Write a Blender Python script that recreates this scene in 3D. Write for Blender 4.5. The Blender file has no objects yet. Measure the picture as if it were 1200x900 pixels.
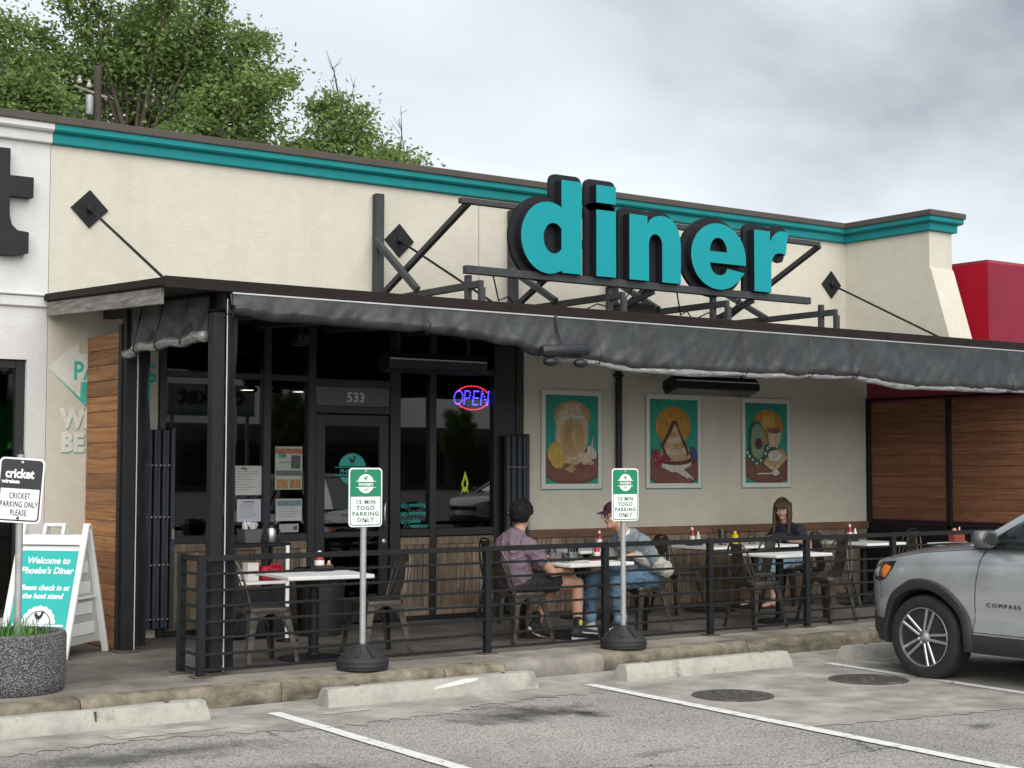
import bpy, bmesh, math, random
from math import sin, cos, pi, radians as R, sqrt, atan2
from mathutils import Vector as V, Matrix as MX
from mathutils import noise as MN
rng = random.Random(7)
S = bpy.context.scene
col = S.collection

# ------------------------------------------------------------------ camera
cam_d = bpy.data.cameras.new("camera")
cam = bpy.data.objects.new("camera", cam_d)
col.objects.link(cam)
cam_d.sensor_width = 36.0
cam_d.lens = 1800.0 / 1200.0 * 36.0
cam_d.clip_start = 0.1
cam_d.clip_end = 3000
_yaw, _pit, _rol = 0.618951, 0.0555276, 0.0015695
_fw = V((sin(_yaw) * cos(_pit), cos(_yaw) * cos(_pit), sin(_pit)))
_r0 = V((cos(_yaw), -sin(_yaw), 0))
_u0 = _r0.cross(_fw)
_r = _r0 * cos(_rol) + _u0 * sin(_rol)
_u = _u0 * cos(_rol) - _r0 * sin(_rol)
cam.matrix_world = MX(((_r.x, _u.x, -_fw.x, 0), (_r.y, _u.y, -_fw.y, 0), (_r.z, _u.z, -_fw.z, 1.70), (0, 0, 0, 1)))
S.camera = cam

# ------------------------------------------------------------------ view
S.view_settings.view_transform = 'Standard'
S.view_settings.look = 'None'
S.view_settings.exposure = 1.6
S.view_settings.gamma = 1.0
S.render.engine = 'CYCLES'
S.cycles.use_denoising = True
S.cycles.max_bounces = 8
S.cycles.diffuse_bounces = 4
S.cycles.transparent_max_bounces = 12

# ------------------------------------------------------------------ sky: Nishita behind an overcast cloud layer
SUN_EL, SUN_AZ = 40.0, 200.0          # azimuth clockwise from +y
W = bpy.data.worlds.new("World")
S.world = W
W.use_nodes = True
nt = W.node_tree
nt.nodes.clear()
N = nt.nodes.new
LK = nt.links.new
wo = N('ShaderNodeOutputWorld')
bg = N('ShaderNodeBackground')
bg.inputs['Strength'].default_value = 0.1
sky = N('ShaderNodeTexSky')
sky.sky_type = 'NISHITA'
sky.sun_disc = False
sky.sun_elevation = R(SUN_EL)
sky.sun_rotation = R(SUN_AZ)
tc = N('ShaderNodeTexCoord')
sep = N('ShaderNodeSeparateXYZ')
LK(tc.outputs['Generated'], sep.inputs[0])
# project the view direction on a flat cloud deck (x/z, y/z) so clouds flatten towards the horizon
zz = N('ShaderNodeMath'); zz.operation = 'ADD'; zz.inputs[1].default_value = 0.42
ab = N('ShaderNodeMath'); ab.operation = 'ABSOLUTE'
LK(sep.outputs['Z'], ab.inputs[0]); LK(ab.outputs[0], zz.inputs[0])
dx = N('ShaderNodeMath'); dx.operation = 'DIVIDE'
dy = N('ShaderNodeMath'); dy.operation = 'DIVIDE'
LK(sep.outputs['X'], dx.inputs[0]); LK(zz.outputs[0], dx.inputs[1])
LK(sep.outputs['Y'], dy.inputs[0]); LK(zz.outputs[0], dy.inputs[1])
cmb = N('ShaderNodeCombineXYZ')
LK(dx.outputs[0], cmb.inputs[0]); LK(dy.outputs[0], cmb.inputs[1])
mp = N('ShaderNodeMapping')
mp.inputs['Location'].default_value = (5.63, 0.53, 7.7)
mp.inputs['Rotation'].default_value = (0, 0, R(35))
mp.inputs['Scale'].default_value = (0.8, 1.0, 1.0)
LK(cmb.outputs[0], mp.inputs[0])
n1 = N('ShaderNodeTexNoise'); n1.inputs['Scale'].default_value = 1.5; n1.inputs['Detail'].default_value = 5; n1.inputs['Roughness'].default_value = 0.5
n1.inputs['Distortion'].default_value = 0.25
n2 = N('ShaderNodeTexNoise'); n2.inputs['Scale'].default_value = 5.5; n2.inputs['Detail'].default_value = 6; n2.inputs['Roughness'].default_value = 0.55
LK(mp.outputs[0], n1.inputs['Vector']); LK(mp.outputs[0], n2.inputs['Vector'])
mixn = N('ShaderNodeMath'); mixn.operation = 'MULTIPLY_ADD'; mixn.inputs[1].default_value = 0.15
LK(n2.outputs['Fac'], mixn.inputs[0]); LK(n1.outputs['Fac'], mixn.inputs[2])
ramp = N('ShaderNodeValToRGB')
el = ramp.color_ramp.elements
el[0].position = 0.435; el[0].color = (1.2, 1.28, 1.36, 1)
el[1].position = 0.70; el[1].color = (3.0, 3.15, 3.28, 1)
e = el.new(0.515); e.color = (2.0, 2.12, 2.21, 1)
e = el.new(0.585); e.color = (2.5, 2.66, 2.8, 1)
LK(mixn.outputs[0], ramp.inputs[0])
mix = N('ShaderNodeMixRGB')
mix.inputs[0].default_value = 0.93
LK(sky.outputs[0], mix.inputs[1]); LK(ramp.outputs[0], mix.inputs[2])
LK(mix.outputs[0], bg.inputs['Color']); LK(bg.outputs[0], wo.inputs[0])

sun_d = bpy.data.lights.new("sun", 'SUN')
sun_d.energy = 1.5
sun_d.angle = R(90)
sun_d.color = (1.0, 0.96, 0.9)
sun = bpy.data.objects.new("sun", sun_d)
col.objects.link(sun)
_sd = V((sin(R(SUN_AZ)) * cos(R(SUN_EL)), cos(R(SUN_AZ)) * cos(R(SUN_EL)), sin(R(SUN_EL))))
sun.rotation_euler = (-_sd).to_track_quat('-Z', 'Y').to_euler()
sun.location = _sd * 50

# ------------------------------------------------------------------ materials
MATS = {}
def mat(name, c=(.5, .5, .5), rough=.6, metal=0.0, var=.12, scale=5.0, bump=0.0, bscale=60.0, c2=None, rnd=0.0,
        stretch=(1, 1, 1), spec=.5, coat=0.0, emit=0.0, detail=6.0, dirt=None, dscale=1.3, dlo=.52, dhi=.72, dstretch=None, rvar=0.0, blotch=None):
    if name in MATS:
        return MATS[name]
    m = bpy.data.materials.new(name)
    MATS[name] = m
    m.use_nodes = True
    t = m.node_tree
    b = t.nodes['Principled BSDF']
    n = t.nodes.new
    l = t.links.new
    b.inputs['Roughness'].default_value = rough
    b.inputs['Metallic'].default_value = metal
    b.inputs['Specular IOR Level'].default_value = spec
    b.inputs['Coat Weight'].default_value = coat
    co = n('ShaderNodeTexCoord')
    oi = n('ShaderNodeObjectInfo')
    ad = n('ShaderNodeVectorMath'); ad.operation = 'MULTIPLY_ADD'
    ad.inputs[1].default_value = (37, 23, 51)
    l(oi.outputs['Random'], ad.inputs[0]); l(co.outputs['Object'], ad.inputs[2])
    ma = n('ShaderNodeMapping'); ma.inputs['Scale'].default_value = stretch
    l(ad.outputs[0], ma.inputs[0])
    nz = n('ShaderNodeTexNoise'); nz.inputs['Scale'].default_value = scale; nz.inputs['Detail'].default_value = detail
    nz.inputs['Roughness'].default_value = .6
    l(ma.outputs[0], nz.inputs['Vector'])
    lo = tuple(max(0, x * (1 - var)) for x in c); hi = tuple(min(1, x * (1 + var)) for x in (c2 or c))
    rp = n('ShaderNodeValToRGB')
    rp.color_ramp.elements[0].position = .3; rp.color_ramp.elements[0].color = (*lo, 1)
    rp.color_ramp.elements[1].position = .7; rp.color_ramp.elements[1].color = (*hi, 1)
    l(nz.outputs['Fac'], rp.inputs[0])
    out = rp.outputs[0]
    if dirt:
        dn = n('ShaderNodeTexNoise'); dn.inputs['Scale'].default_value = dscale; dn.inputs['Detail'].default_value = 8
        dn.inputs['Roughness'].default_value = .65
        if dstretch:
            dm = n('ShaderNodeMapping'); dm.inputs['Scale'].default_value = dstretch
            l(ad.outputs[0], dm.inputs[0]); l(dm.outputs[0], dn.inputs['Vector'])
        else:
            l(ad.outputs[0], dn.inputs['Vector'])
        dr = n('ShaderNodeValToRGB')
        dr.color_ramp.elements[0].position = dlo; dr.color_ramp.elements[0].color = (0, 0, 0, 1)
        dr.color_ramp.elements[1].position = dhi; dr.color_ramp.elements[1].color = (1, 1, 1, 1)
        l(dn.outputs['Fac'], dr.inputs[0])
        mx = n('ShaderNodeMixRGB'); mx.inputs[2].default_value = (*dirt, 1)
        l(dr.outputs[0], mx.inputs[0]); l(out, mx.inputs[1])
        out = mx.outputs[0]
    if rnd:
        hv = n('ShaderNodeHueSaturation')
        mm = n('ShaderNodeMath'); mm.operation = 'MULTIPLY_ADD'; mm.inputs[1].default_value = 2 * rnd; mm.inputs[2].default_value = 1 - rnd
        l(oi.outputs['Random'], mm.inputs[0]); l(mm.outputs[0], hv.inputs['Value']); l(out, hv.inputs['Color'])
        out = hv.outputs[0]
    l(out, b.inputs['Base Color'])
    if rvar:
        rr = n('ShaderNodeMapRange'); rr.inputs[3].default_value = rough - rvar; rr.inputs[4].default_value = rough + rvar
        l(nz.outputs['Fac'], rr.inputs[0]); l(rr.outputs[0], b.inputs['Roughness'])
    if emit:
        b.inputs['Emission Color'].default_value = (*c, 1)
        b.inputs['Emission Strength'].default_value = emit
    if bump:
        bn = n('ShaderNodeTexNoise'); bn.inputs['Scale'].default_value = bscale; bn.inputs['Detail'].default_value = 5
        l(ma.outputs[0], bn.inputs['Vector'])
        bp = n('ShaderNodeBump'); bp.inputs['Strength'].default_value = bump; bp.inputs['Distance'].default_value = .02
        l(bn.outputs['Fac'], bp.inputs['Height']); l(bp.outputs[0], b.inputs['Normal'])
    return m

def glass_mat(name, tint=(.10, .11, .115), rough=.015, ior=1.5):
    if name in MATS:
        return MATS[name]
    m = bpy.data.materials.new(name); MATS[name] = m
    m.use_nodes = True
    t = m.node_tree; t.nodes.clear()
    n = t.nodes.new; l = t.links.new
    o = n('ShaderNodeOutputMaterial'); mx = n('ShaderNodeMixShader')
    fr = n('ShaderNodeFresnel'); fr.inputs['IOR'].default_value = ior
    gl = n('ShaderNodeBsdfGlossy'); gl.inputs['Roughness'].default_value = rough
    tr = n('ShaderNodeBsdfTransparent'); tr.inputs['Color'].default_value = (*tint, 1)
    l(fr.outputs[0], mx.inputs[0]); l(tr.outputs[0], mx.inputs[1]); l(gl.outputs[0], mx.inputs[2]); l(mx.outputs[0], o.inputs[0])
    return m

# ------------------------------------------------------------------ mesh builder
class MB:
    def __init__(s):
        s.v = []; s.f = []; s.m = []; s.k = 0
    def add(s, vs, fs, k=None):
        o = len(s.v)
        s.v += [tuple(p) for p in vs]
        for f in fs:
            s.f.append([i + o for i in f]); s.m.append(s.k if k is None else k)
        return s
    def box(s, x0, x1, y0, y1, z0, z1, bev=0.0, mx=None, k=None):
        cx, cy, cz = (x0 + x1) / 2, (y0 + y1) / 2, (z0 + z1) / 2
        hx, hy, hz = abs(x1 - x0) / 2, abs(y1 - y0) / 2, abs(z1 - z0) / 2
        vs, fs = [], []
        if bev <= 0:
            for a in (-1, 1):
                for b in (-1, 1):
                    for c in (-1, 1):
                        vs.append(V((a * hx, b * hy, c * hz)))
            fs = [(0, 1, 3, 2), (4, 6, 7, 5), (0, 4, 5, 1), (2, 3, 7, 6), (0, 2, 6, 4), (1, 5, 7, 3)]
        else:
            b_ = min(bev, hx * .9, hy * .9, hz * .9)
            ix = {}
            for a in (-1, 1):
                for b in (-1, 1):
                    for c in (-1, 1):
                        for q in range(3):
                            ix[a, b, c, q] = len(vs)
                            vs.append(V((a * (hx - (q != 0) * b_), b * (hy - (q != 1) * b_), c * (hz - (q != 2) * b_))))
            for q in range(3):
                for g in (-1, 1):
                    l = [(-1, -1), (1, -1), (1, 1), (-1, 1)]
                    f = []
                    for u, w in l:
                        t = [u, w]; t.insert(q, g); f.append(ix[t[0], t[1], t[2], q])
                    fs.append(f)
            for q in range(3):
                o1, o2 = [i for i in range(3) if i != q]
                for g in (-1, 1):
                    for h in (-1, 1):
                        def key(e):
                            t = [0, 0, 0]; t[q] = e; t[o1] = g; t[o2] = h; return tuple(t)
                        fs.append((ix[(*key(-1), o1)], ix[(*key(1), o1)], ix[(*key(1), o2)], ix[(*key(-1), o2)]))
            for a in (-1, 1):
                for b in (-1, 1):
                    for c in (-1, 1):
                        fs.append((ix[a, b, c, 0], ix[a, b, c, 1], ix[a, b, c, 2]))
        out = []
        for f in fs:
            p = [vs[i] for i in f]
            nn = (p[1] - p[0]).cross(p[2] - p[0])
            ce = sum(p, V((0, 0, 0)))
            out.append(list(f) if nn.dot(ce) >= 0 else list(reversed(f)))
        c = V((cx, cy, cz))
        vs = [(mx @ p + c) if mx is not None else p + c for p in vs]
        return s.add(vs, out, k)
    def bar(s, p, q, w, h, up=(0, 0, 1), bev=0.0, k=None):
        p, q = V(p), V(q); d = q - p; L = d.length; d.normalize()
        u = V(up); x = d.cross(u)
        if x.length < 1e-4:
            x = d.cross(V((0, 1, 0)))
        x.normalize(); u = x.cross(d)
        m = MX((x, d, u)).transposed()
        c = (p + q) / 2
        o = MB().box(-w / 2, w / 2, -L / 2, L / 2, -h / 2, h / 2, bev)
        return s.add([m @ V(a) + c for a in o.v], o.f, k)
    def tube(s, pts, r, n=8, cap=True, k=None, ry=None, closed=False):
        pts = [V(p) for p in pts]
        rs = r if isinstance(r, (list, tuple)) else [r] * len(pts)
        vs, fs = [], []
        prev = None
        M_ = len(pts)
        for i, p in enumerate(pts):
            if closed:
                d = pts[(i + 1) % M_] - pts[i - 1]
            else:
                d = pts[min(i + 1, M_ - 1)] - pts[max(i - 1, 0)]
            d.normalize()
            if prev is None:
                a = V((0, 0, 1)) if abs(d.z) < .9 else V((1, 0, 0))
                x = d.cross(a).normalized()
            else:
                x = (prev - d * prev.dot(d)).normalized()
            prev = x
            y = d.cross(x)
            for j in range(n):
                t = 2 * pi * j / n
                vs.append(p + (x * cos(t) + y * sin(t) * (ry or 1)) * rs[i])
        for i in range(M_ if closed else M_ - 1):
            i2 = (i + 1) % M_
            for j in range(n):
                j2 = (j + 1) % n
                fs.append((i * n + j, i * n + j2, i2 * n + j2, i2 * n + j))
        if cap and not closed:
            fs.append(tuple(reversed(range(n))))
            fs.append(tuple(range((M_ - 1) * n, M_ * n)))
        return s.add(vs, fs, k)
    def lathe(s, prof, c=(0, 0, 0), n=20, k=None, sx=1.0, sy=1.0, mx=None):
        c = V(c); vs, fs = [], []
        for r, z in prof:
            for j in range(n):
                t = 2 * pi * j / n
                p = V((r * cos(t) * sx, r * sin(t) * sy, z))
                vs.append((mx @ p if mx is not None else p) + c)
        for i in range(len(prof) - 1):
            for j in range(n):
                j2 = (j + 1) % n
                fs.append((i * n + j, i * n + j2, (i + 1) * n + j2, (i + 1) * n + j))
        if prof[0][0] > 1e-5:
            fs.append(tuple(reversed(range(n))))
        if prof[-1][0] > 1e-5:
            fs.append(tuple(range((len(prof) - 1) * n, len(prof) * n)))
        return s.add(vs, fs, k)
    def ell(s, c, r, mx=None, n=12, m=8, k=None):
        pr = []
        c = V(c); vs, fs = [], []
        for i in range(m + 1):
            a = -pi / 2 + pi * i / m
            for j in range(n):
                t = 2 * pi * j / n
                p = V((r[0] * cos(a) * cos(t), r[1] * cos(a) * sin(t), r[2] * sin(a)))
                vs.append((mx @ p if mx is not None else p) + c)
        for i in range(m):
            for j in range(n):
                j2 = (j + 1) % n
                fs.append((i * n + j, i * n + j2, (i + 1) * n + j2, (i + 1) * n + j))
        return s.add(vs, fs, k)
    def prism(s, poly, o, xd, yd, depth, k=None, ks=None):
        """closed 2-D outline extruded by depth along xd x yd"""
        o, xd, yd = V(o), V(xd), V(yd); nn = xd.cross(yd).normalized()
        n = len(poly)
        a = sum(poly[i][0] * poly[(i + 1) % n][1] - poly[(i + 1) % n][0] * poly[i][1] for i in range(n))
        if a < 0:
            poly = list(reversed(poly))
        vs = [o + xd * p[0] + yd * p[1] for p in poly] + [o + xd * p[0] + yd * p[1] + nn * depth for p in poly]
        s.add(vs, [tuple(range(n, 2 * n)) if depth >= 0 else tuple(range(n))[::1]], k)
        q = len(s.v) - 2 * n
        fs = [tuple(reversed(range(n)))] + [(i, (i + 1) % n, n + (i + 1) % n, n + i) for i in range(n)]
        for f in fs:
            s.f.append([i + q for i in f]); s.m.append(ks if ks is not None else (s.k if k is None else k))
        return s
    def quad(s, a, b, c, d, k=None):
        return s.add([a, b, c, d], [(0, 1, 2, 3)], k)
    def put(s, mesh, mx, k=None):
        return s.add([mx @ v.co for v in mesh.vertices], [tuple(p.vertices) for p in mesh.polygons], k)
    def join(s, o, mx=None, k=None):
        n = len(s.v)
        s.v += [tuple(mx @ V(p)) if mx is not None else p for p in o.v]
        for f, m in zip(o.f, o.m):
            s.f.append([i + n for i in f]); s.m.append(m if k is None else k)
        return s
    def mesh(s, name, mats, smooth=None):
        me = bpy.data.meshes.new(name)
        me.from_pydata(s.v, [], s.f)
        for m in (mats if isinstance(mats, (list, tuple)) else [mats]):
            me.materials.append(m)
        me.polygons.foreach_set('material_index', s.m)
        me.validate()
        if smooth is not None:
            me.polygons.foreach_set('use_smooth', [True] * len(me.polygons))
            if smooth < 180:
                me.set_sharp_from_angle(angle=R(smooth))
        me.update()
        return me
    def build(s, name, mats, parent=None, smooth=None, loc=None, world=False, rot=None):
        """parent: the thing (or part) it belongs to; world=True: vertices are in world metres"""
        if world and parent is not None:
            off = root_loc(parent)
            s.v = [(p[0] - off[0], p[1] - off[1], p[2] - off[2]) for p in s.v]
        return link(name, s.mesh(name, mats, smooth), parent, loc, rot)

def root_loc(o):
    p = V((0, 0, 0))
    while o is not None:
        p = p + o.location; o = o.parent
    return p
def link(name, me, parent=None, loc=None, rot=None):
    o = bpy.data.objects.new(name, me)
    col.objects.link(o)
    if parent is not None:
        o.parent = parent
    if loc is not None:
        o.location = loc
    if rot is not None:
        o.rotation_euler = rot
    return o
def thing(name, label, cat, loc=(0, 0, 0), rz=0.0, group=None):
    o = bpy.data.objects.new(name, None)
    o.empty_display_size = .1
    col.objects.link(o)
    o.location = loc; o.rotation_euler = (0, 0, rz)
    return tag(o, label, cat, group)
def tag(o, label=None, cat=None, group=None, kind=None):
    if label: o['label'] = label
    if cat: o['category'] = cat
    if group: o['group'] = group
    if kind: o['kind'] = kind
    return o
def children_of(o):
    return [c for c in bpy.data.objects if c.parent == o]
def dup(o, parent=None, label=None, loc=None, rz=None, kids=None):
    if kids is None:
        kids = {}
        for c in bpy.data.objects:
            if c.parent: kids.setdefault(c.parent, []).append(c)
    c = o.copy(); col.objects.link(c)
    if parent is not None: c.parent = parent
    if label: c['label'] = label
    if loc is not None: c.location = loc
    if rz is not None: c.rotation_euler = (0, 0, rz)
    for k in kids.get(o, []):
        dup(k, c, kids=kids)
    return c
def ellipse(cx, cy, rx, ry, n=32, a0=0, a1=360):
    full = abs(a1 - a0) >= 360
    return [(cx + rx * cos(R(a0 + (a1 - a0) * i / (n if full else n - 1))), cy + ry * sin(R(a0 + (a1 - a0) * i / (n if full else n - 1)))) for i in range(n)]
def rrect(x0, x1, y0, y1, r, n=5):
    o = []
    for cx, cy, a in ((x1 - r, y1 - r, 0), (x0 + r, y1 - r, 90), (x0 + r, y0 + r, 180), (x1 - r, y0 + r, 270)):
        o += [(cx + r * cos(R(a + 90 * i / n)), cy + r * sin(R(a + 90 * i / n))) for i in range(n + 1)]
    return o
def shape(splines, extrude=0.0, offset=0.0):
    """filled 2-D curve (outlines and holes) as a temporary mesh in its xy plane"""
    cu = bpy.data.curves.new('tmp', 'CURVE')
    cu.dimensions = '2D'; cu.fill_mode = 'BOTH'
    cu.extrude = extrude; cu.offset = offset
    for sp in splines:
        a = cu.splines.new('POLY'); a.points.add(len(sp) - 1)
        for i, p in enumerate(sp):
            a.points[i].co = (p[0], p[1], 0, 1)
        a.use_cyclic_u = True
    o = bpy.data.objects.new('tmp', cu)
    me = bpy.data.meshes.new_from_object(o)
    bpy.data.objects.remove(o); bpy.data.curves.remove(cu)
    return me
def text(s, size, offset=0.0, extrude=0.0, shear=0.0, space=1.0, align='CENTER', sx=1.0):
    cu = bpy.data.curves.new('tmp', 'FONT')
    cu.body = s; cu.size = size; cu.offset = offset; cu.extrude = extrude; cu.shear = shear
    cu.space_character = space; cu.align_x = align; cu.resolution_u = 3
    o = bpy.data.objects.new('tmp', cu)
    me = bpy.data.meshes.new_from_object(o)
    bpy.data.objects.remove(o); bpy.data.curves.remove(cu)
    if sx != 1.0:
        for v in me.vertices: v.co.x *= sx
    return me
def frame(o, xd, yd):
    """matrix that puts a curve's xy plane at o with axes xd (right) and yd (up)"""
    xd, yd = V(xd).normalized(), V(yd).normalized(); n = xd.cross(yd)
    return MX(((xd.x, yd.x, n.x, o[0]), (xd.y, yd.y, n.y, o[1]), (xd.z, yd.z, n.z, o[2]), (0, 0, 0, 1)))
FX, FZ = (1, 0, 0), (0, 0, 1)          # axes of anything that faces the street (-y)
# ================================================================== SETTING
# ------------------------------------------------------------------ asphalt car park
def asphalt():
    m = bpy.data.materials.new('asphalt'); m.use_nodes = True
    t = m.node_tree; b = t.nodes['Principled BSDF']; n = t.nodes.new; l = t.links.new
    b.inputs['Roughness'].default_value = .9; b.inputs['Specular IOR Level'].default_value = .3
    co = n('ShaderNodeTexCoord')
    def noise(sc, de=6, ro=.6):
        a = n('ShaderNodeTexNoise'); a.inputs['Scale'].default_value = sc; a.inputs['Detail'].default_value = de; a.inputs['Roughness'].default_value = ro
        l(co.outputs['Object'], a.inputs['Vector']); return a
    def ramp(src, *st):
        r = n('ShaderNodeValToRGB'); e = r.color_ramp.elements
        e[0].position, e[0].color = st[0][0], (*st[0][1], 1); e[1].position, e[1].color = st[-1][0], (*st[-1][1], 1)
        for p, c in st[1:-1]:
            k = e.new(p); k.color = (*c, 1)
        l(src, r.inputs[0]); return r.outputs[0]
    def mixc(f, a, c, mode='MIX'):
        x = n('ShaderNodeMixRGB'); x.blend_type = mode
        if isinstance(f, float): x.inputs[0].default_value = f
        else: l(f, x.inputs[0])
        for i, s_ in ((1, a), (2, c)):
            if isinstance(s_, tuple): x.inputs[i].default_value = (*s_, 1)
            else: l(s_, x.inputs[i])
        return x.outputs[0]
    base = ramp(noise(.55, 8).outputs['Fac'], (.3, (.20, .19, .175)), (.5, (.275, .265, .245)), (.72, (.36, .345, .32)))
    vo = n('ShaderNodeTexVoronoi'); vo.inputs['Scale'].default_value = 75; l(co.outputs['Object'], vo.inputs['Vector'])
    agg = ramp(vo.outputs['Distance'], (.15, (1.55, 1.53, 1.48)), (.45, (1.0, 1.0, 1.0)), (.8, (.55, .55, .56)))
    c = mixc(1.0, base, agg, 'MULTIPLY')
    c = mixc(.6, c, mixc(1.0, c, ramp(noise(190, 3).outputs['Fac'], (.35, (.45, .45, .45)), (.65, (1.6, 1.6, 1.6))), 'MULTIPLY'))
    st = ramp(noise(1.1, 10, .7).outputs['Fac'], (.58, (0, 0, 0)), (.72, (.6, .6, .6)))
    c = mixc(st, c, (.09, .087, .083))
    # oil drips where cars have stood, in the middle of the bays
    sp = n('ShaderNodeSeparateXYZ'); l(co.outputs['Object'], sp.inputs[0])
    wob = noise(3.2, 7, .7)
    for ox, oy, rx, ry, k in ((6.35, 8.75, .75, .42, .85), (6.75, 8.55, .16, .2, 1.0), (3.55, 8.75, 1.3, .33, .7), (8.55, 6.6, .22, .12, .9), (3.9, 7.9, .8, .3, .5), (6.2, 7.1, .3, .1, .6)):
        a = n('ShaderNodeMath'); a.operation = 'SUBTRACT'; a.inputs[1].default_value = ox; l(sp.outputs[0], a.inputs[0])
        a2 = n('ShaderNodeMath'); a2.operation = 'DIVIDE'; a2.inputs[1].default_value = rx; l(a.outputs[0], a2.inputs[0])
        b1 = n('ShaderNodeMath'); b1.operation = 'SUBTRACT'; b1.inputs[1].default_value = oy; l(sp.outputs[1], b1.inputs[0])
        b2 = n('ShaderNodeMath'); b2.operation = 'DIVIDE'; b2.inputs[1].default_value = ry; l(b1.outputs[0], b2.inputs[0])
        cv = n('ShaderNodeCombineXYZ'); l(a2.outputs[0], cv.inputs[0]); l(b2.outputs[0], cv.inputs[1])
        ln = n('ShaderNodeVectorMath'); ln.operation = 'LENGTH'; l(cv.outputs[0], ln.inputs[0])
        dd = n('ShaderNodeMath'); dd.operation = 'MULTIPLY_ADD'; dd.inputs[1].default_value = 2.6; l(wob.outputs['Fac'], dd.inputs[0]); l(ln.outputs['Value'], dd.inputs[2])
        f = ramp(dd.outputs[0], (.0, (k, k, k)), (.95, (0, 0, 0)))
        rm = n('ShaderNodeMapRange'); rm.inputs[1].default_value = 1.45; rm.inputs[2].default_value = 2.25; rm.inputs[3].default_value = k; rm.inputs[4].default_value = 0
        l(dd.outputs[0], rm.inputs[0])
        c = mixc(rm.outputs[0], c, (.03, .029, .03))
    wv = n('ShaderNodeVectorMath'); wv.operation = 'MULTIPLY_ADD'; wv.inputs[1].default_value = (.5, .5, 0)
    l(noise(2.5, 4).outputs['Color'], wv.inputs[0]); l(co.outputs['Object'], wv.inputs[2])
    vc = n('ShaderNodeTexVoronoi'); vc.feature = 'DISTANCE_TO_EDGE'; vc.inputs['Scale'].default_value = .42; l(wv.outputs[0], vc.inputs['Vector'])
    ck = ramp(vc.outputs['Distance'], (.0, (1, 1, 1)), (.006, (0, 0, 0)))
    ck = mixc(1.0, ck, ramp(noise(.8, 3).outputs['Fac'], (.48, (0, 0, 0)), (.6, (.8, .8, .8))), 'MULTIPLY')
    c = mixc(ck, c, (.04, .039, .037))
    l(c, b.inputs['Base Color'])
    bp = n('ShaderNodeBump'); bp.inputs['Strength'].default_value = .55; bp.inputs['Distance'].default_value = .01
    l(vo.outputs['Distance'], bp.inputs['Height']); l(bp.outputs[0], b.inputs['Normal'])
    return m
M_ASPH = asphalt()
mb = MB()
mb.quad((-900, -900, 0), (900, -900, 0), (900, 900, 0), (-900, 900, 0))
tag(mb.build('parking_lot', M_ASPH), kind='structure')

def concrete(name, lo, hi, dark, scale=1.2, bump=.25):
    return mat(name, lo, .88, var=.12, c2=hi, scale=scale, bump=bump, bscale=90, dirt=dark, dscale=1.7, dlo=.5, dhi=.74, spec=.3, rnd=.07)
M_APRON = concrete('apron_concrete', (.20, .192, .172), (.33, .315, .285), (.15, .143, .13), 3.0)
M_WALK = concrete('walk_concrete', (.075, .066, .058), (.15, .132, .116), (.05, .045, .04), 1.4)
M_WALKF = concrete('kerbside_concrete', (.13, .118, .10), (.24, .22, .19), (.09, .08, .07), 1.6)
M_WALKN = concrete('new_concrete', (.16, .148, .13), (.27, .25, .22), (.11, .10, .088), 3.0)

def ragged(x0, x1, y0, y1, z, step=.05, amp=.07, seed=1):
    """thin concrete sheet whose street edge is broken and uneven"""
    r = random.Random(seed); m = MB(); n = int((x1 - x0) / step)
    pts = [(x0 + (x1 - x0) * i / n, y0(x0 + (x1 - x0) * i / n) + r.uniform(-amp, amp)) for i in range(n + 1)]
    for i in range(n):
        a, b = pts[i], pts[i + 1]
        m.quad((a[0], a[1], z), (b[0], b[1], z), (b[0], y1, z), (a[0], y1, z))
    return m
tag(ragged(-4, 7.55, lambda x: 9.22 + .1 * sin(x * 2.1) + .12 * sin(x * .7 + 1), 10.17, .004, seed=3).build('concrete_apron', M_APRON), kind='structure')
tag(ragged(7.556, 10.6, lambda x: 7.2 - (x - 7.55) * .16, 10.17, .004, amp=.035, seed=5).build('concrete_apron', M_APRON), kind='structure')
tag(ragged(10.606, 30, lambda x: 9.3 + .1 * sin(x * 2), 10.17, .004, seed=6).build('concrete_apron', M_APRON), kind='structure')

# ------------------------------------------------------------------ painted bay lines (worn white)
M_PAINT = mat('line_paint', (.62, .62, .60), .8, var=.12, scale=30, dirt=(.25, .245, .235), dscale=14, dlo=.56, dhi=.66)
def line(xa, ya, xb, yb, w, name='bay_line', z=.008):
    d = V((xb - xa, yb - ya, 0)); L = d.length; d.normalize(); p = V((d.y, -d.x, 0)) * w / 2
    m = MB(); n = max(2, int(L / .25)); r = random.Random(int(xa * 97))
    prev = None
    for i in range(n + 1):
        c = V((xa, ya, z)) + d * L * i / n
        a, b = c - p * r.uniform(.93, 1.07), c + p * r.uniform(.93, 1.07)
        if prev: m.quad(prev[0], prev[1], b, a)
        prev = (a, b)
    return tag(m.build(name, M_PAINT), kind='structure')
line(4.92, 9.76, 4.86, 5.2, .10)
line(7.60, 9.62, 7.43, 5.2, .11)
line(10.15, 9.46, 9.9, 5.0, .10)
line(12.8, 9.4, 12.6, 5.0, .10)
line(2.2, 9.8, 2.2, 5.2, .10)
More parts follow.
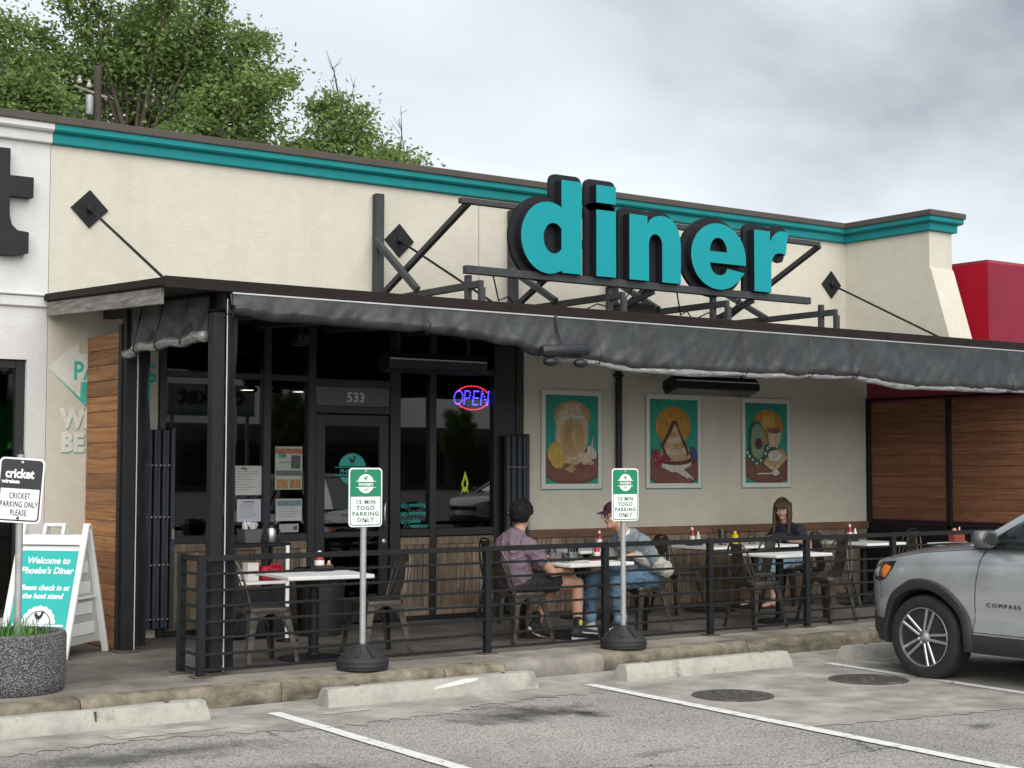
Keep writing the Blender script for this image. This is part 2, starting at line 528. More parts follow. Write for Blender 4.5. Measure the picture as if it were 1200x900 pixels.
# remains of an old painted stripe by the first wheel stop
m = MB(); r = random.Random(4)
for x0, x1, y0, y1 in ((3.62, 4.40, 9.34, 9.56), (5.15, 5.55, 9.46, 9.58)):
    n = 9
    for i in range(n):
        a, b = x0 + (x1 - x0) * i / n, x0 + (x1 - x0) * (i + 1) / n
        m.quad((a, y0 + r.uniform(0, .04), .0075), (b, y0 + r.uniform(0, .04), .0075), (b, y1 - r.uniform(0, .05), .0075), (a, y1 - r.uniform(0, .04), .0075))
tag(m.build('old_stripe', mat('old_paint', (.36, .35, .32), .85, var=.15, scale=9, dirt=(.28, .27, .25), dscale=5, dlo=.45, dhi=.6)), kind='structure')

# ------------------------------------------------------------------ kerb of cast segments
M_KERB = mat('kerb_concrete', (.095, .08, .055), .9, var=.25, c2=(.20, .175, .13), scale=7, bump=.5, bscale=45, dirt=(.055, .05, .042), dscale=2.6, dlo=.50, dhi=.68, dstretch=(.5, 1, 3), rnd=.15)
kerb = thing('kerb', None, None, (0, 10.2, 0)); tag(kerb, kind='structure')
kx = [-5.5, -4.0, -2.5, -1.0, .6, 2.2, 3.7, 5.2, 6.62, 7.2, 8.22, 9.9, 11.6, 13.3, 15.0, 16.7, 18.4, 20.1, 22, 24, 26]
for i in range(len(kx) - 1):
    a, b = kx[i] + .004, kx[i + 1] - .004
    m = MB(); n = 8
    ring = [(0, 0), (-.012, .07), (-.002, .118), (.022, .142), (.16, .15), (.16, 0)]
    prev = None; rr = random.Random(i)
    for j in range(n + 1):
        x = a + (b - a) * j / n; j_ = rr.uniform(-.005, .005)
        cur = [(x, y + (j_ if k in (1, 2, 3) else 0), z + (rr.uniform(-.006, .004) if k in (2, 3) else 0)) for k, (y, z) in enumerate(ring)]
        if prev:
            q = len(ring)
            m.add(prev + cur, [(k, q + k, q + k + 1, k + 1) for k in range(q - 1)])
        else:
            m.add(cur, [tuple(range(len(ring)))])
        prev = cur
    m.add(prev, [tuple(reversed(range(len(ring))))])
    for k in range(0): pass
    m.build('kerb_segment', M_WALKN if i == 9 else M_KERB, kerb, smooth=50)

# ------------------------------------------------------------------ pavement slabs
walk = thing('pavement', None, None, (0, 10.36, 0)); tag(walk, kind='structure')
def slab(x0, x1, y0, y1, m_, z=.15):
    MB().box(x0 + .003, x1 - .003, y0 + .003, y1 - .003, -.02, z, .006).build('slab', m_, walk, loc=(0, -10.36, 0))
sx = [-5.5, -3.0, -1.0, .8, 2.4, 4.25, 6.62, 7.2, 8.22, 9.9, 11.6, 13.3, 15.0, 16.7, 18.4, 20.1, 22, 24, 26]
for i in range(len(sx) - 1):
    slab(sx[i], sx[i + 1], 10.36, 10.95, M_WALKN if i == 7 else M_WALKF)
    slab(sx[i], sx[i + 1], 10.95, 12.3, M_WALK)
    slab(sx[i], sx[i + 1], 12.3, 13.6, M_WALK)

# ------------------------------------------------------------------ wheel stops
M_STOP = mat('stop_concrete', (.27, .265, .235), .85, var=.1, c2=(.40, .39, .35), scale=4, bump=.3, bscale=60, dirt=(.16, .15, .125), dscale=4, dlo=.52, dhi=.72, rnd=.06)
def wheel_stop(L):
    m = MB(); n = 10
    ring = [(-.095, 0), (-.088, .05), (-.045, .125), (.045, .125), (.088, .05), (.095, 0)]
    prev = None; q = len(ring); rr = random.Random(int(L * 1000))
    for j in range(n + 1):
        t = j / n
        x = -L / 2 + L * t
        s_ = .0
        cur = [(x + ((.02 if j == 0 else -.02) * (z / .125) if j in (0, n) else 0), y + rr.uniform(-.003, .003), z + (rr.uniform(-.003, .003) if z else 0)) for y, z in ring]
        if prev: m.add(prev + cur, [(k, k + 1, q + k + 1, q + k) for k in range(q - 1)])
        else: m.add(cur, [tuple(reversed(range(q)))])
        prev = cur
    m.add(prev, [tuple(range(q))])
    return m
# (x centre, y, length, yaw, label)
for cx, cy, L, rz, lb in ((3.53, 9.86, 1.83, -.02, 'cracked pale concrete wheel stop nearest the planter and cricket sign'),
                          (6.25, 9.80, 1.83, -.025, 'concrete wheel stop with white paint smear in front of black sign base'),
                          (8.86, 9.63, 1.80, -.045, 'concrete wheel stop in the bay with the two manhole covers'),
                          (11.34, 9.50, 1.83, -.03, 'concrete wheel stop in front of the silver car')):
    o = thing('wheel_stop', lb, 'wheel stop', (cx, cy, .004), rz, 'concrete wheel stops along the kerb')
    wheel_stop(L).build('concrete_block', M_STOP, o, smooth=25)
    for s_ in (-1, 1):
        MB().lathe([(.018, .1235), (.018, .131), (.012, .135), (0, .135)], (s_ * (L / 2 - .28), 0, 0), 10).build('anchor_pin', mat('rust', (.12, .07, .045), .8, .3), o)
    if cx < 4:
        MB().box(-.004 + .12, .004 + .12, -.09, -.05, .055, .118).build('crack', mat('crack_dark', (.06, .058, .05), .95), o)
    if 6 < cx < 7:
        sm = MB()
        pts = [(-.1, .0), (-.04, .012), (.06, .02), (.2, .034), (.31, .05), (.33, .072), (.2, .075), (.05, .05), (-.06, .03)]
        sm.prism([(x, z * .95 + .006) for x, z in pts], (.05, -.0895, .049), (1, 0, 0), (0, .5, .866), .0035)
        sm.build('paint_smear', mat('smear_paint', (.50, .50, .48), .8, var=.1, scale=20, dirt=(.42, .41, .38), dscale=18, dlo=.5, dhi=.6), o)

# ------------------------------------------------------------------ manhole covers
M_IRON = mat('cast_iron', (.06, .057, .053), .8, .2, var=.3, scale=25, dirt=(.16, .15, .13), dscale=7)
for cx, cy, r_, lb in ((8.12, 8.53, .265, 'round iron manhole cover beside the white bay line, nearer of two'), (9.64, 8.55, .275, 'round iron manhole cover beside the silver car front wheel')):
    o = thing('manhole_cover', lb, 'manhole cover', (cx, cy, .005), 0, 'manhole covers in the concrete bay')
    MB().lathe([(r_ + .045, 0), (r_ + .045, .004), (r_ + .01, .008), (r_ + .008, .003)], n=40).build('rim', M_IRON, o)
    MB().lathe([(r_, .0), (r_, .006), (r_ - .012, .008), (0, .008)], n=40).build('lid', M_IRON, o)
    st = MB()
    for i in range(-5, 6):
        for j in range(-5, 6):
            if (i * i + j * j) * .0025 < (r_ - .05) ** 2 and (i + j) % 2 == 0:
                st.box(i * .05 - .016, i * .05 + .016, j * .05 - .016, j * .05 + .016, .0075, .012, .003)
    tag(st.build('tread_studs', M_IRON, o), kind='stuff')
# ================================================================== BUILDINGS
M_STUCCO = mat('cream_stucco', (.535, .51, .435), .9, var=.045, scale=7, bump=.25, bscale=70, dirt=(.47, .44, .365), dscale=1.6, dlo=.48, dhi=.82, dstretch=(1.6, 1.6, .16), spec=.25)
M_WHITE = mat('white_stucco', (.57, .57, .565), .9, var=.04, scale=6, bump=.25, bscale=70, dirt=(.50, .49, .47), dscale=1.8, dlo=.5, dhi=.8, dstretch=(1.6, 1.6, .2), spec=.25)
M_TEAL = mat('teal_paint', (.010, .205, .215), .7, spec=.22, var=.07, scale=4, dirt=(.02, .155, .16), dscale=2.2, dlo=.5, dhi=.8, dstretch=(3, 1, .3))
M_COPING = mat('coping_metal', (.075, .064, .056), .7, .0, spec=.25, var=.1)
M_BLACK = mat('black_steel', (.010, .011, .013), .5, .0, spec=.25, var=.25, scale=9, dirt=(.022, .021, .02), dscale=8, dlo=.58, dhi=.75, rvar=.1)
M_FRAME = mat('black_frame', (.010, .011, .013), .42, var=.1)
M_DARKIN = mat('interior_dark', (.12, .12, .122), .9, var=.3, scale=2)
M_RED = mat('red_panel', (.40, .006, .022), .7, spec=.2, var=.08, scale=2)
M_MAROON = mat('maroon_panel', (.20, .018, .04), .7, spec=.25, var=.08, scale=2)
M_PLANK = mat('cedar_plank', (.21, .088, .030), .62, var=.18, c2=(.36, .17, .065), scale=5, stretch=(1.2, .35, 7), bump=.2, bscale=30, rnd=.30, dirt=(.10, .045, .02), dscale=5, dlo=.6, dhi=.75)
M_PLANKD = mat('dark_cedar_plank', (.15, .062, .030), .62, var=.15, c2=(.23, .105, .05), scale=5, stretch=(1.2, .35, 7), bump=.2, bscale=30, rnd=.16, dirt=(.08, .035, .02), dscale=5, dlo=.6, dhi=.75)
M_BARN = mat('barn_plank', (.11, .078, .056), .85, var=.2, c2=(.24, .18, .13), scale=4, stretch=(9, 4, .8), bump=.35, bscale=20, rnd=.32, dirt=(.08, .055, .04), dscale=6, dlo=.58, dhi=.75)
M_NAIL = mat('nail_head', (.5, .5, .48), .5, .6)
GLASS = glass_mat('shop_glass', (.34, .35, .36), .012, 1.62)
FY = 13.5                                             # the street face of the building

def sweep_cornice(path, prof):
    """mitred band: path = [(x, y, (nx, ny) of the mitre)], prof = [(out, z)]"""
    m = MB(); q = len(prof); prev = None
    for x, y, (nx, ny) in path:
        cur = [(x + nx * o, y + ny * o, z) for o, z in prof]
        if prev:
            m.add(prev + cur, [(k, k + 1, q + k + 1, q + k) for k in range(q - 1)])
        else:
            m.add(cur, [tuple(reversed(range(q)))])
        prev = cur
    m.add(prev, [tuple(range(q))])
    return m
P_LOW = [(0, 4.60), (.045, 4.605), (.05, 4.615), (.05, 4.685), (.06, 4.70), (0, 4.70)]
P_UP = [(0, 4.70), (.085, 4.702), (.105, 4.72), (.105, 4.772), (0, 4.772)]
P_COP = [(0, 4.772), (.12, 4.772), (.125, 4.78), (.125, 4.838), (.11, 4.845), (-.25, 4.85), (-.25, 4.772)]

dn = thing('diner_building', 'cream stucco diner front with teal cornice and black glass storefront', 'building', (4.54, FY, .15))
m = MB()
m.box(4.54, 14.87, FY, FY + .25, 3.14, 4.772)                       # parapet wall above the canopy
m.box(4.54, 5.587, FY, FY + .25, .151, 3.14)
m.box(9.76, 15.25, FY, FY + .25, .151, 3.14)
m.box(14.87, 15.29, FY - 1.35, FY + 2, 3.1, 4.772)                  # wing wall
m.build('wall', M_STUCCO, dn, world=True)
m = MB()                                                            # battered foot of the wing wall
m.prism([(12.15, 4.155), (12.15, 3.0), (11.78, 3.0), (11.84, 3.2), (12.13, 4.14)], (14.868, 0, 0), (0, 1, 0), (0, 0, 1), .424)
m.build('buttress', M_STUCCO, dn, world=True)
path = [(4.54, FY, (0, -1)), (14.87, FY, (-1, -1)), (14.87, FY - 1.35, (-1, -1)), (15.29, FY - 1.35, (1, -1)), (15.29, FY + 2, (1, 0))]
sweep_cornice(path, P_LOW).build('cornice', M_TEAL, dn, world=True)
sweep_cornice(path, P_UP).build('cornice', M_TEAL, dn, world=True)
sweep_cornice(path, P_COP).build('coping', M_COPING, dn, world=True)
MB().box(4.6, 15.2, FY + .25, 22, 4.3, 4.4).build('roof', M_COPING, dn, world=True)
m = MB()                                                            # vertical control joint in the stucco
m.box(9.172, 9.18, FY - .003, FY + .004, 3.15, 4.6)
m.build('wall_joint', mat('joint_dark', (.30, .27, .22), .9), dn, world=True)
# inside of the dining room, seen faintly through the glass
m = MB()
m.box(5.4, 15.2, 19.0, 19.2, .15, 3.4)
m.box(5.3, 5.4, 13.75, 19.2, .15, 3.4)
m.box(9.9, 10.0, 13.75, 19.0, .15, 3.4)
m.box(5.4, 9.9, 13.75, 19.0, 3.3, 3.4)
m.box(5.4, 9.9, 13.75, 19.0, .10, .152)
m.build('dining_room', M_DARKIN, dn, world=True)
m = MB()
m.box(6.0, 9.4, 18.2, 18.6, .152, 1.2); m.box(6.0, 9.4, 18.7, 18.98, 1.5, 2.4)
m.build('counter', mat('counter_grey', (.07, .066, .06), .6, var=.4, scale=3), dn, world=True)
m = MB()
for x, y in ((7.0, 16.2), (8.5, 15.5)):
    m.box(x - .09, x + .09, y - .09, y + .09, .152, 3.3)
m.build('column', mat('inner_column', (.10, .10, .10), .7), dn, world=True)

# --- storefront frame
x0, x1 = 5.587, 9.755
m = MB()
for a, b in ((5.587, 5.66), (6.655, 6.735), (7.14, 7.225), (8.08, 8.20), (8.56, 8.635), (9.37, 9.44), (9.66, 9.757)):
    m.box(a, b, FY - .03, FY + .10, .152, 3.2, .006)
for a, b, z0, z1 in ((5.66, 6.655, 2.56, 2.62), (6.735, 7.14, 2.56, 2.62), (7.225, 8.08, 2.52, 2.60), (7.225, 8.08, 2.255, 2.33), (8.20, 8.56, 2.70, 2.76), (8.635, 9.37, 2.70, 2.76),
                     (5.66, 6.655, 1.0, 1.075), (6.735, 7.14, 1.0, 1.075), (8.20, 8.56, 1.01, 1.09), (8.635, 9.37, 1.01, 1.09),
                     (5.66, 6.655, .152, .2), (6.735, 7.14, .152, .2), (8.20, 8.56, .152, .2), (8.635, 9.37, .152, .2),
                     (5.66, 6.655, 3.10, 3.2), (6.735, 7.14, 3.10, 3.2), (7.225, 8.08, 3.10, 3.2), (8.2, 8.56, 3.1, 3.2), (8.635, 9.37, 3.1, 3.2)):
    m.box(a, b, FY - .02, FY + .09, z0, z1, .005)
m.build('storefront_frame', M_FRAME, dn, world=True)
MB().box(9.442, 9.658, FY - .01, FY + .08, .152, 3.2).build('end_panel', M_FRAME, dn, world=True)
for a, b, z0, z1 in ((5.66, 6.655, 1.075, 2.56), (5.66, 6.655, 2.62, 3.1), (6.735, 7.14, 1.075, 2.56), (6.735, 7.14, 2.62, 3.1), (7.225, 8.08, 2.60, 3.1),
                     (8.20, 8.56, 1.09, 2.70), (8.20, 8.56, 2.76, 3.1), (8.635, 9.37, 1.09, 2.70), (8.635, 9.37, 2.76, 3.1)):
    MB().box(a, b, FY + .02, FY + .03, z0, z1).build('window', GLASS, dn, world=True)
# house number panel
hp = MB().box(7.225, 8.08, FY + .0, FY + .05, 2.33, 2.52).build('number_panel', mat('number_panel', (.075, .085, .09), .5, var=.1), dn, world=True)
m = MB(); m.put(text('533', .135, .003, .002, space=1.05), frame((7.685 - 4.54, -.003, 2.375 - .15), FX, FZ))
m.build('house_number', mat('number_grey', (.42, .43, .43), .5), hp)
# door
dr = MB()
for a, b, z0, z1 in ((7.235, 7.34, .17, 2.245), (7.965, 8.072, .17, 2.245), (7.34, 7.965, 2.13, 2.245), (7.34, 7.965, .17, .42), (7.34, 7.965, 1.02, 1.075)):
    dr.box(a, b, FY - .005, FY + .05, z0, z1, .004)
door = dr.build('door', M_FRAME, dn, world=True)
for z0, z1 in ((.42, 1.02), (1.075, 2.13)):
    MB().box(7.34, 7.965, FY + .018, FY + .026, z0, z1).build('pane', GLASS, door, world=True)
hd = MB().tube([(8.03, FY - .006, 1.39), (8.03, FY - .05, 1.39), (7.995, FY - .075, 1.36), (7.985, FY - .08, 1.30), (7.985, FY - .08, 1.20), (7.995, FY - .075, 1.14), (8.03, FY - .05, 1.11), (8.03, FY - .006, 1.11)], .011, 8)
hd.build('handle', mat('brushed_steel', (.5, .5, .5), .35, .9), door, smooth=60, world=True)
MB().lathe([(.024, 0), (.024, .008), (.012, .012), (0, .012)], mx=MX.Rotation(R(90), 3, 'X'), c=(8.02, FY - .006, .97)).build('lock', MATS['brushed_steel'], door, world=True)
# --- timber kneewalls under the windows
kn = random.Random(5)
def plank_mesh(name, sx_, sy_, sz_, mt, bev=.004):
    return MB().box(-sx_ / 2, sx_ / 2, -sy_ / 2, sy_ / 2, 0, sz_, bev).mesh(name, mt)
pk = plank_mesh('kneewall_plank', .094, .022, .68, M_BARN)
for a, b in ((5.665, 6.65), (6.74, 7.135), (8.205, 8.555), (8.64, 9.365)):
    for z0, z1 in ((.20, .285), (.925, 1.0)):
        MB().box(a + .002, b - .002, FY - .028, FY + .02, z0, z1, .004).build('trim_board', M_BARN, dn, world=True)
    for xa in (a, b - .075):
        MB().box(xa + .003, xa + .072, FY - .026, FY + .02, .287, .923, .004).build('trim_board', M_BARN, dn, world=True)
    w = b - a - .15; n = max(2, round(w / .098)); st = w / n
    for i in range(n):
        o = link('plank', pk, dn, (a + .075 + st * (i + .5) - 4.54, .0 + kn.uniform(-.003, .004), .265 - .15))
        o.scale = (st / .098, 1, 1)
# --- barn-wood wainscot under the posters, with a brown cap rail
pk = plank_mesh('wainscot_plank', .128, .022, .80, M_BARN)
n = 41
for i in range(n):
    link('plank', pk, dn, (9.80 + (15.2 - 9.80) * (i + .5) / n - 4.54, -.012 + kn.uniform(-.004, .003), .0))
for i in range(4):
    MB().box(9.765 + i * 1.37, 9.765 + (i + 1) * 1.37 - .004, FY - .045, FY - .001, .955, 1.045, .006).build('cap_board', mat('cap_brown', (.15, .075, .045), .7, var=.3, scale=3, stretch=(1, 5, 6), rnd=.15), dn, world=True)
# --- painted lettering on the wall left of the storefront (partly behind the plank screen)
M_WPAINT = mat('wall_paint_white', (.62, .61, .57), .85, var=.08, dirt=(.56, .50, .40), dscale=6, dlo=.55, dhi=.7)
M_TPAINT = mat('wall_paint_teal', (.03, .42, .33), .8, var=.1)
yy = FY - .0035
def wallflat(poly, mt, nm, z=0.0):
    MB().prism([(p[0], p[1]) for p in poly], (0, yy - z, 0), (1, 0, 0), (0, 0, 1), -.002 if False else .002).build(nm, mt, dn, world=True)
arrow = [(4.545, 2.60), (4.83, 2.845), (4.83, 2.735), (5.50, 2.735), (5.50, 2.48), (4.845, 2.48), (4.845, 2.335)]
wallflat(arrow, M_WPAINT, 'painted_arrow')
wallflat([(4.60, 2.548), (4.845, 2.335), (4.845, 2.44), (4.905, 2.44), (4.905, 2.478), (4.845, 2.478), (4.85, 2.26), (4.58, 2.53)][:3] + [(4.858, 2.335), (4.858, 2.48), (5.46, 2.48), (5.46, 2.44), (4.90, 2.44), (4.90, 2.255)], M_TPAINT, 'painted_shadow', .0015)
wallflat([(5.47, 2.735), (5.505, 2.735), (5.505, 1.3), (5.47, 1.3)], M_TPAINT, 'painted_line', .003)
m = MB(); m.put(text('PARKING', .235, .004, .0008, space=1.0, align='LEFT', sx=.8), frame((4.775 - 4.54, -.0072, 2.50 - .15), FX, FZ)); m.build('lettering', M_TPAINT, dn)
for s_, z in (('WI', 2.075), ('BE', 1.86)):
    m = MB(); m.put(text(s_, .225, .013, .0006, align='LEFT', sx=.88), frame((4.672 - 4.54 + .006, -.0042, z - .15 - .008), FX, FZ)); m.build('lettering', M_TPAINT, dn)
    m = MB(); m.put(text(s_, .225, .013, .0006, align='LEFT', sx=.88), frame((4.672 - 4.54, -.0064, z - .15), FX, FZ)); m.build('lettering', M_WPAINT, dn)
# --- decals stuck on the glass
M_DECAL = mat('decal_teal', (.02, .30, .26), .6)
ex, ez = 7.66, 1.70
def badge(r, n=26, amp=.045):
    return [(r * (1 + amp * abs(sin(n / 2 * t))) * cos(t), r * (1 + amp * abs(sin(n / 2 * t))) * sin(t)) for t in [2 * pi * i / 130 for i in range(130)]]
ROOSTER = [(-.42, .30), (-.30, .42), (-.22, .34), (-.16, .20), (.0, .10), (.14, .22), (.20, .46), (.30, .62), (.36, .52), (.48, .54), (.42, .44), (.50, .36), (.40, .33), (.38, .10), (.26, -.14), (.10, -.26), (.10, -.44), (.18, -.48), (.02, -.48), (.03, -.28), (-.10, -.27), (-.10, -.46), (-.02, -.50), (-.2, -.5), (-.17, -.26), (-.32, -.12), (-.44, .10), (-.50, .26)]
m = MB()
m.put(shape([[p for p in badge(.155) if p[1] > .03]], .0008), frame((ex - 4.54, .0165, ez - .15), FX, FZ))
m.put(shape([[p for p in badge(.155) if p[1] < -.075]], .0008), frame((ex - 4.54, .0165, ez - .15), FX, FZ))
m.put(shape([[(-.2, -.062), (.2, -.062), (.2, -.054), (-.2, -.054)]], .0008), frame((ex - 4.54, .0165, ez - .15), FX, FZ))
m.put(shape([[(-.2, .014), (.2, .014), (.2, .022), (-.2, .022)]], .0008), frame((ex - 4.54, .0165, ez - .15), FX, FZ))
m.put(text("PHOEBE'S", .07, .001, .0008, sx=.95), frame((ex - 4.54, .0165, ez - .048 - .15), FX, FZ))
m.build('door_emblem', M_DECAL, dn)
m = MB(); m.put(shape([[(x * .085, z * .085) for x, z in ROOSTER]], .0008), frame((ex - 4.54, .0145, ez + .085 - .15), FX, FZ)); m.build('emblem_rooster', M_FRAME, dn)
for i, (a, b) in enumerate((('NO', 'smoking'), ('NO', 'loitering'), ('NO', 'public'), ('', 'restroom'))):
    z = 1.315 - (0, .085, .165, .215)[i]
    m = MB()
    if a: m.put(text(a, .062, .001, .0008, align='LEFT'), frame((8.212 - 4.54, .0165, z - .012 - .15), FX, FZ))
    m.put(text(b, .062, .001, .0008, align='LEFT'), frame((8.325 - 4.54 if b != 'restroom' else 8.345 - 4.54, .0165, z - .15), FX, FZ))
    m.build('lettering', M_DECAL, dn)
m = MB()
pts = [(0, .13), (.03, .06), (.045, 0), (.03, -.05), (.05, -.11), (.02, -.075), (0, -.09), (-.02, -.075), (-.05, -.11), (-.03, -.05), (-.045, 0), (-.02, .06)]
m.put(shape([pts, [(x * .45, z * .45) for x, z in pts]], .0008), frame((9.02 - 4.54, .0165, 1.55 - .15), FX, FZ))
m.build('lizard_sticker', mat('sticker_lime', (.45, .50, .02), .6), dn)

# --- notices taped inside the glass: things of their own
M_PAPER = mat('notice_paper', (.40, .42, .40), .7, var=.06, scale=3)
M_INK = mat('notice_ink', (.06, .065, .07), .8)
def notice(x0, x1, z0, z1, label, mt=None, lines=8, heading=None, cat='notice'):
    o = thing('window_notice', label, cat, ((x0 + x1) / 2, FY + .012, z0), group='notices in the diner windows')
    w, h = x1 - x0, z1 - z0
    MB().box(-w / 2, w / 2, -.001, .003, 0, h).build('sheet', mt or M_PAPER, o)
    m = MB(); rr = random.Random(int(x0 * 1000 + z0 * 100))
    top = h * .90
    if heading:
        m.put(text(heading, h * .11, .0006, .0004), frame((0, -.0022, h * .84), FX, FZ)); top = h * .76
    for i in range(lines):
        z = top - (top - h * .08) * i / lines
        a = rr.uniform(-.42, -.36); b = rr.uniform(.15, .42)
        m.add([(w * a, -.0022, z), (w * b, -.0022, z), (w * b, -.0022, z + h * .014), (w * a, -.0022, z + h * .014)], [(0, 1, 2, 3)])
    m.build('print', M_INK, o)
    return o
notice(6.275, 6.655, 1.45, 1.73, 'wide pale paper notice with small black bear shape at its top', lines=9)
o = [c for c in bpy.data.objects if c.name.startswith('window_notice')][-1]
m = MB(); m.put(shape([ellipse(.0, .255, .03, .012, 12), ellipse(.02, .245, .018, .012, 10)], .0003), frame((0, -.0026, 0), FX, FZ)); m.build('mark', M_INK, o)
notice(6.40, 6.652, 1.195, 1.41, 'white WARNING notice below the wide paper, left of the mullion', mat('warn_paper', (.42, .44, .50), .7, var=.05), 8, 'WARNING')
o = notice(6.80, 7.095, 1.50, 1.92, 'tall colour poster of food photos in the narrow window', mat('menu_paper', (.30, .33, .30), .6, var=.1), 3)
for x, z, w, h, c, nm in ((0, .375, .29, .05, (.25, .10, .04), 'printed_band'), (.075, .27, .10, .13, (.05, .06, .06), 'printed_photo'), (0, .16, .28, .05, (.08, .09, .08), 'printed_photo'),
                          (-.07, .055, .12, .09, (.30, .16, .06), 'printed_photo'), (.07, .055, .12, .09, (.26, .13, .05), 'printed_photo'), (-.07, .33, .08, .035, (.03, .2, .14), 'printed_badge')):
    MB().box(x - w / 2, x + w / 2, -.004, -.0018, z - h / 2, z + h / 2).build(nm, mat('print_%d' % int(c[0] * 1000 + c[2] * 37000 + w * 100), c, .6, var=.5, scale=40), o)
o = notice(6.81, 7.095, 1.195, 1.41, 'framed certificate with a city skyline band, right of the WARNING notice', mat('cert_paper', (.36, .38, .37), .7), 7)
MB().box(-.13, .13, -.004, -.0018, .15, .20).build('printed_band', mat('cert_blue', (.10, .17, .20), .6, var=.3, scale=30), o)
o = notice(6.85, 7.06, 1.085, 1.165, 'small paper slip at the bottom of the narrow window', mat('slip_paper', (.30, .31, .31), .7), 5)
MB().box(.05, .09, -.004, -.0018, .02, .06).build('printed_block', M_INK, o)

# --- OPEN sign of lit dots
M_RLED = mat('led_red', (1.0, .02, .06), .5, emit=11, var=0)
M_BLED = mat('led_blue', (.06, .045, 1.0), .5, emit=20, var=0)
os_ = thing('open_sign', 'lit oval OPEN sign with blue letters in a red ring behind the glass', 'sign', (9.14, FY + .075, 2.46))
os_.scale = (.88, 1, .95)
MB().prism(ellipse(0, 0, .275, .15, 40), (0, .0, 0), (1, 0, 0), (0, 0, 1), -.015 if False else .012).build('backing', mat('led_backing', (.012, .012, .014), .5), os_)
m = MB()
for i in range(34):
    t = 2 * pi * i / 34
    if abs(sin(t)) > .42:
        m.bar((.245 * cos(t - .055), -.018, .133 * sin(t - .055)), (.245 * cos(t + .055), -.018, .133 * sin(t + .055)), .007, .010, (0, 1, 0))
m.build('ring_lights', M_RLED, os_)
m = MB()
GW = {'O': .12, 'P': .085, 'E': .085, 'N': .10}
glyphs = {'O': [(.5 + .5 * cos(a), .5 + .5 * sin(a)) for a in [2 * pi * i / 16 for i in range(16)]],
          'P': [(0, i / 6) for i in range(7)] + [(.3, 1), (.6, 1), (.85, .9), (.9, .7), (.8, .52), (.5, .45), (.25, .45)],
          'E': [(0, i / 6) for i in range(7)] + [(x, z) for z in (0, .5, 1) for x in (.3, .55, .8)],
          'N': [(0, i / 6) for i in range(7)] + [(.9, i / 6) for i in range(7)] + [(.18, .83), (.36, .62), (.54, .4), (.72, .18)]}
for ch, xo, w in (('O', -.262, .12), ('P', -.112, .085), ('E', .016, .08), ('N', .132, .11)):
    for gx, gz in glyphs[ch]:
        x, z = xo + gx * w + (gz - .5) * .02, (gz - .5) * .15
        m.box(x - .0062, x + .0062, -.02, -.014, z - .0062, z + .0062)
m.build('letter_lights', M_BLED, os_)
# lit downlights inside
for x, y, z in ((7.69, 16.0, 2.6), (8.35, 16.0, 2.6), (6.64, 16.0, 2.4)):
    o = thing('ceiling_light', None, 'ceiling light', (x, y, z), group='small lit ceiling lights inside the diner')
    o['label'] = {7.69: 'small lit ceiling light inside, seen above the narrow window with the food poster', 8.35: 'small lit ceiling light inside, seen next to the house number panel', 6.64: 'small lit ceiling light inside, seen left of the front corner post'}[x]
    MB().lathe([(.09, 0), (.09, .05), (.0, .06)], n=16).build('housing', M_FRAME, o)
    MB().lathe([(.075, -.004), (0, -.006)], n=16).build('lamp', mat('lamp_glow', (1, .9, .75), .5, emit=6, var=0), o)
    MB().tube([(0, 0, .05), (0, 0, 3.3 - z)], .01, 6).build('rod', M_FRAME, o)

# ------------------------------------------------------------------ white neighbour shop at the left
nb = thing('neighbour_shop', 'white stucco shop front left of the diner with dark letter sign', 'building', (0, FY, .15))
m = MB()
m.box(-9, 4.535, FY, FY + .25, 2.66, 4.772)
m.box(4.36, 4.535, FY, FY + .25, .151, 2.66)
m.box(-9, -1.2, FY, FY + .25, .151, 2.66)
m.box(-1.2, 4.36, FY, FY + .25, .151, .40)
m.build('wall', M_WHITE, nb, world=True)
m = MB()
m.box(-9, 4.533, FY - .03, FY - .001, 3.13, 3.225, .008); m.box(-9, 4.533, FY - .05, FY - .001, 3.227, 3.25, .008)
m.build('ledge', M_WHITE, nb, world=True)
path = [(-9, FY, (0, -1)), (4.536, FY, (0, -1))]
sweep_cornice(path, P_LOW).build('cornice', M_WHITE, nb, world=True)
sweep_cornice(path, P_UP).build('cornice', M_WHITE, nb, world=True)
sweep_cornice(path, P_COP).build('coping', M_COPING, nb, world=True)
m = MB(); m.box(-9, 4.5, 22, 22.2, .1, 4.5); m.box(-9, 4.5, FY + .25, 22, 4.3, 4.4)
m.build('roof', M_COPING, nb, world=True)
fr = MB()
for a, b in ((-1.2, -1.12), (1.5, 1.58), (4.28, 4.358)):
    fr.box(a, b, FY + .04, FY + .14, .402, 2.658, .005)
for z0, z1 in ((.402, .47), (2.58, 2.658)):
    fr.box(-1.12, 1.5, FY + .045, FY + .135, z0, z1, .005); fr.box(1.58, 4.28, FY + .045, FY + .135, z0, z1, .005)
wf = fr.build('window', M_FRAME, nb, world=True)
for a, b in ((-1.12, 1.5), (1.58, 4.28)):
    MB().box(a, b, FY + .085, FY + .095, .47, 2.58).build('pane', GLASS, wf, world=True)
m = MB(); m.box(-1.2, 4.4, 16.0, 16.1, .15, 2.9); m.box(4.5, 4.6, FY + .25, 16, .15, 2.9); m.box(-1.2, 4.4, FY + .25, 16, 2.8, 2.9); m.box(-1.2, 4.4, FY + .25, 16, .1, .152)
m.build('shop_interior', M_DARKIN, nb, world=True)
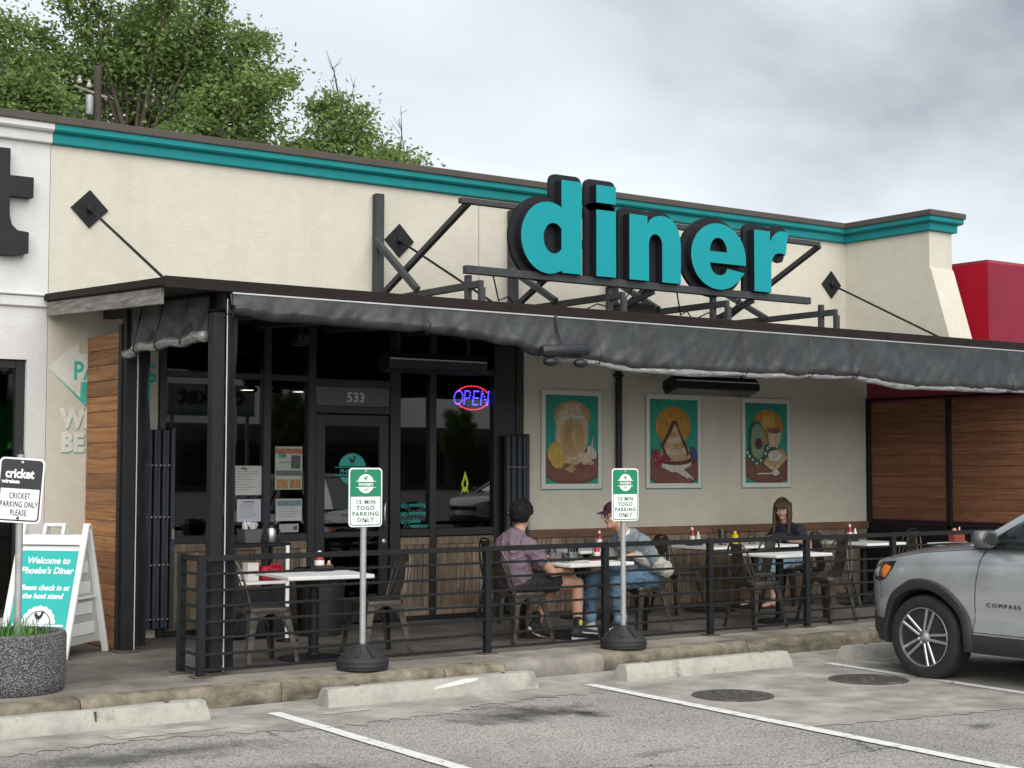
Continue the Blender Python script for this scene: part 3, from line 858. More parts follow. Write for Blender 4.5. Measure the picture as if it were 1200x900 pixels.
# green inflatable display inside the window
gd = thing('window_display', 'bright green cloth display hanging inside the left shop window', 'display', (4.2, FY + .20, 1.98))
m = MB(); m.ell((0, .0, .12), (.16, .1, .18), n=14, m=10); m.ell((.05, -.02, -.08), (.10, .09, .14), MX.Rotation(.5, 3, 'Y'), 12, 8); m.ell((-.12, 0, -.15), (.12, .08, .12), n=12, m=8)
m.build('cloth', mat('display_green', (.08, .75, .05), .5, var=.4, scale=14, bump=.4, bscale=10), gd, smooth=60)
MB().tube([(0, 0, .28), (0, .02, .8)], .006, 6).build('cord', M_FRAME, gd)
# dark 't' of the shop's sign
lt = thing('shop_letter', 'large dark grey raised letter t on the white wall', 'sign letter', (4.0, FY, 3.55))
T_ = [(-.13, .95), (.147, .95), (.147, .715), (.355, .715), (.355, .535), (.147, .535), (.15, .36), (.17, .28), (.22, .235), (.32, .225), (.32, .04), (.22, .015), (.10, .01), (-.02, .05), (-.1, .14), (-.13, .3), (-.13, .535), (-.26, .535), (-.26, .715), (-.13, .715)]
me = shape([T_], .05); m = MB(); m.put(me, frame((0, -.06, 0), FX, FZ)); m.build('letter_face', mat('letter_charcoal', (.014, .016, .019), .6, spec=.25), lt)
me = shape([[(x + .004, z - .004) for x, z in T_]], .008, -.01); m = MB(); m.put(me, frame((0, -.006, -.006), FX, FZ)); m.build('mounting_plate', mat('letter_plate', (.25, .25, .25), .5), lt)

# ------------------------------------------------------------------ red shop at the right
rd = thing('red_shop', 'red flat-panel shop block beyond the diner at the right end', 'building', (15.3, FY, 0))
m = MB()
m.prism([(15.92, 12.1), (30, 12.1), (30, 20), (15.92, 20)], (0, 0, 3.12), (1, 0, 0), (0, 1, 0), 1.17)
ob = m.build('fascia_block', [M_RED, M_MAROON], rd, world=True)
for p in ob.data.polygons:
    if p.normal.y < -.9: p.material_index = 1
MB().box(15.92, 30, 12.1, 20, 4.292, 4.33).build('coping', mat('red_coping', (.30, .03, .045), .6), rd, world=True)
m = MB(); m.box(15.255, 30, FY, FY + .25, .0, 3.118); m.build('wall', M_MAROON, rd, world=True)

# ------------------------------------------------------------------ plank screens at both ends of the patio
def screen(name, label, x, y0, y1, z0, z1, posts, face):
    o = thing(name, label, 'screen', (x, y0, .15), group='cedar plank side screens')
    for py in posts[:1] if z0 < .5 else posts:
        MB().box(x - .035, x + .035, py - .035, py + .035, .152 if z0 < .5 else z0 - .10, z1 + .06, .004).build('frame_post', M_BLACK, o, world=True)
    ps = sorted(posts)
    for a, b in zip(ps[:-1], ps[1:]):
        for z in (z0 - .045, z1 + .02):
            if z0 > .5: MB().box(x - .03, x + .03, a + .036, b - .036, z, z + .04, .003).build('frame_rail', M_BLACK, o, world=True)
    n = round((z1 - z0) / .136); h = (z1 - z0) / n
    rr = random.Random(int(x * 10))
    for a, b in zip(ps[:-1], ps[1:]):
        me = MB().box(-.014, .014, -(b - a) / 2 + .038, (b - a) / 2 - .038, .003, h - .003, .004).mesh('screen_plank', M_PLANK if z0 < .5 else M_PLANKD)
        for i in range(n):
            link('plank', me, o, (rr.uniform(-.003, .003), (a + b) / 2 - y0, z0 + i * h - .15))
    return o
sc = screen('plank_screen', 'narrow floor-to-roof cedar plank screen beside the sandwich board', 4.92, 12.66, 13.53, .16, 2.88, (12.66, 13.53), -1)
for z in (.6, 1.0, 1.41, 1.82, 2.22, 2.6):
    MB().lathe([(.008, 0), (.008, .003), (0, .004)], mx=MX.Rotation(R(-90), 3, 'Y'), c=(4.904, 13.3, z), n=8).build('screw', M_NAIL, sc, world=True)
screen('plank_screen', 'wide cedar plank screen in two black framed bays behind the silver car', 15.25, 13.46, 10.9, 1.08, 2.56, (13.46, 12.19, 10.92), -1)
MB().box(15.215, 15.285, 10.96, 13.494, .152, 1.03, .004).build('lower_panel', M_BLACK, [c for c in bpy.data.objects if c.name == 'plank_screen.001'][0], world=True)

# ------------------------------------------------------------------ folded accordion security gates
M_GATE = mat('gate_steel', (.030, .037, .050), .5, .2, var=.2)
def gate(label, x0, x1, y, z0, z1, n):
    o = thing('security_gate', label, 'security gate', ((x0 + x1) / 2, y, .15), group='folded security gates')
    w = (x1 - x0) / n
    me = MB().box(-w * .44, w * .44, -.03, .03, z0, z1, .006).mesh('gate_bar', M_GATE)
    for i in range(n):
        link('bar', me, o, (x0 + w * (i + .5) - (x0 + x1) / 2, (.012 if i % 2 else -.012), -.15))
    for z in [z0 + (z1 - z0) * k for k in (.05, .32, .56, .82)]:
        MB().box(x0 - (x0 + x1) / 2, x1 - (x0 + x1) / 2, -.046, -.043, z - .15 - .008, z - .15 + .008).build('hinge_strap', M_GATE, o)
        rv = MB()
        for i in range(n):
            rv.box(x0 + w * (i + .5) - (x0 + x1) / 2 - .005, x0 + w * (i + .5) - (x0 + x1) / 2 + .005, -.05, -.046, z - .155, z - .145)
        tag(rv.build('rivets', M_NAIL, o), kind='stuff')
    MB().box(x1 - (x0 + x1) / 2 + .004, x1 - (x0 + x1) / 2 + .045, -.04, .04, z0 - .15, z1 - .13, .004).build('lock_stile', M_GATE, o)
    MB().box(x1 - (x0 + x1) / 2 + .01, x1 - (x0 + x1) / 2 + .04, -.055, -.041, .9, 1.0, .004).build('lock_plate', mat('lock_plate', (.25, .25, .22), .45, .7), o)
    return o
gate('folded dark accordion gate between the narrow plank screen and the kneewall', 5.33, 5.66, 13.40, .24, 2.06, 8)
gate('folded dark accordion gate at the right jamb of the storefront behind seated man', 9.45, 9.71, 13.40, .2, 2.06, 7)
# ================================================================== CANOPY AND DINER SIGN
M_FASCIA = mat('fascia_brown', (.014, .010, .009), .7, spec=.2, var=.25, scale=6, stretch=(1, 4, 4))
M_SOFFIT = mat('soffit_black', (.022, .021, .021), .8, var=.2)
M_GREYWOOD = mat('weathered_board', (.13, .12, .105), .85, var=.25, c2=(.23, .22, .20), scale=5, stretch=(6, .6, 6), bump=.3, bscale=20)
CX0, CX1, CY0 = 4.52, 26.0, 10.78
cp = thing('patio_canopy', 'long flat black patio canopy over the dining terrace', 'canopy', (CX0, CY0, .15))
# gently sloping deck: 3.13 high at the kerb, 3.25 at the wall
m = MB()
def zt(y): return 3.125 + (y - CY0) * .045
m.prism([(CY0, zt(CY0) - .06), (CY0, zt(CY0)), (13.494, zt(13.49)), (13.494, zt(13.49) - .06)], (CX0, 0, 0), (0, 1, 0), (0, 0, 1), CX1 - CX0)
m.build('roof_deck', M_SOFFIT, cp, world=True)
MB().box(CX0 - .03, CX1, CY0 - .03, CY0 - .002, 3.05, 3.138, .004).build('fascia', M_FASCIA, cp, world=True)
MB().bar((CX0 - .016, CY0, 3.07 + .03), (CX0 - .016, 13.47, 3.19 + .03), .026, .06, bev=.003).build('side_trim', M_FASCIA, cp, world=True)
m = MB(); m.bar((CX0 + .012, 10.9, 3.0), (CX0 + .012, 13.47, 3.115), .03, .125, bev=.004); m.build('side_board', M_GREYWOOD, cp, world=True)
me = MB().box(-.045, .045, -1.28, 1.28, -.14, 0, .004).mesh('joist', mat('joist_dark', (.03, .028, .026), .8))
for i in range(14):
    o = link('joist', me, cp, (.55 + i * .75, 1.38, 2.985)); o.rotation_euler = (R(2.58), 0, 0)
MB().box(5.06, CX1, CY0 + .01, CY0 + .09, 2.9, 3.05, .005).build('front_beam', M_BLACK, cp, world=True)
# steel posts along the kerb and the one at the walkway
for x, y in ((4.965, 10.87), (4.95, 12.60), (15.25, 10.86), (20.3, 10.87)):
    zt_ = 2.898 if y < 11 else 3.06
    po = MB().box(x - .05, x + .05, y - .05, y + .05, .165, zt_, .006).build('post', M_BLACK, cp, world=True)
    MB().box(x - .10, x + .10, y - .10, y + .10, .152, .165, .003).build('base_plate', mat('rusty_plate', (.075, .06, .045), .8, var=.4, scale=20), po, world=True)
# drain pipe down the poster wall
o = thing('drain_pipe', 'dark square downpipe between the first and second food posters', 'pipe', (11.07, FY, .15))
MB().box(-.03, .03, -.075, -.02, .9, 2.96, .006).build('pipe', M_FRAME, o)
for z in (1.4, 2.6): MB().box(-.05, .05, -.08, -.0, z, z + .03, .003).build('bracket', M_FRAME, o)

# --- rolled vinyl curtains
M_VINYL = mat('grey_vinyl', (.030, .033, .036), .45, var=.25, scale=3, dirt=(.055, .059, .062), dscale=3, dlo=.5, dhi=.75, bump=.22, bscale=16, spec=.4, stretch=(1, 1, 1))
M_CLEAR = mat('clear_vinyl_roll', (.20, .20, .20), .18, var=.6, scale=9, spec=.9, coat=.5, bump=.5, bscale=14, stretch=(1, 5, 5))
import bisect
def interp(tab, x):
    xs = [t[0] for t in tab]
    i = max(1, min(len(xs) - 1, bisect.bisect(xs, x)))
    a, b = tab[i - 1], tab[i]; t = max(0, min(1, (x - a[0]) / (b[0] - a[0]))); t = t * t * (3 - 2 * t)
    return a[1] + (b[1] - a[1]) * t
BOT = [(5.03, 2.86), (5.6, 2.845), (6.4, 2.83), (7.0, 2.82), (7.66, 2.76), (7.9, 2.69), (8.4, 2.655), (9.1, 2.60), (10.2, 2.605), (11.95, 2.64), (12.14, 2.615), (12.75, 2.565), (14.75, 2.58), (20, 2.57), (25.9, 2.6)]
STRAPS = [5.0, 6.75, 8.55, 10.35, 11.25, 11.9, 14.4, 17, 19.5]
def curtain(x0, x1, bot, top, nx, seed):
    m = MB(); nz = 22; rows = []
    for i in range(nx + 1):
        x = x0 + (x1 - x0) * i / nx
        zb = bot(x); ro = .062
        sd = min(abs(x - s) for s in STRAPS)
        pin = math.exp(-(sd / .07) ** 2)
        rowp = []
        for j in range(nz + 1):
            t = j / nz
            if t < .72:
                u = t / .72
                z = top - (top - zb - ro) * u; y = -.0 - .02 * u - .03 * u * u
            else:
                u = (t - .72) / .28 * 1.55 * pi
                z = zb + ro - ro * sin(u) * (1 - .35 * pin); y = -.05 + ro * (1 - cos(u)) * (1 - .3 * pin)
            amp = .006 + .032 * min(1, t * 1.3) ** 1.5
            p = V((x * 2.6 + z * 1.2, z * 2.2 - x * .3, seed))
            cr = lambda a_, b_, s_: (1 - abs(MN.noise(V((x * a_ + z * b_, z * 3.1 - x * .8, seed + s_))))) ** 6
            w = MN.noise(p) * amp - cr(2.1, 1.7, 11) * .022 * t * t - cr(3.3, -3.9, 23) * .016 * t * t - cr(6.5, 5.0, 31) * .006 * t + MN.noise(V((x * 9 - z * 7, z * 6, seed + 4))) * amp * .55 + MN.noise(V((x * 15 + z * 7, z * 8, seed))) * amp * .15
            w += -pin * .018 * min(1, t * 2)
            w += abs(sin(sd * 18 - z * 14)) * math.exp(-sd * 5) * .012 * t
            rowp.append((x, y - w, z + (MN.noise(V((x * 4, 1, seed))) * .014 if t > .6 else 0)))
        rows.append(rowp)
    q = nz + 1
    m.v = [p for r_ in rows for p in r_]
    for i in range(nx):
        for j in range(nz):
            m.f.append([i * q + j, i * q + j + 1, (i + 1) * q + j + 1, (i + 1) * q + j]); m.m.append(0)
    return m
ct = thing('rolled_curtain', 'long rolled grey vinyl curtain hanging from the canopy front edge', 'curtain', (5.03, CY0, 3.04))
curtain(5.03, 25.9, lambda x: interp(BOT, x), 3.042, 900, 2.0).build('vinyl_sheet', M_VINYL, ct, smooth=180, loc=(-5.03, -.045, -3.04))
pts = []; rs = []
for i in range(160):
    x = 7.95 + i * .11
    if x > 25.8: break
    sd = min(abs(x - s) for s in STRAPS)
    pts.append((x, CY0 - .045 + MN.noise(V((x * 3, 0, 0))) * .006, interp(BOT, x) + .006 + MN.noise(V((x * 2.2, 3, 0))) * .016)); rs.append((.030 + .016 * MN.noise(V((x * 1.4, 5, 5)))) * (1 - .4 * math.exp(-(sd / .08) ** 2)))
MB().tube(pts, rs, 10).build('clear_roll', M_CLEAR, ct, smooth=180, loc=(-5.03, -CY0 * 0 - CY0, -3.04))
for s in STRAPS:
    zb = interp(BOT, s)
    MB().tube([(s, CY0 - .075, 3.03), (s, CY0 - .10, (3.03 + zb) / 2), (s, CY0 - .155, zb + .07), (s, CY0 - .11, zb - .012), (s, CY0 - .02, zb + .02)], .006, 6).build('strap', M_FRAME, ct, loc=(-5.03, -CY0, -3.04))
MB().box(5.03, 25.9, CY0 - .052, CY0 - .034, 3.034, 3.047, .002).build('edge_strip', mat('aluminium_strip', (.55, .56, .57), .4, .7), ct, loc=(-5.03, -CY0, -3.04))
# short side curtain over the walkway
ct2 = thing('rolled_curtain', 'short rolled curtain with silvery roll above the walkway by the screen', 'curtain', (4.95, 10.95, 3.04))
def side():
    m = MB(); nx, nz = 60, 12
    for i in range(nx + 1):
        y = 10.93 + (12.55 - 10.93) * i / nx
        zb = 2.74 + .02 * sin(i * .2); top = 3.03 + (y - 10.93) * .04
        for j in range(nz + 1):
            t = j / nz
            z = top + (zb - top) * t
            w = MN.noise(V((y * 3 + z * 2, z * 4, 8))) * .035 * t + MN.noise(V((y * 9, z * 9, 3))) * .015 * t
            m.v.append((4.93 - w, y, z))
    q = nz + 1
    for i in range(nx):
        for j in range(nz):
            m.f.append([i * q + j, (i + 1) * q + j, (i + 1) * q + j + 1, i * q + j + 1]); m.m.append(0)
    return m
side().build('vinyl_sheet', M_VINYL, ct2, smooth=180, world=True)
pts = [(4.90 + MN.noise(V((i, 0, 3))) * .01, 10.95 + i * .08, 2.715 + .012 * sin(i * .9) - .03 * (i > 17)) for i in range(21)]
MB().tube(pts, [.045 + .012 * MN.noise(V((i * .7, 4, 1))) for i in range(21)], 12).build('clear_roll', M_CLEAR, ct2, smooth=180, world=True)
for y in (11.3, 11.8, 12.25):
    MB().tube([(4.915, y, 3.04), (4.885, y, 2.9), (4.845, y, 2.75), (4.85, y + .02, 2.69), (4.90, y + .04, 2.655)], .006, 6).build('strap', M_FRAME, ct2, world=True)
# clear flap and its white edge beside the two posts
for x, y, lb, xo in ((4.99, 10.84, 'dark vinyl flap with white edge strip on the front corner post', .075), (4.975, 12.58, 'dark vinyl flap with white edge strip beside the narrow plank screen', .10)):
    o = thing('vinyl_flap', lb, 'curtain', (x, y, .2), group='vinyl flaps on the canopy posts')
    z1 = 2.80
    m = MB(); n = 40
    for i in range(n + 1):
        z = z1 * i / n
        w = xo * (1 + .16 * MN.noise(V((z * 2.5, x, 1))))
        for k in range(4):
            m.v.append((.03 + w * k / 3, -.035 - .015 * (k % 2) - .012 * MN.noise(V((z * 4, k, 2))), z))
    for i in range(n):
        for k in range(3):
            m.f.append([i * 4 + k, i * 4 + k + 1, (i + 1) * 4 + k + 1, (i + 1) * 4 + k]); m.m.append(0)
    m.build('flap', mat('flap_vinyl', (.005, .006, .008), .5, spec=.15, var=.3), o, smooth=180)
    MB().box(.024, .031, -.046, -.038, -.03, z1, .001).build('edge_strip', mat('white_strip', (.5, .5, .48), .5), o)

# --- wall anchors with tie rods
for x, lb in ((4.90, 'dark diamond wall anchor with tie rod nearest the white shop'), (8.18, 'dark diamond wall anchor behind the steel sign bracing'), (14.60, 'dark diamond wall anchor with tie rod beside the wing wall')):
    o = thing('wall_anchor', lb, 'wall anchor', (x, FY, 4.053), group='diamond wall anchors with tie rods')
    s_ = .175
    MB().prism([(0, s_), (-s_, 0), (0, -s_), (s_, 0)], (0, -.012 + .010, 0), (1, 0, 0), (0, 0, 1), .014).build('plate', mat('anchor_plate', (.012, .013, .016), .65, spec=.25, var=.2), o)
    MB().tube([(0, -.015, 0), (0, -.06, -.02), (0, 11.70 - FY, 3.22 - 4.053)], .013, 8).build('rod', M_BLACK, o, smooth=60)
    MB().lathe([(.035, 0), (.035, .03), (.02, .045), (0, .045)], mx=MX.Rotation(R(90), 3, 'X'), c=(0, -.016, 0), n=12).build('boss', M_BLACK, o)
    MB().box(-.03, .03, 11.64 - FY, 11.76 - FY, 3.17 - 4.053, 3.235 - 4.053, .006).build('foot', mat('galv_steel', (.25, .25, .25), .5, .6), o)

# --- the big DINER sign
M_SIGNT = mat('sign_teal', (.003, .25, .285), .55, spec=.25, var=.04, scale=2)
M_SIGNB = mat('sign_black', (.011, .012, .015), .6, spec=.25, var=.15)
M_TRUSS = mat('truss_grey', (.040, .043, .047), .6, spec=.3, var=.2, scale=7, dirt=(.05, .05, .05), dscale=5, dlo=.55, dhi=.75)
ds = thing('diner_sign', 'huge teal lowercase diner lettering with black backs on a steel truss above canopy', 'sign', (7.9, 11.7, 3.2))
def arc(cx, cz, rx, rz, a0, a1, n=16):
    return [(cx + rx * cos(R(a0 + (a1 - a0) * i / (n - 1))), cz + rz * sin(R(a0 + (a1 - a0) * i / (n - 1)))) for i in range(n)]
L_ = {}
# d: stem .478...0.73 wide box, origin at bowl's left
sx0, sx1 = .478, .725
bx = .325; rx, rz, cz = .325, .345, .325
a_ = math.degrees(math.acos((sx0 - bx) / rx))
L_['d'] = [[(sx0, .90), (sx0, cz + rz * sin(R(a_)))] + arc(bx, cz, rx, rz, a_ + 4, 360 - a_ - 4, 36) + [(sx0 + .008, cz - rz * sin(R(a_)) + .0), (sx0 + .008, 0), (sx1, 0), (sx1, .90)],
           arc(.385, cz + .0, .122, .148, 40, 320, 26) + [(.478, cz - .10), (.478, cz + .10)]]
L_['i1'] = [[(0, 0), (.247, 0), (.247, .655), (0, .655)]]
L_['i2'] = [[(0, .725), (.247, .725), (.247, .90), (0, .90)]]
n_o = [(0, 0), (0, .655), (.235, .655), (.235, .575)] + [(.27, .62), (.33, .655), (.41, .672), (.47, .67), (.545, .65), (.61, .605), (.65, .545), (.672, .47), (.68, .40), (.68, 0), (.43, 0), (.43, .375)] + arc(.342, .375, .088, .105, 0, 180, 12) + [(.254, .375), (.254, 0)]
L_['n'] = [n_o]
e_o = arc(.385, .325, .385, .345, -28, 352, 1) if False else None
er, eh = .385, .345
E_ = arc(.385, .325, er, eh, 346, 0, 4)[:1]
outer = arc(.385, .325, .385, .345, -52, -352, 44)         # from lower right terminal clockwise round to the right side
term = [(.77, .245), (.77, .325)]
L_['e'] = [[(.755, .175)] + arc(.385, .325, .385, .345, -36, -360, 44) + [(.772, .255), (.262, .255)] + arc(.385, .255, .122, .125, 180, 270, 8) + [(.43, .132), (.475, .155), (.505, .205)],
           [(.262, .375), (.50, .375)] + arc(.381, .385, .119, .135, 0, 180, 14)]
L_['r'] = [[(0, 0), (0, .655), (.235, .655), (.235, .545), (.27, .60), (.32, .645), (.38, .668), (.43, .672), (.475, .668), (.505, .66), (.465, .415), (.42, .43), (.36, .432), (.31, .415), (.27, .37), (.254, .31), (.25, .24), (.25, 0)]]
BACK = {'n': [(0, 0), (0, .655), (.235, .655), (.30, .64), (.41, .672), (.545, .65), (.61, .605), (.65, .545), (.672, .47), (.68, .40), (.68, 0)], 'e': arc(.385, .325, .385, .345, 0, 350, 48),
        'i1': [(0, 0), (.247, 0), (.247, .66), (0, .66)]}
ZB = 3.585; YF = 11.66
def letter(nm, keys, x):
    o = None
    for kx_ in keys:
        m = MB(); m.put(shape(L_[kx_], .045), frame((x - 7.9, YF + .046 - 11.7, ZB - 3.2), FX, FZ))
        ob = m.build(nm if o is None else 'dot_face', [M_SIGNT, M_SIGNB], ds if o is None else o)
        for p in ob.data.polygons:
            p.material_index = 0 if p.normal.y < -.9 else 1
        if o is None: o = ob
        rnd_ = [q for q in L_[kx_]]
        m = MB(); m.put(shape([offset_poly(BACK.get(kx_, L_[kx_][0]), .07)], .02), frame((x - 7.9, YF + .118 - 11.7, ZB - 3.2), FX, FZ))
        m.build('backing', M_SIGNB, o)
def offset_poly(poly, d):
    """outward offset with rounded corners"""
    n = len(poly)
    a = sum(poly[i][0] * poly[(i + 1) % n][1] - poly[(i + 1) % n][0] * poly[i][1] for i in range(n))
    if a < 0: poly = list(reversed(poly))
    out = []
    for i in range(n):
        p0, p1, p2 = V(poly[i - 1]), V(poly[i]), V(poly[(i + 1) % n])
        d1, d2 = (p1 - p0), (p2 - p1)
        if d1.length < 1e-6 or d2.length < 1e-6: continue
        d1.normalize(); d2.normalize()
        n1, n2 = V((d1.y, -d1.x)), V((d2.y, -d2.x))
        cr = d1.x * d2.y - d1.y * d2.x
        if cr > .2:
            a1 = atan2(n1.y, n1.x); a2 = atan2(n2.y, n2.x)
            while a2 < a1: a2 += 2 * pi
            k = 5
            for j in range(k + 1):
                t = a1 + (a2 - a1) * j / k
                out.append((p1.x + d * cos(t), p1.y + d * sin(t)))
        else:
            b = (n1 + n2)
            if b.length < .2: continue
            b.normalize(); s_ = d / max(.45, b.dot(n1))
            out.append((p1.x + b.x * s_, p1.y + b.y * s_))
    return out
letter('letter_d', ['d'], 8.41)
letter('letter_i', ['i1', 'i2'], 9.316)
letter('letter_n', ['n'], 9.735)
letter('letter_e', ['e'], 10.555)
letter('letter_r', ['r'], 11.45)
bt = .065
def beam(p, q, nm='truss_bar', w=bt, h=bt, parent=ds):
    return MB().bar(p, q, w, h, bev=.004).build(nm, M_TRUSS, ds, world=True)
beam((7.83, 11.75, 3.545), (12.36, 11.75, 3.545), 'front_bar', .07, .075)
beam((7.83, 11.83, 4.20), (12.60, 11.83, 4.20), 'top_bar', .07, .05)
for i, x in enumerate((7.9, 9.585, 10.98, 12.6)):
    z = 3.40 + i * .008
    beam((x, 11.57, z), (x, 13.485, z), 'arm', .05, .065)
    beam((x, 11.57, z - .215), (x, 13.1, z - .215), 'arm', .05, .05)
    for y in (11.575, 11.80):
        beam((x + .002, y, z - .19), (x + .002, y, z + .10 if y > 11.7 else z - .033), 'spacer', .055, .055)
    if i < 3:
        beam((x, 13.44, 3.25), (x, 13.44, 4.50), 'wall_post', .09, .09)
    beam((x + .03, 13.44, 3.45), (x + .03, 11.84, 4.19), 'brace', .055, .055)
    beam((x - .04, 13.42, 4.02 if i == 0 else 3.85), (x - .04, 12.62, 3.44), 'brace', .06, .06)
for i, x in enumerate((9.585, 10.98)):
    beam((x + .55, 11.76, 3.50), (x + .30, 12.4, 3.23), 'brace', .05, .05)
MB().box(10.05 - 7.9, 10.42 - 7.9, .35, .62, 0.09, .22, .02).build('junction_box', M_SIGNB, ds)
for x, s_ in ((8.2, 1), (9.9, -1), (10.5, 1), (11.4, -1)):
    MB().tube([(x, 11.82, 3.52), (x + .12 * s_, 11.9, 3.30), (x + .3 * s_, 12.0, 3.36), (x + .5 * s_, 12.1, 3.25), (x + .55 * s_, 12.3, 3.22)], .008, 6).build('cable', M_SIGNB, ds, world=True, smooth=60)

# ------------------------------------------------------------------ patio heaters, rolled tube and camera under the canopy
M_HEAT = mat('heater_black', (.018, .020, .023), .4, .2, var=.1)
def heater(label, xa, xb, y, z, tilt):
    o = thing('patio_heater', label, 'patio heater', ((xa + xb) / 2, y, z), group='bar heaters under the canopy')
    L = xb - xa
    mx = MX.Rotation(R(tilt), 3, 'X')
    m = MB(); m.prism([(-.10, -.06), (.10, -.06), (.12, .02), (.09, .09), (-.09, .09), (-.12, .02)], (-L / 2, 0, 0), (0, 1, 0), (0, 0, 1), L)
    m2 = MB(); m2.join(m, mx.to_4x4()); m2.build('housing', M_HEAT, o)
    m = MB(); m.box(-L / 2 + .02, L / 2 - .02, -.085, .085, -.067, -.061)
    m2 = MB(); m2.join(m, mx.to_4x4()); m2.build('grille', mat('heater_grille', (.06, .06, .06), .35, .5), o)
    m = MB(); m.box(-L / 2 + .01, L / 2 - .01, -.126, -.118, .014, .024)
    m2 = MB(); m2.join(m, mx.to_4x4()); m2.build('edge_strip', mat('heater_edge', (.55, .55, .56), .5), o)
    for s_ in (-1, 1):
        MB().box(s_ * L * .36 - .015, s_ * L * .36 + .015, -.012, .012, .085, 3.1 - z, .003).build('hanger', M_HEAT, o)
    return o
heater('black bar heater hanging in front of the door glass above OPEN sign', 7.56, 8.70, 12.75, 2.72, -12)
heater('black bar heater hanging on the poster wall above the middle poster', 11.30, 12.58, 12.85, 2.63, -22)
o = thing('patio_speaker', 'black tube speaker on the curtain edge above the storefront jamb', 'speaker', (8.11, 10.60, 2.72))
MB().tube([(-.25, 0, 0), (-.22, 0, 0), (.25, .02, .03), (.28, .02, .03)], [.04, .055, .055, .04], 14).build('body', M_HEAT, o, smooth=40)
for x in (-.15, .18): MB().ell((x, -.0, -.09), (.075, .05, .04), n=12, m=8).build('lamp_head', M_HEAT, o, smooth=180)
MB().tube([(0, .02, .04), (0, .10, .20), (0, .13, .34)], .012, 6).build('bracket', M_HEAT, o)
o = thing('security_camera', 'small black security camera under the canopy near the front post', 'camera', (6.75, 12.9, 2.93))
MB().box(-.07, .07, -.09, .09, -.07, .05, .02).build('housing', M_HEAT, o)
MB().tube([(0, 0, .05), (0, 0, .24)], .012, 6).build('mount', M_HEAT, o)
MB().lathe([(.03, 0), (.03, .02), (.02, .025), (0, .02)], mx=MX.Rotation(R(90), 3, 'X'), c=(0, -.09, -.01), n=12).build('lens', M_FRAME, o)
# ================================================================== TERRACE: railing, tables, chairs, table things
# ------------------------------------------------------------------ railing along the kerb
RY = 10.73
RZ = [1.03, .912, .79, .672, .556, .436, .315, .20]
rl = thing('patio_railing', 'black steel horizontal bar railing along the front of the dining terrace', 'railing', (4.80, RY, .15))
posts = [4.80, 7.39, 8.665, 9.93, 11.22, 12.49, 13.75, 15.0]
me = MB().box(-.028, .028, -.028, .028, .0, .90, .004).mesh('railing_post', M_BLACK)
foot = MB().box(-.07, .07, -.06, .06, 0, .008, .002).mesh('railing_foot', MATS['rusty_plate'])
for x in posts + [4.80]:
    o = link('post', me, rl, (x - 4.80, 0, .006))
    f = link('foot', foot, o, (0, 0, -.004))
o.location.y = .36
for a, b in zip(posts[:-1], posts[1:]):
    for i, z in enumerate(RZ):
        h = .042 if i == 0 else .020
        MB().box(a + .0282, b - .0282, -.026 if i == 0 else -.010, .026 if i == 0 else .010, z - h / 2 - .15, z + h / 2 - .15, .003).build('rail', M_BLACK, rl, loc=(-4.80, 0, 0))
for i, z in enumerate(RZ):
    h = .042 if i == 0 else .020
    MB().box(-.012, .012, .0285, .36 - .0285, z - h / 2 - .15, z + h / 2 - .15, .003).build('rail', M_BLACK, rl)

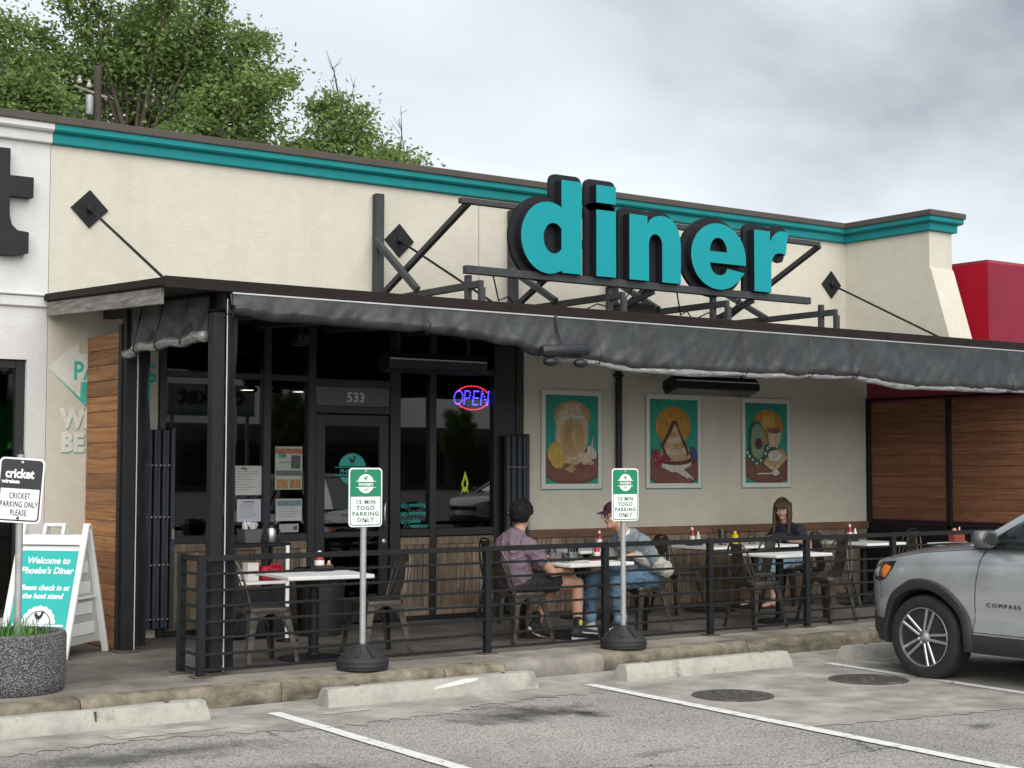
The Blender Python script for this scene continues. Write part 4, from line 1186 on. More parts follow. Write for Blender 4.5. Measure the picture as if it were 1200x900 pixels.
# ------------------------------------------------------------------ chairs of bent sheet steel
M_CHAIR = mat('gunmetal_steel', (.060, .052, .044), .42, .75, var=.25, scale=12, c2=(.12, .105, .09), rvar=.12, rnd=.18)
def chair_proto():
    t = thing('metal_chair', '', 'chair', (0, 0, .15), group='gunmetal sheet steel terrace chairs')
    # seat: shallow pressed pan, wider at the front (+x)
    def out(s): return [(p[0] * s, p[1] * s * (1.0 + .10 * p[0] / .18)) for p in rrect(-.18, .18, -.175, .175, .055, 4)]
    m = MB(); a = out(1.0); n = len(a)
    ringz = [(1.0, .415), (1.02, .44), (1.0, .452), (.9, .449), (.78, .443)]
    for s_, z in ringz: m.v += [(x, y, z) for x, y in out(s_)]
    for k in range(len(ringz) - 1):
        for i in range(n):
            m.f.append([k * n + i, k * n + (i + 1) % n, (k + 1) * n + (i + 1) % n, (k + 1) * n + i]); m.m.append(0)
    m.f.append([4 * n + i for i in range(n)]); m.m.append(0)
    m.build('seat', M_CHAIR, t, smooth=35)
    # tapered folded legs and the arched aprons between them
    tops = {(-1, -1): (-.155, -.145), (-1, 1): (-.155, .145), (1, -1): (.16, -.16), (1, 1): (.16, .16)}
    for (sx_, sy_), (x, y) in tops.items():
        bx_, by_ = x + sx_ * .065, y + sy_ * .055
        m = MB(); n = 5
        for i in range(n + 1):
            u = i / n; w = .058 * (1 - u) + .022 * u
            cx_, cy_, z = x + (bx_ - x) * u, y + (by_ - y) * u, .43 * (1 - u) + .0 * u
            # angle section open to the inside
            m.v += [(cx_ - sx_ * w, cy_ + sy_ * .012, z), (cx_ + sx_ * .010, cy_ + sy_ * .012, z), (cx_ + sx_ * .010, cy_ - sy_ * w, z),
                    (cx_ + sx_ * .003, cy_ - sy_ * w, z), (cx_ + sx_ * .001, cy_ + sy_ * .003, z), (cx_ - sx_ * w, cy_ + sy_ * .004, z)]
        for i in range(n):
            for j in range(6):
                m.f.append([i * 6 + j, i * 6 + (j + 1) % 6, (i + 1) * 6 + (j + 1) % 6, (i + 1) * 6 + j]); m.m.append(0)
        m.f.append(list(range(6))); m.m.append(0); m.f.append([n * 6 + j for j in range(6)]); m.m.append(0)
        lg = m.build('leg', M_CHAIR, t)
        MB().box(bx_ - .014, bx_ + .014, by_ - .014, by_ + .014, .0, .03, .004).build('foot_cap', M_FRAME, lg)
    def apron(p, q, nm='apron'):
        p, q = V(p), V(q); m = MB(); n = 10; nn = V((0, 0, 1)).cross(q - p).normalized() * .004
        for i in range(n + 1):
            u = i / n; c = p + (q - p) * u
            zb = .42 - .17 * (abs(2 * u - 1) ** 2.3) - .012
            sp = 1 + .10 * (.42 - zb)
            m.v += [tuple(c + nn + V((0, 0, .425))), tuple(c + nn + V((0, 0, zb))), tuple(c - nn + V((0, 0, zb))), tuple(c - nn + V((0, 0, .425)))]
        for i in range(n):
            for j in range(4):
                m.f.append([i * 4 + j, i * 4 + (j + 1) % 4, (i + 1) * 4 + (j + 1) % 4, (i + 1) * 4 + j]); m.m.append(0)
        m.build(nm, M_CHAIR, t)
    T = tops
    apron((.168, -.17, 0), (.168, .17, 0)); apron((-.163, -.155, 0), (-.163, .155, 0))
    apron((-.16, -.155, 0), (.165, -.17, 0)); apron((-.16, .155, 0), (.165, .17, 0))
    # back: one bent tube loop with a tapered splat
    pts = []
    for u in [i / 24 for i in range(25)]:
        a = pi * u
        y = -.165 * cos(a) * (1 if abs(cos(a)) < 1 else 1)
        zz_ = .43 + .42 * min(1, (sin(a) * 1.02) ** .62)
        x = -.165 - .105 * (zz_ - .43) / .42
        pts.append((x, y * (1.0 - .06 * (zz_ - .43)), zz_))
    MB().tube(pts, .0105, 8).build('back_frame', M_CHAIR, t, smooth=60)
    m = MB(); n = 6
    for i in range(n + 1):
        u = i / n; z = .44 + .385 * u; w = .062 + .014 * u; x = -.168 - .105 * (z - .43) / .42
        cv = .010 * sin(pi * u)
        m.v += [(x - cv, -w, z), (x - cv - .004, 0, z), (x - cv, w, z), (x - cv + .005, w, z), (x - cv + .001, 0, z), (x - cv + .005, -w, z)]
    for i in range(n):
        for j in range(6):
            m.f.append([i * 6 + j, i * 6 + (j + 1) % 6, (i + 1) * 6 + (j + 1) % 6, (i + 1) * 6 + j]); m.m.append(0)
    m.build('splat', M_CHAIR, t, smooth=40)
    for s_ in (-1, 1):
        MB().bar((-.255, s_ * .055, .76), (-.175, s_ * .155, .445), .010, .010).build('back_strut', M_CHAIR, t)
    return t
CH0 = chair_proto()
CHAIRS = [
    (5.53, 11.22, .03, 'metal chair facing right at the white table nearest the front post'),
    (6.64, 11.28, pi - .06, 'metal chair facing left at the white table beside the first green sign'),
    (8.15, 11.33, .05, 'metal chair under the seated man in the purple shirt'),
    (9.50, 11.22, pi, 'metal chair under the man in the maroon cap'),
    (9.15, 12.95, 0, 'dark chair by the wainscot showing only its back between the two seated men'),
    (10.66, 12.55, pi, 'dark chair close behind the man in the maroon cap, turned to the wall table'),
    (11.18, 12.60, .1, 'dark chair at the left end of the table with the yellow bottle'),
    (11.78, 12.02, pi / 2 - .1, 'dark chair with its back to the railing at the table with the yellow bottle'),
    (10.83, 11.06, .05, 'metal chair facing right at the low front table, nearest the railing'),
    (11.88, 11.08, pi + .08, 'metal chair facing left at the low front table under the third rail post'),
    (12.98, 12.72, pi + .25, 'chair under the woman with long brown hair'),
    (13.12, 12.15, 0, 'dark chair facing right at the white table nearest the red shop'),
    (14.30, 12.2, pi, 'dark chair half hidden by the car hood at the rightmost table'),
]
kids = {}
for c in bpy.data.objects:
    if c.parent: kids.setdefault(c.parent, []).append(c)
for i, (x, y, rz, lb) in enumerate(CHAIRS):
    o = CH0 if i == 0 else dup(CH0, kids=kids)
    o.location = (x, y, .15); o.rotation_euler = (0, 0, rz); o['label'] = lb

# ------------------------------------------------------------------ tables
M_TOP = mat('table_white', (.82, .82, .81), .35, var=.03, scale=3)
def table(x, y, w, d, h, rz, label):
    o = thing('dining_table', label, 'table', (x, y, .15), rz, 'white-topped terrace tables')
    MB().box(-w / 2, w / 2, -d / 2, d / 2, h - .032, h, .006).build('tabletop', M_TOP, o)
    MB().box(-w * .3, w * .3, -d * .3, d * .3, h - .05, h - .0325).build('support_plate', M_BLACK, o)
    MB().tube([(0, 0, .02), (0, 0, h - .05)], .042, 14).build('pedestal', M_BLACK, o, smooth=60)
    MB().lathe([(.285, 0), (.285, .012), (.20, .022), (.06, .035), (.05, .05)], n=28).build('base', M_BLACK, o, smooth=40)
    return o
T1 = table(6.04, 11.28, .74, .80, .70, -.12, 'white table with red ketchup caddy behind the first green sign')
T2 = table(8.83, 11.32, .74, .72, .70, 0, 'white table crowded with glasses between the two men')
T5 = table(10.05, 12.75, .74, .74, .72, 0, 'white table by the wainscot behind the man in the maroon cap')
T3 = table(11.70, 12.65, .685, .72, .715, 0, 'white table with yellow bottle, left of the pair before the woman')
T4 = table(12.39, 12.65, .685, .72, .715, 0, 'white table under the arms of the woman, right of the pair')
T6 = table(11.40, 11.28, .80, .72, .705, .0, 'low front white table beside the railing below the woman')
T7 = table(13.70, 12.2, .66, .70, .72, 0, 'white table at the right end of the terrace near the car')

# ------------------------------------------------------------------ things on the tables
M_KETCH = mat('ketchup_red', (.35, .012, .02), .3, var=.1)
M_LBL = mat('bottle_label', (.72, .70, .66), .5, var=.1)
M_CADDY = mat('caddy_black', (.02, .02, .02), .5)
M_GLS = glass_mat('clear_glass', (.86, .88, .88), .02, 1.45)
def bottle(x, y, z, label, mt=M_KETCH, h=.17, r_=.03, lbl=True, capm=None):
    o = thing('sauce_bottle', label, 'bottle', (x, y, z))
    MB().lathe([(r_ * .9, 0), (r_, .008), (r_, h * .55), (r_ * .85, h * .68), (r_ * .5, h * .80), (r_ * .42, h * .82)], n=16).build('body', mt, o, smooth=50)
    MB().lathe([(r_ * .5, h * .82), (r_ * .5, h * .93), (r_ * .22, h), (0, h)], n=12).build('cap', capm or M_LBL, o, smooth=50)
    if lbl:
        MB().lathe([(r_ + .001, h * .16), (r_ + .001, h * .5)], n=16).build('label', M_LBL, o, smooth=60)
    return o
def caddy(x, y, z, label, w=.16, d=.10, h=.05):
    o = thing('table_caddy', label, 'caddy', (x, y, z))
    m = MB(); m.box(-w / 2, w / 2, -d / 2, d / 2, 0, .008)
    for a, b, c, e in ((-w / 2, w / 2, -d / 2, -d / 2 + .006), (-w / 2, w / 2, d / 2 - .006, d / 2), (-w / 2, -w / 2 + .006, -d / 2 + .006, d / 2 - .006), (w / 2 - .006, w / 2, -d / 2 + .006, d / 2 - .006)):
        m.box(a, b, c, e, .008, h)
    m.build('tray', M_CADDY, o)
    MB().tube([(-w / 2, 0, h), (-w / 2, 0, h + .08), (0, 0, h + .11), (w / 2, 0, h + .08), (w / 2, 0, h)], .004, 6).build('handle', M_CADDY, o)
    return o
def glass(x, y, z, label, h=.14, r_=.035, fill=.5, tint=None):
    o = thing('drinking_glass', label, 'glass', (x, y, z), group='drinking glasses on the terrace tables')
    MB().lathe([(r_ * .8, 0), (r_ * .86, .004), (r_, h), (r_ - .003, h), (r_ * .83 - .003, .012), (0, .012)], n=16).build('tumbler', M_GLS, o, smooth=50)
    if fill:
        MB().lathe([(r_ * .78, .0125), (r_ * .93 - .003, h * fill), (0, h * fill)], n=14).build('drink', tint or mat('iced_water', (.50, .53, .54), .15, var=.3, scale=60), o, smooth=50)
    return o
z1 = .852
caddy(6.18, 11.40, z1, 'black caddy holding the red ketchup bottle on the table nearest the front post')
bottle(6.16, 11.41, z1 + .010, 'red ketchup bottle with white label on the nearest table', h=.16, r_=.04)
bottle(6.235, 11.385, z1 + .010, 'small pale sauce bottle beside the red ketchup on the nearest table', mat('sauce_tan', (.40, .22, .12), .4), .075, .022, False)
caddy(8.99, 11.22, z1, 'black caddy with red bottle before the man in the maroon cap')
bottle(8.97, 11.23, z1 + .010, 'red bottle in the caddy before the man in the maroon cap', h=.15)
bottle(9.04, 11.21, z1 + .010, 'white bottle in the caddy before the man in the maroon cap', M_LBL, .12, .026, False, M_KETCH)
for x, y, h, lb in ((8.62, 11.45, .14, 'clear glass of water left on the crowded table before the man in purple'), (8.74, 11.32, .15, 'tall glass in the middle of the crowded table'),
                    (8.83, 11.40, .15, 'glass behind the middle glass on the crowded table'), (8.92, 11.50, .14, 'glass at the far edge of the crowded table by the vest man'), (8.60, 11.22, .08, 'short black cup at the front of the crowded table')):
    glass(x, y, z1, lb, h, .036, .55, mat('coffee', (.03, .018, .01), .3) if h < .1 else None)
o = thing('food_tray', 'white paper food tray with red trim on the crowded table', 'food tray', (8.86, 11.12, z1))
m = MB(); m.prism(rrect(-.10, .10, -.06, .06, .02), (0, 0, 0), (1, 0, 0), (0, 1, 0), .012); m.build('tray', M_LBL, o)
MB().box(-.06, .06, -.035, .035, .0125, .032, .01).build('food', mat('food_red', (.45, .08, .08), .6, var=.5, scale=40), o)
o = thing('dinner_plate', 'white dinner plate before the man in the purple shirt', 'plate', (8.56, 11.34, z1))
MB().lathe([(.06, 0), (.12, .014), (.125, .018), (.07, .008), (0, .006)], n=24).build('plate', M_LBL, o, smooth=50)
MB().ell((0, 0, .02), (.05, .04, .02), n=10, m=6).build('food', mat('food_brown', (.20, .10, .04), .7, var=.4, scale=40), o, smooth=180)
o = thing('napkin_holder', 'grey napkin box on the crowded table', 'napkin holder', (8.70, 11.55, z1))
MB().box(-.07, .07, -.04, .04, 0, .10, .006).build('case', mat('napkin_grey', (.25, .25, .25), .4, .4), o)
MB().box(-.05, .05, -.03, .03, .1005, .13, .003).build('napkins', M_LBL, o)
z3 = .867
caddy(11.52, 12.70, z3, 'black caddy of sauces on the table with the yellow bottle')
bottle(11.49, 12.70, z3 + .01, 'red ketchup bottle left of the yellow bottle', h=.19)
bottle(11.56, 12.68, z3 + .01, 'white squeeze bottle beside the ketchup left of the yellow bottle', M_LBL, .14, .024, False)
bottle(12.06, 12.62, z3, 'bright yellow bottle on the seam of the paired tables', mat('mustard_yellow', (.75, .48, .01), .35), .15, .040, False, mat('mustard_cap', (.75, .48, .01), .35))
for x, y, lb in ((11.86, 12.60, 'tall clear glass left of the yellow bottle'), (11.95, 12.72, 'clear glass just behind the yellow bottle'), (12.25, 12.55, 'low clear glass right of the yellow bottle')):
    glass(x, y, z3, lb, .17 if '12' != str(x)[:2] else .09, .04, .4)
o = thing('menu_card', 'white folded menu lying on the table before the woman', 'menu', (12.45, 12.45, z3)); MB().box(-.12, .12, -.07, .07, 0, .006, .002).build('sheet', M_LBL, o); MB().box(-.12, .12, -.07, .07, .0065, .009, .001).build('cover', mat('menu_green', (.05, .2, .16), .5), o)
z7 = .872
caddy(13.62, 12.32, z7, 'black caddy on the rightmost white table')
bottle(13.60, 12.32, z7 + .01, 'red ketchup bottle on the rightmost white table', h=.19)
bottle(13.68, 12.31, z7 + .01, 'white sauce bottle on the rightmost white table', M_LBL, .14, .024, False)
bottle(10.30, 12.85, .872, 'red ketchup bottle on the wall table behind the man in the cap', h=.18)
# red caddy seen over the car hood at the far end
T8 = table(14.45, 11.3, .66, .66, .72, 0, 'white table hidden behind the silver car hood')
o = thing('sauce_rack', 'small red sauce rack seen just above the car hood', 'caddy', (14.55, 11.55, .872))
MB().box(-.09, .09, -.05, .05, 0, .11, .008).build('box', mat('rack_red', (.22, .04, .03), .5, var=.3, scale=20), o)
MB().ell((-.04, 0, .125), (.035, .03, .035), n=10, m=6).build('sachets', mat('sachet_tan', (.5, .25, .12), .6, var=.4, scale=30), o, smooth=180)
MB().tube([(.05, 0, .11), (.05, 0, .17)], .008, 8).build('straw', M_LBL, o)

# ------------------------------------------------------------------ service station behind the nearest table
ss = thing('service_station', 'black service stand with shelf against the glass behind the nearest table', 'service stand', (6.25, 12.95, .15))
MB().box(-.34, .34, -.2, .2, .84, .875, .005).build('top', M_BLACK, ss)
MB().box(-.32, .32, -.18, .18, .06, .45, .006).build('lower_bin', M_SIGNB, ss)
for x in (-.32, .32):
    for y in (-.18, .18):
        MB().box(x - .015, x + .015, y - .015, y + .015, 0, .839, .002).build('leg', M_BLACK, ss)
MB().box(-.33, .33, -.19, .19, .50, .53, .003).build('shelf', M_TOP, ss)
o = thing('utensil_tub', 'grey bus tub of white utensils on the service stand', 'tub', (6.24, 12.90, 1.028))
m = MB(); m.lathe([(.10, 0), (.13, .12), (.138, .125), (.125, .12), (.095, .008), (0, .008)], n=4, mx=MX.Rotation(R(45), 3, 'Z')); m.build('tub', mat('tub_grey', (.10, .10, .10), .5), o)
rr = random.Random(2)
me = MB().tube([(0, 0, 0), (0, 0, .13)], [.007, .013], 6).mesh('utensil', mat('white_plastic', (.72, .72, .70), .4))
for i in range(14):
    u = link('utensil', me, o, (rr.uniform(-.06, .06), rr.uniform(-.06, .06), .04 + rr.uniform(0, .03))); u.rotation_euler = (rr.uniform(-.35, .35), rr.uniform(-.35, .35), 0)
o = thing('coffee_flask', 'steel vacuum flask with black lid on the service stand', 'flask', (6.45, 12.88, 1.028))
MB().lathe([(.045, 0), (.048, .005), (.048, .10), (.035, .13)], n=16).build('body', mat('brushed_steel', (.5, .5, .5), .35, .9), o, smooth=50)
MB().lathe([(.036, .13), (.036, .155), (.02, .165), (0, .165)], n=14).build('lid', M_FRAME, o, smooth=50)
MB().tube([(.045, 0, .12), (.085, 0, .11), (.08, 0, .03), (.046, 0, .02)], .008, 6).build('handle', M_FRAME, o)
o = thing('foil_parcel', 'crumpled silver foil parcels on the low shelf behind the first chair', 'foil parcel', (5.98, 12.88, .683))
for dx_, w_ in ((-.08, .09), (.10, .085)):
    m = MB(); m.ell((dx_, 0, .05), (w_, .07, .055), n=14, m=10)
    m.v = [(x + MN.noise(V((x * 40, y * 40, z * 40))) * .018, y, max(0, z + MN.noise(V((x * 35, y * 45, z * 30 + 5))) * .02)) for x, y, z in m.v]
    m.build('foil', mat('foil', (.6, .6, .6), .28, .8, var=.2, scale=30), o)
o = thing('white_box', 'white takeaway box standing on the low shelf', 'box', (6.22, 12.83, .683))
MB().box(-.055, .055, -.06, .06, 0, .15, .004).build('carton', M_LBL, o); MB().box(-.057, .057, -.062, .062, .1505, .165, .003).build('lid', M_LBL, o)
o = thing('red_bag', 'red insulated bag on the low shelf beside the white box', 'bag', (6.42, 12.82, .683))
MB().box(-.11, .11, -.08, .08, 0, .13, .03).build('body', mat('bag_red', (.50, .015, .04), .6, var=.1, bump=.3, bscale=15), o, smooth=40)
MB().tube([(-.06, -.085, .10), (-.05, -.10, .15), (.05, -.10, .15), (.06, -.085, .10)], .008, 6).build('handle', mat('bag_red', (.50, .015, .04)), o)
o = thing('white_pole', 'slim white pole standing in front of the service stand', 'pole', (6.45, 12.55, .15))
MB().tube([(0, 0, .02), (0, 0, .86)], .019, 10).build('pole', M_TOP, o, smooth=60); MB().lathe([(.10, 0), (.10, .012), (.03, .02), (.02, .03)], n=16).build('base', M_BLACK, o)
o = thing('waste_bin', 'round black waste bin with bag behind the nearest table', 'bin', (6.95, 12.85, .15))
MB().lathe([(.20, 0), (.235, .55), (.245, .56), (.245, .60), (.22, .60), (.19, .05), (0, .05)], n=24).build('body', mat('bin_black', (.014, .014, .015), .5), o, smooth=40)
m = MB(); m.lathe([(.232, .48), (.25, .56), (.252, .615), (.22, .63), (.17, .56), (0, .5)], n=36)
m.v = [(x * (1 + .06 * MN.noise(V((x * 14, y * 14, z * 10)))), y * (1 + .06 * MN.noise(V((x * 14, y * 14, z * 10 + 3)))), z + .02 * MN.noise(V((x * 20, y * 20, 1)))) for x, y, z in m.v]
m.build('bag', mat('bag_black', (.012, .012, .013), .25, bump=.4, bscale=12), o, smooth=60)

# ------------------------------------------------------------------ posters of dishes
M_BOARD = mat('poster_board', (.60, .59, .56), .7, var=.05)
P_TEAL = mat('print_teal', (.018, .27, .20), .7, dirt=(0.0112, 0.1674, 0.124), dscale=11, dlo=.42, dhi=.72, dstretch=(2.2, 1, .8), var=.1, scale=3)
P_BROWN = mat('print_brown', (.17, .072, .052), .7, dirt=(0.1054, 0.0446, 0.0322), dscale=11, dlo=.42, dhi=.72, dstretch=(2.2, 1, .8), var=.18, scale=4)
P_EDGE = mat('print_edge', (.11, .042, .032), .7, var=.1)
P_SUN = mat('print_orange', (.42, .215, .035), .7, dirt=(0.2604, 0.1333, 0.0217), dscale=11, dlo=.42, dhi=.72, dstretch=(2.2, 1, .8), var=.12, scale=6)
P_TAN = mat('print_tan', (.40, .27, .13), .7, dirt=(0.248, 0.1674, 0.0806), dscale=11, dlo=.42, dhi=.72, dstretch=(2.2, 1, .8), var=.2, scale=9)
P_CREAM = mat('print_cream', (.46, .38, .26), .7, dirt=(0.2852, 0.2356, 0.1612), dscale=11, dlo=.42, dhi=.72, dstretch=(2.2, 1, .8), var=.15, scale=8)
P_WHITE = mat('print_white', (.50, .50, .46), .7, dirt=(0.31, 0.31, 0.2852), dscale=11, dlo=.42, dhi=.72, dstretch=(2.2, 1, .8), var=.1, scale=6)
P_CHOC = mat('print_choc', (.075, .025, .02), .7, var=.2)
P_RED = mat('print_berry', (.22, .03, .045), .7, dirt=(0.1364, 0.0186, 0.0279), dscale=11, dlo=.42, dhi=.72, dstretch=(2.2, 1, .8), var=.25, scale=20)
P_BLUE = mat('print_blueberry', (.045, .06, .16), .7, var=.2, scale=20)
P_YEL = mat('print_yellow', (.47, .33, .07), .7, dirt=(0.2914, 0.2046, 0.0434), dscale=11, dlo=.42, dhi=.72, dstretch=(2.2, 1, .8), var=.2, scale=9)
P_GREEN = mat('print_avocado', (.21, .27, .17), .7, dirt=(0.1302, 0.1674, 0.1054), dscale=11, dlo=.42, dhi=.72, dstretch=(2.2, 1, .8), var=.15, scale=9)
P_DGREEN = mat('print_deep_green', (.02, .09, .06), .7, var=.2)
def poster(x0, z0, w, h, label, items):
    o = thing('food_poster', label, 'poster', (x0 + w / 2, FY - .002, z0), group='three food posters on the cream wall')
    MB().box(.012 - w / 2, w / 2 + .012, -.010, 0, -.012, h - .01).build('backing', P_TEAL, o)
    MB().box(-w / 2, w / 2, -.018, -.0105, 0, h).build('board', M_BOARD, o)
    b = .055
    def layer(poly, mt, nm, lv):
        x1_, z1_ = w / 2 - b, h - b
        poly = clip(poly, -x1_, x1_, b, z1_)
        if len(poly) < 3: return
        m = MB(); m.put(shape([poly], .0004), frame((0, -.0185 - .0009 * lv, 0), FX, FZ)); m.build(nm, mt, o)
    layer([(-w, 0), (w, 0), (w, h), (-w, h)], P_TEAL, 'printed_ground', 0)
    for lv, (mt, nm, poly) in enumerate(items):
        layer([(px * w, pz * h) for px, pz in poly], mt, nm, lv + 1)
    return o
def clip(poly, x0, x1, y0, y1):
    for ax, lim, sg in ((0, x0, 1), (0, x1, -1), (1, y0, 1), (1, y1, -1)):
        out = []
        for i in range(len(poly)):
            a, b = poly[i - 1], poly[i]
            ia, ib = (a[ax] - lim) * sg >= 0, (b[ax] - lim) * sg >= 0
            if ia != ib:
                t = (lim - a[ax]) / (b[ax] - a[ax])
                out.append((a[0] + (b[0] - a[0]) * t, a[1] + (b[1] - a[1]) * t))
            if ib: out.append(b)
        poly = out
        if not poly: return poly
    return poly
def el(cx, cz, rx, rz, n=28, rot=0):
    return [(cx + x * cos(rot) - y * sin(rot), cz + x * sin(rot) + y * cos(rot)) for x, y in ellipse(0, 0, rx, rz, n)]
def blob(cx, cz, rx, rz, seed, n=30, amp=.12):
    return [(cx + rx * cos(t) * (1 + amp * MN.noise(V((cos(t) * 2, sin(t) * 2, seed)))), cz + rz * sin(t) * (1 + amp * MN.noise(V((cos(t) * 2, sin(t) * 2, seed))))) for t in [2 * pi * i / n for i in range(n)]]
poster(10.0, 1.487, .845, 1.09, 'food poster of a large pale egg shape with lemons, leftmost of three', [
    (P_EDGE, 'printed_table_edge', el(0, .225, .52, .185)), (P_BROWN, 'printed_table', el(0, .25, .52, .18)),
    (P_TAN, 'printed_sun', el(0, .73, .30, .165)), (P_CREAM, 'printed_egg', blob(-.01, .555, .27, .31, 3, amp=.16)), (P_TAN, 'printed_glaze', blob(.01, .52, .20, .2, 9, amp=.2)),
    (P_WHITE, 'printed_highlight', [(-.22, .71), (-.02, .75), (.2, .735), (.21, .72), (-.02, .73), (-.21, .695)]),
    (P_YEL, 'printed_lemon', el(-.29, .37, .125, .10, rot=.3)), (P_YEL, 'printed_lemon', el(-.24, .29, .12, .085)), (P_TAN, 'printed_slice', [(-.14, .20), (-.02, .16), (.05, .2), (.02, .235), (.06, .30), (.0, .29), (-.05, .23)]),
    (P_CREAM, 'printed_egg', el(.22, .31, .085, .06, rot=.5)), (P_WHITE, 'printed_egg', el(.32, .37, .09, .055, rot=-.6)), (P_CREAM, 'printed_spoon', [(.28, .33), (.33, .53), (.345, .53), (.31, .30), (.36, .25), (.26, .24)])])
poster(11.497, 1.487, .85, 1.085, 'food poster of a pancake stack with dripping syrup, middle of three', [
    (P_EDGE, 'printed_table_edge', el(0, .19, .52, .175)), (P_BROWN, 'printed_table', el(0, .215, .52, .17)),
    (P_SUN, 'printed_sun', el(-.02, .665, .32, .205)),
    (P_WHITE, 'printed_cloth', [(-.34, .28), (.38, .30), (.36, .36), (.30, .24), (.16, .20), (.30, .13), (.24, .10), (.05, .17), (-.05, .17), (-.22, .22), (-.36, .33)]),
    (P_CHOC, 'printed_plate', el(.02, .295, .30, .05)),
    (P_TAN, 'printed_pancake', el(.0, .34, .30, .055)), (P_CREAM, 'printed_pancake', el(.02, .40, .26, .05)), (P_TAN, 'printed_pancake', el(0, .46, .22, .05)), (P_CREAM, 'printed_pancake', el(.01, .52, .18, .045)), (P_TAN, 'printed_pancake', el(-.01, .585, .145, .045)), (P_CREAM, 'printed_pancake', el(0, .64, .10, .04)), (P_TAN, 'printed_pancake', el(0, .69, .055, .03)),
    (P_CHOC, 'printed_syrup', [(-.04, .72), (.03, .72), (.08, .64), (.12, .58), (.20, .48), (.26, .38), (.23, .33), (.21, .40), (.13, .5), (.06, .62), (.0, .69), (-.06, .60), (-.13, .52), (-.2, .45), (-.15, .36), (-.06, .30), (-.10, .29), (-.2, .36), (-.25, .46), (-.16, .55), (-.1, .63)]),
    (P_RED, 'printed_berry', el(-.34, .36, .07, .055)), (P_RED, 'printed_berry', el(-.29, .27, .06, .05)), (P_RED, 'printed_berry', el(-.2, .31, .07, .045)), (P_BLUE, 'printed_berry', el(.33, .40, .06, .045)), (P_BLUE, 'printed_berry', el(.36, .34, .06, .045)),
    (P_WHITE, 'printed_fork', [(.1, .18), (.32, .09), (.34, .10), (.14, .2)])])
poster(13.01, 1.487, .82, 1.08, 'food poster of avocado, teacup and egg toast, rightmost of three', [
    (P_EDGE, 'printed_table_edge', el(.05, .225, .56, .19)), (P_BROWN, 'printed_table', el(.05, .25, .56, .185)),
    (P_SUN, 'printed_sun', el(.02, .68, .32, .20)), (P_YEL, 'printed_sun', el(.05, .73, .16, .09)),
    (P_DGREEN, 'printed_cloth', [(-.45, .42), (-.1, .46), (.2, .52), (.28, .46), (.1, .35), (-.1, .27), (-.25, .24), (-.45, .34)])] +
    [(P_WHITE, 'printed_check', [(cx_ - .03, cz_), (cx_, cz_ + .022), (cx_ + .03, cz_), (cx_, cz_ - .022)]) for cx_, cz_ in ((-.4, .39), (-.32, .42), (-.36, .35), (-.27, .37), (-.3, .31), (-.2, .40), (-.2, .32), (-.22, .27), (-.12, .43), (-.12, .36), (-.14, .30), (-.04, .38), (.05, .47), (.14, .49), (.2, .46), (.0, .44))] +
    [(P_DGREEN, 'printed_peel', blob(-.22, .52, .165, .225, 5, amp=.12)), (P_GREEN, 'printed_avocado', blob(-.205, .515, .14, .20, 5, amp=.12)), (P_CHOC, 'printed_stone', el(-.19, .49, .075, .065)),
    (P_CREAM, 'printed_cup', [(-.02, .64), (.28, .64), (.25, .50), (.18, .455), (.08, .455), (.02, .5)]), (P_BROWN, 'printed_tea', el(.13, .64, .14, .032)),
    (P_CREAM, 'printed_crust', [(-.1, .27), (.05, .20), (.16, .19), (.40, .33), (.38, .37), (.30, .44), (.15, .42), (.02, .36)]), (P_TAN, 'printed_toast', [(-.1, .29), (.14, .22), (.39, .36), (.30, .44), (.12, .42), (.02, .36)]), (P_WHITE, 'printed_egg', blob(.14, .355, .14, .06, 2, amp=.3)), (P_CREAM, 'printed_yolk', el(.17, .37, .045, .025)),
    (P_WHITE, 'printed_spoon', [(-.22, .16), (.08, .165), (.1, .15), (-.22, .145)]), (P_WHITE, 'printed_spoon', el(.15, .165, .075, .033))])
# ================================================================== PARKING SIGNS, SANDWICH BOARD, PLANTER
M_SWHITE = mat('sign_white', (.74, .76, .76), .45, var=.03)
M_SGREEN = mat('sign_green', (.006, .20, .095), .45, var=.05)
M_SBLK = mat('sign_ink', (.012, .013, .017), .5, var=.1)
M_SGTXT = mat('sign_green_ink', (.02, .14, .085), .5)
M_POLE = mat('galvanised_pole', (.34, .35, .35), .5, .35, var=.15, scale=10)
M_RUBBER = mat('black_rubber', (.016, .017, .018), .6, var=.2, scale=10)
def flat(sp, y, mt, nm, o, ext=.0004, ox=0, oz=0):
    m = MB(); m.put(shape(sp, ext), frame((ox, y, oz), FX, FZ)); return m.build(nm, mt, o)
def wr(s_, size, x, y, z, mt, o, nm='lettering', bold=.0, sx=1.0, space=1.0, shear=0.0):
    m = MB(); m.put(text(s_, size, bold, .0004, sx=sx, space=space, shear=shear), frame((x, y, z), FX, FZ)); return m.build(nm, mt, o)
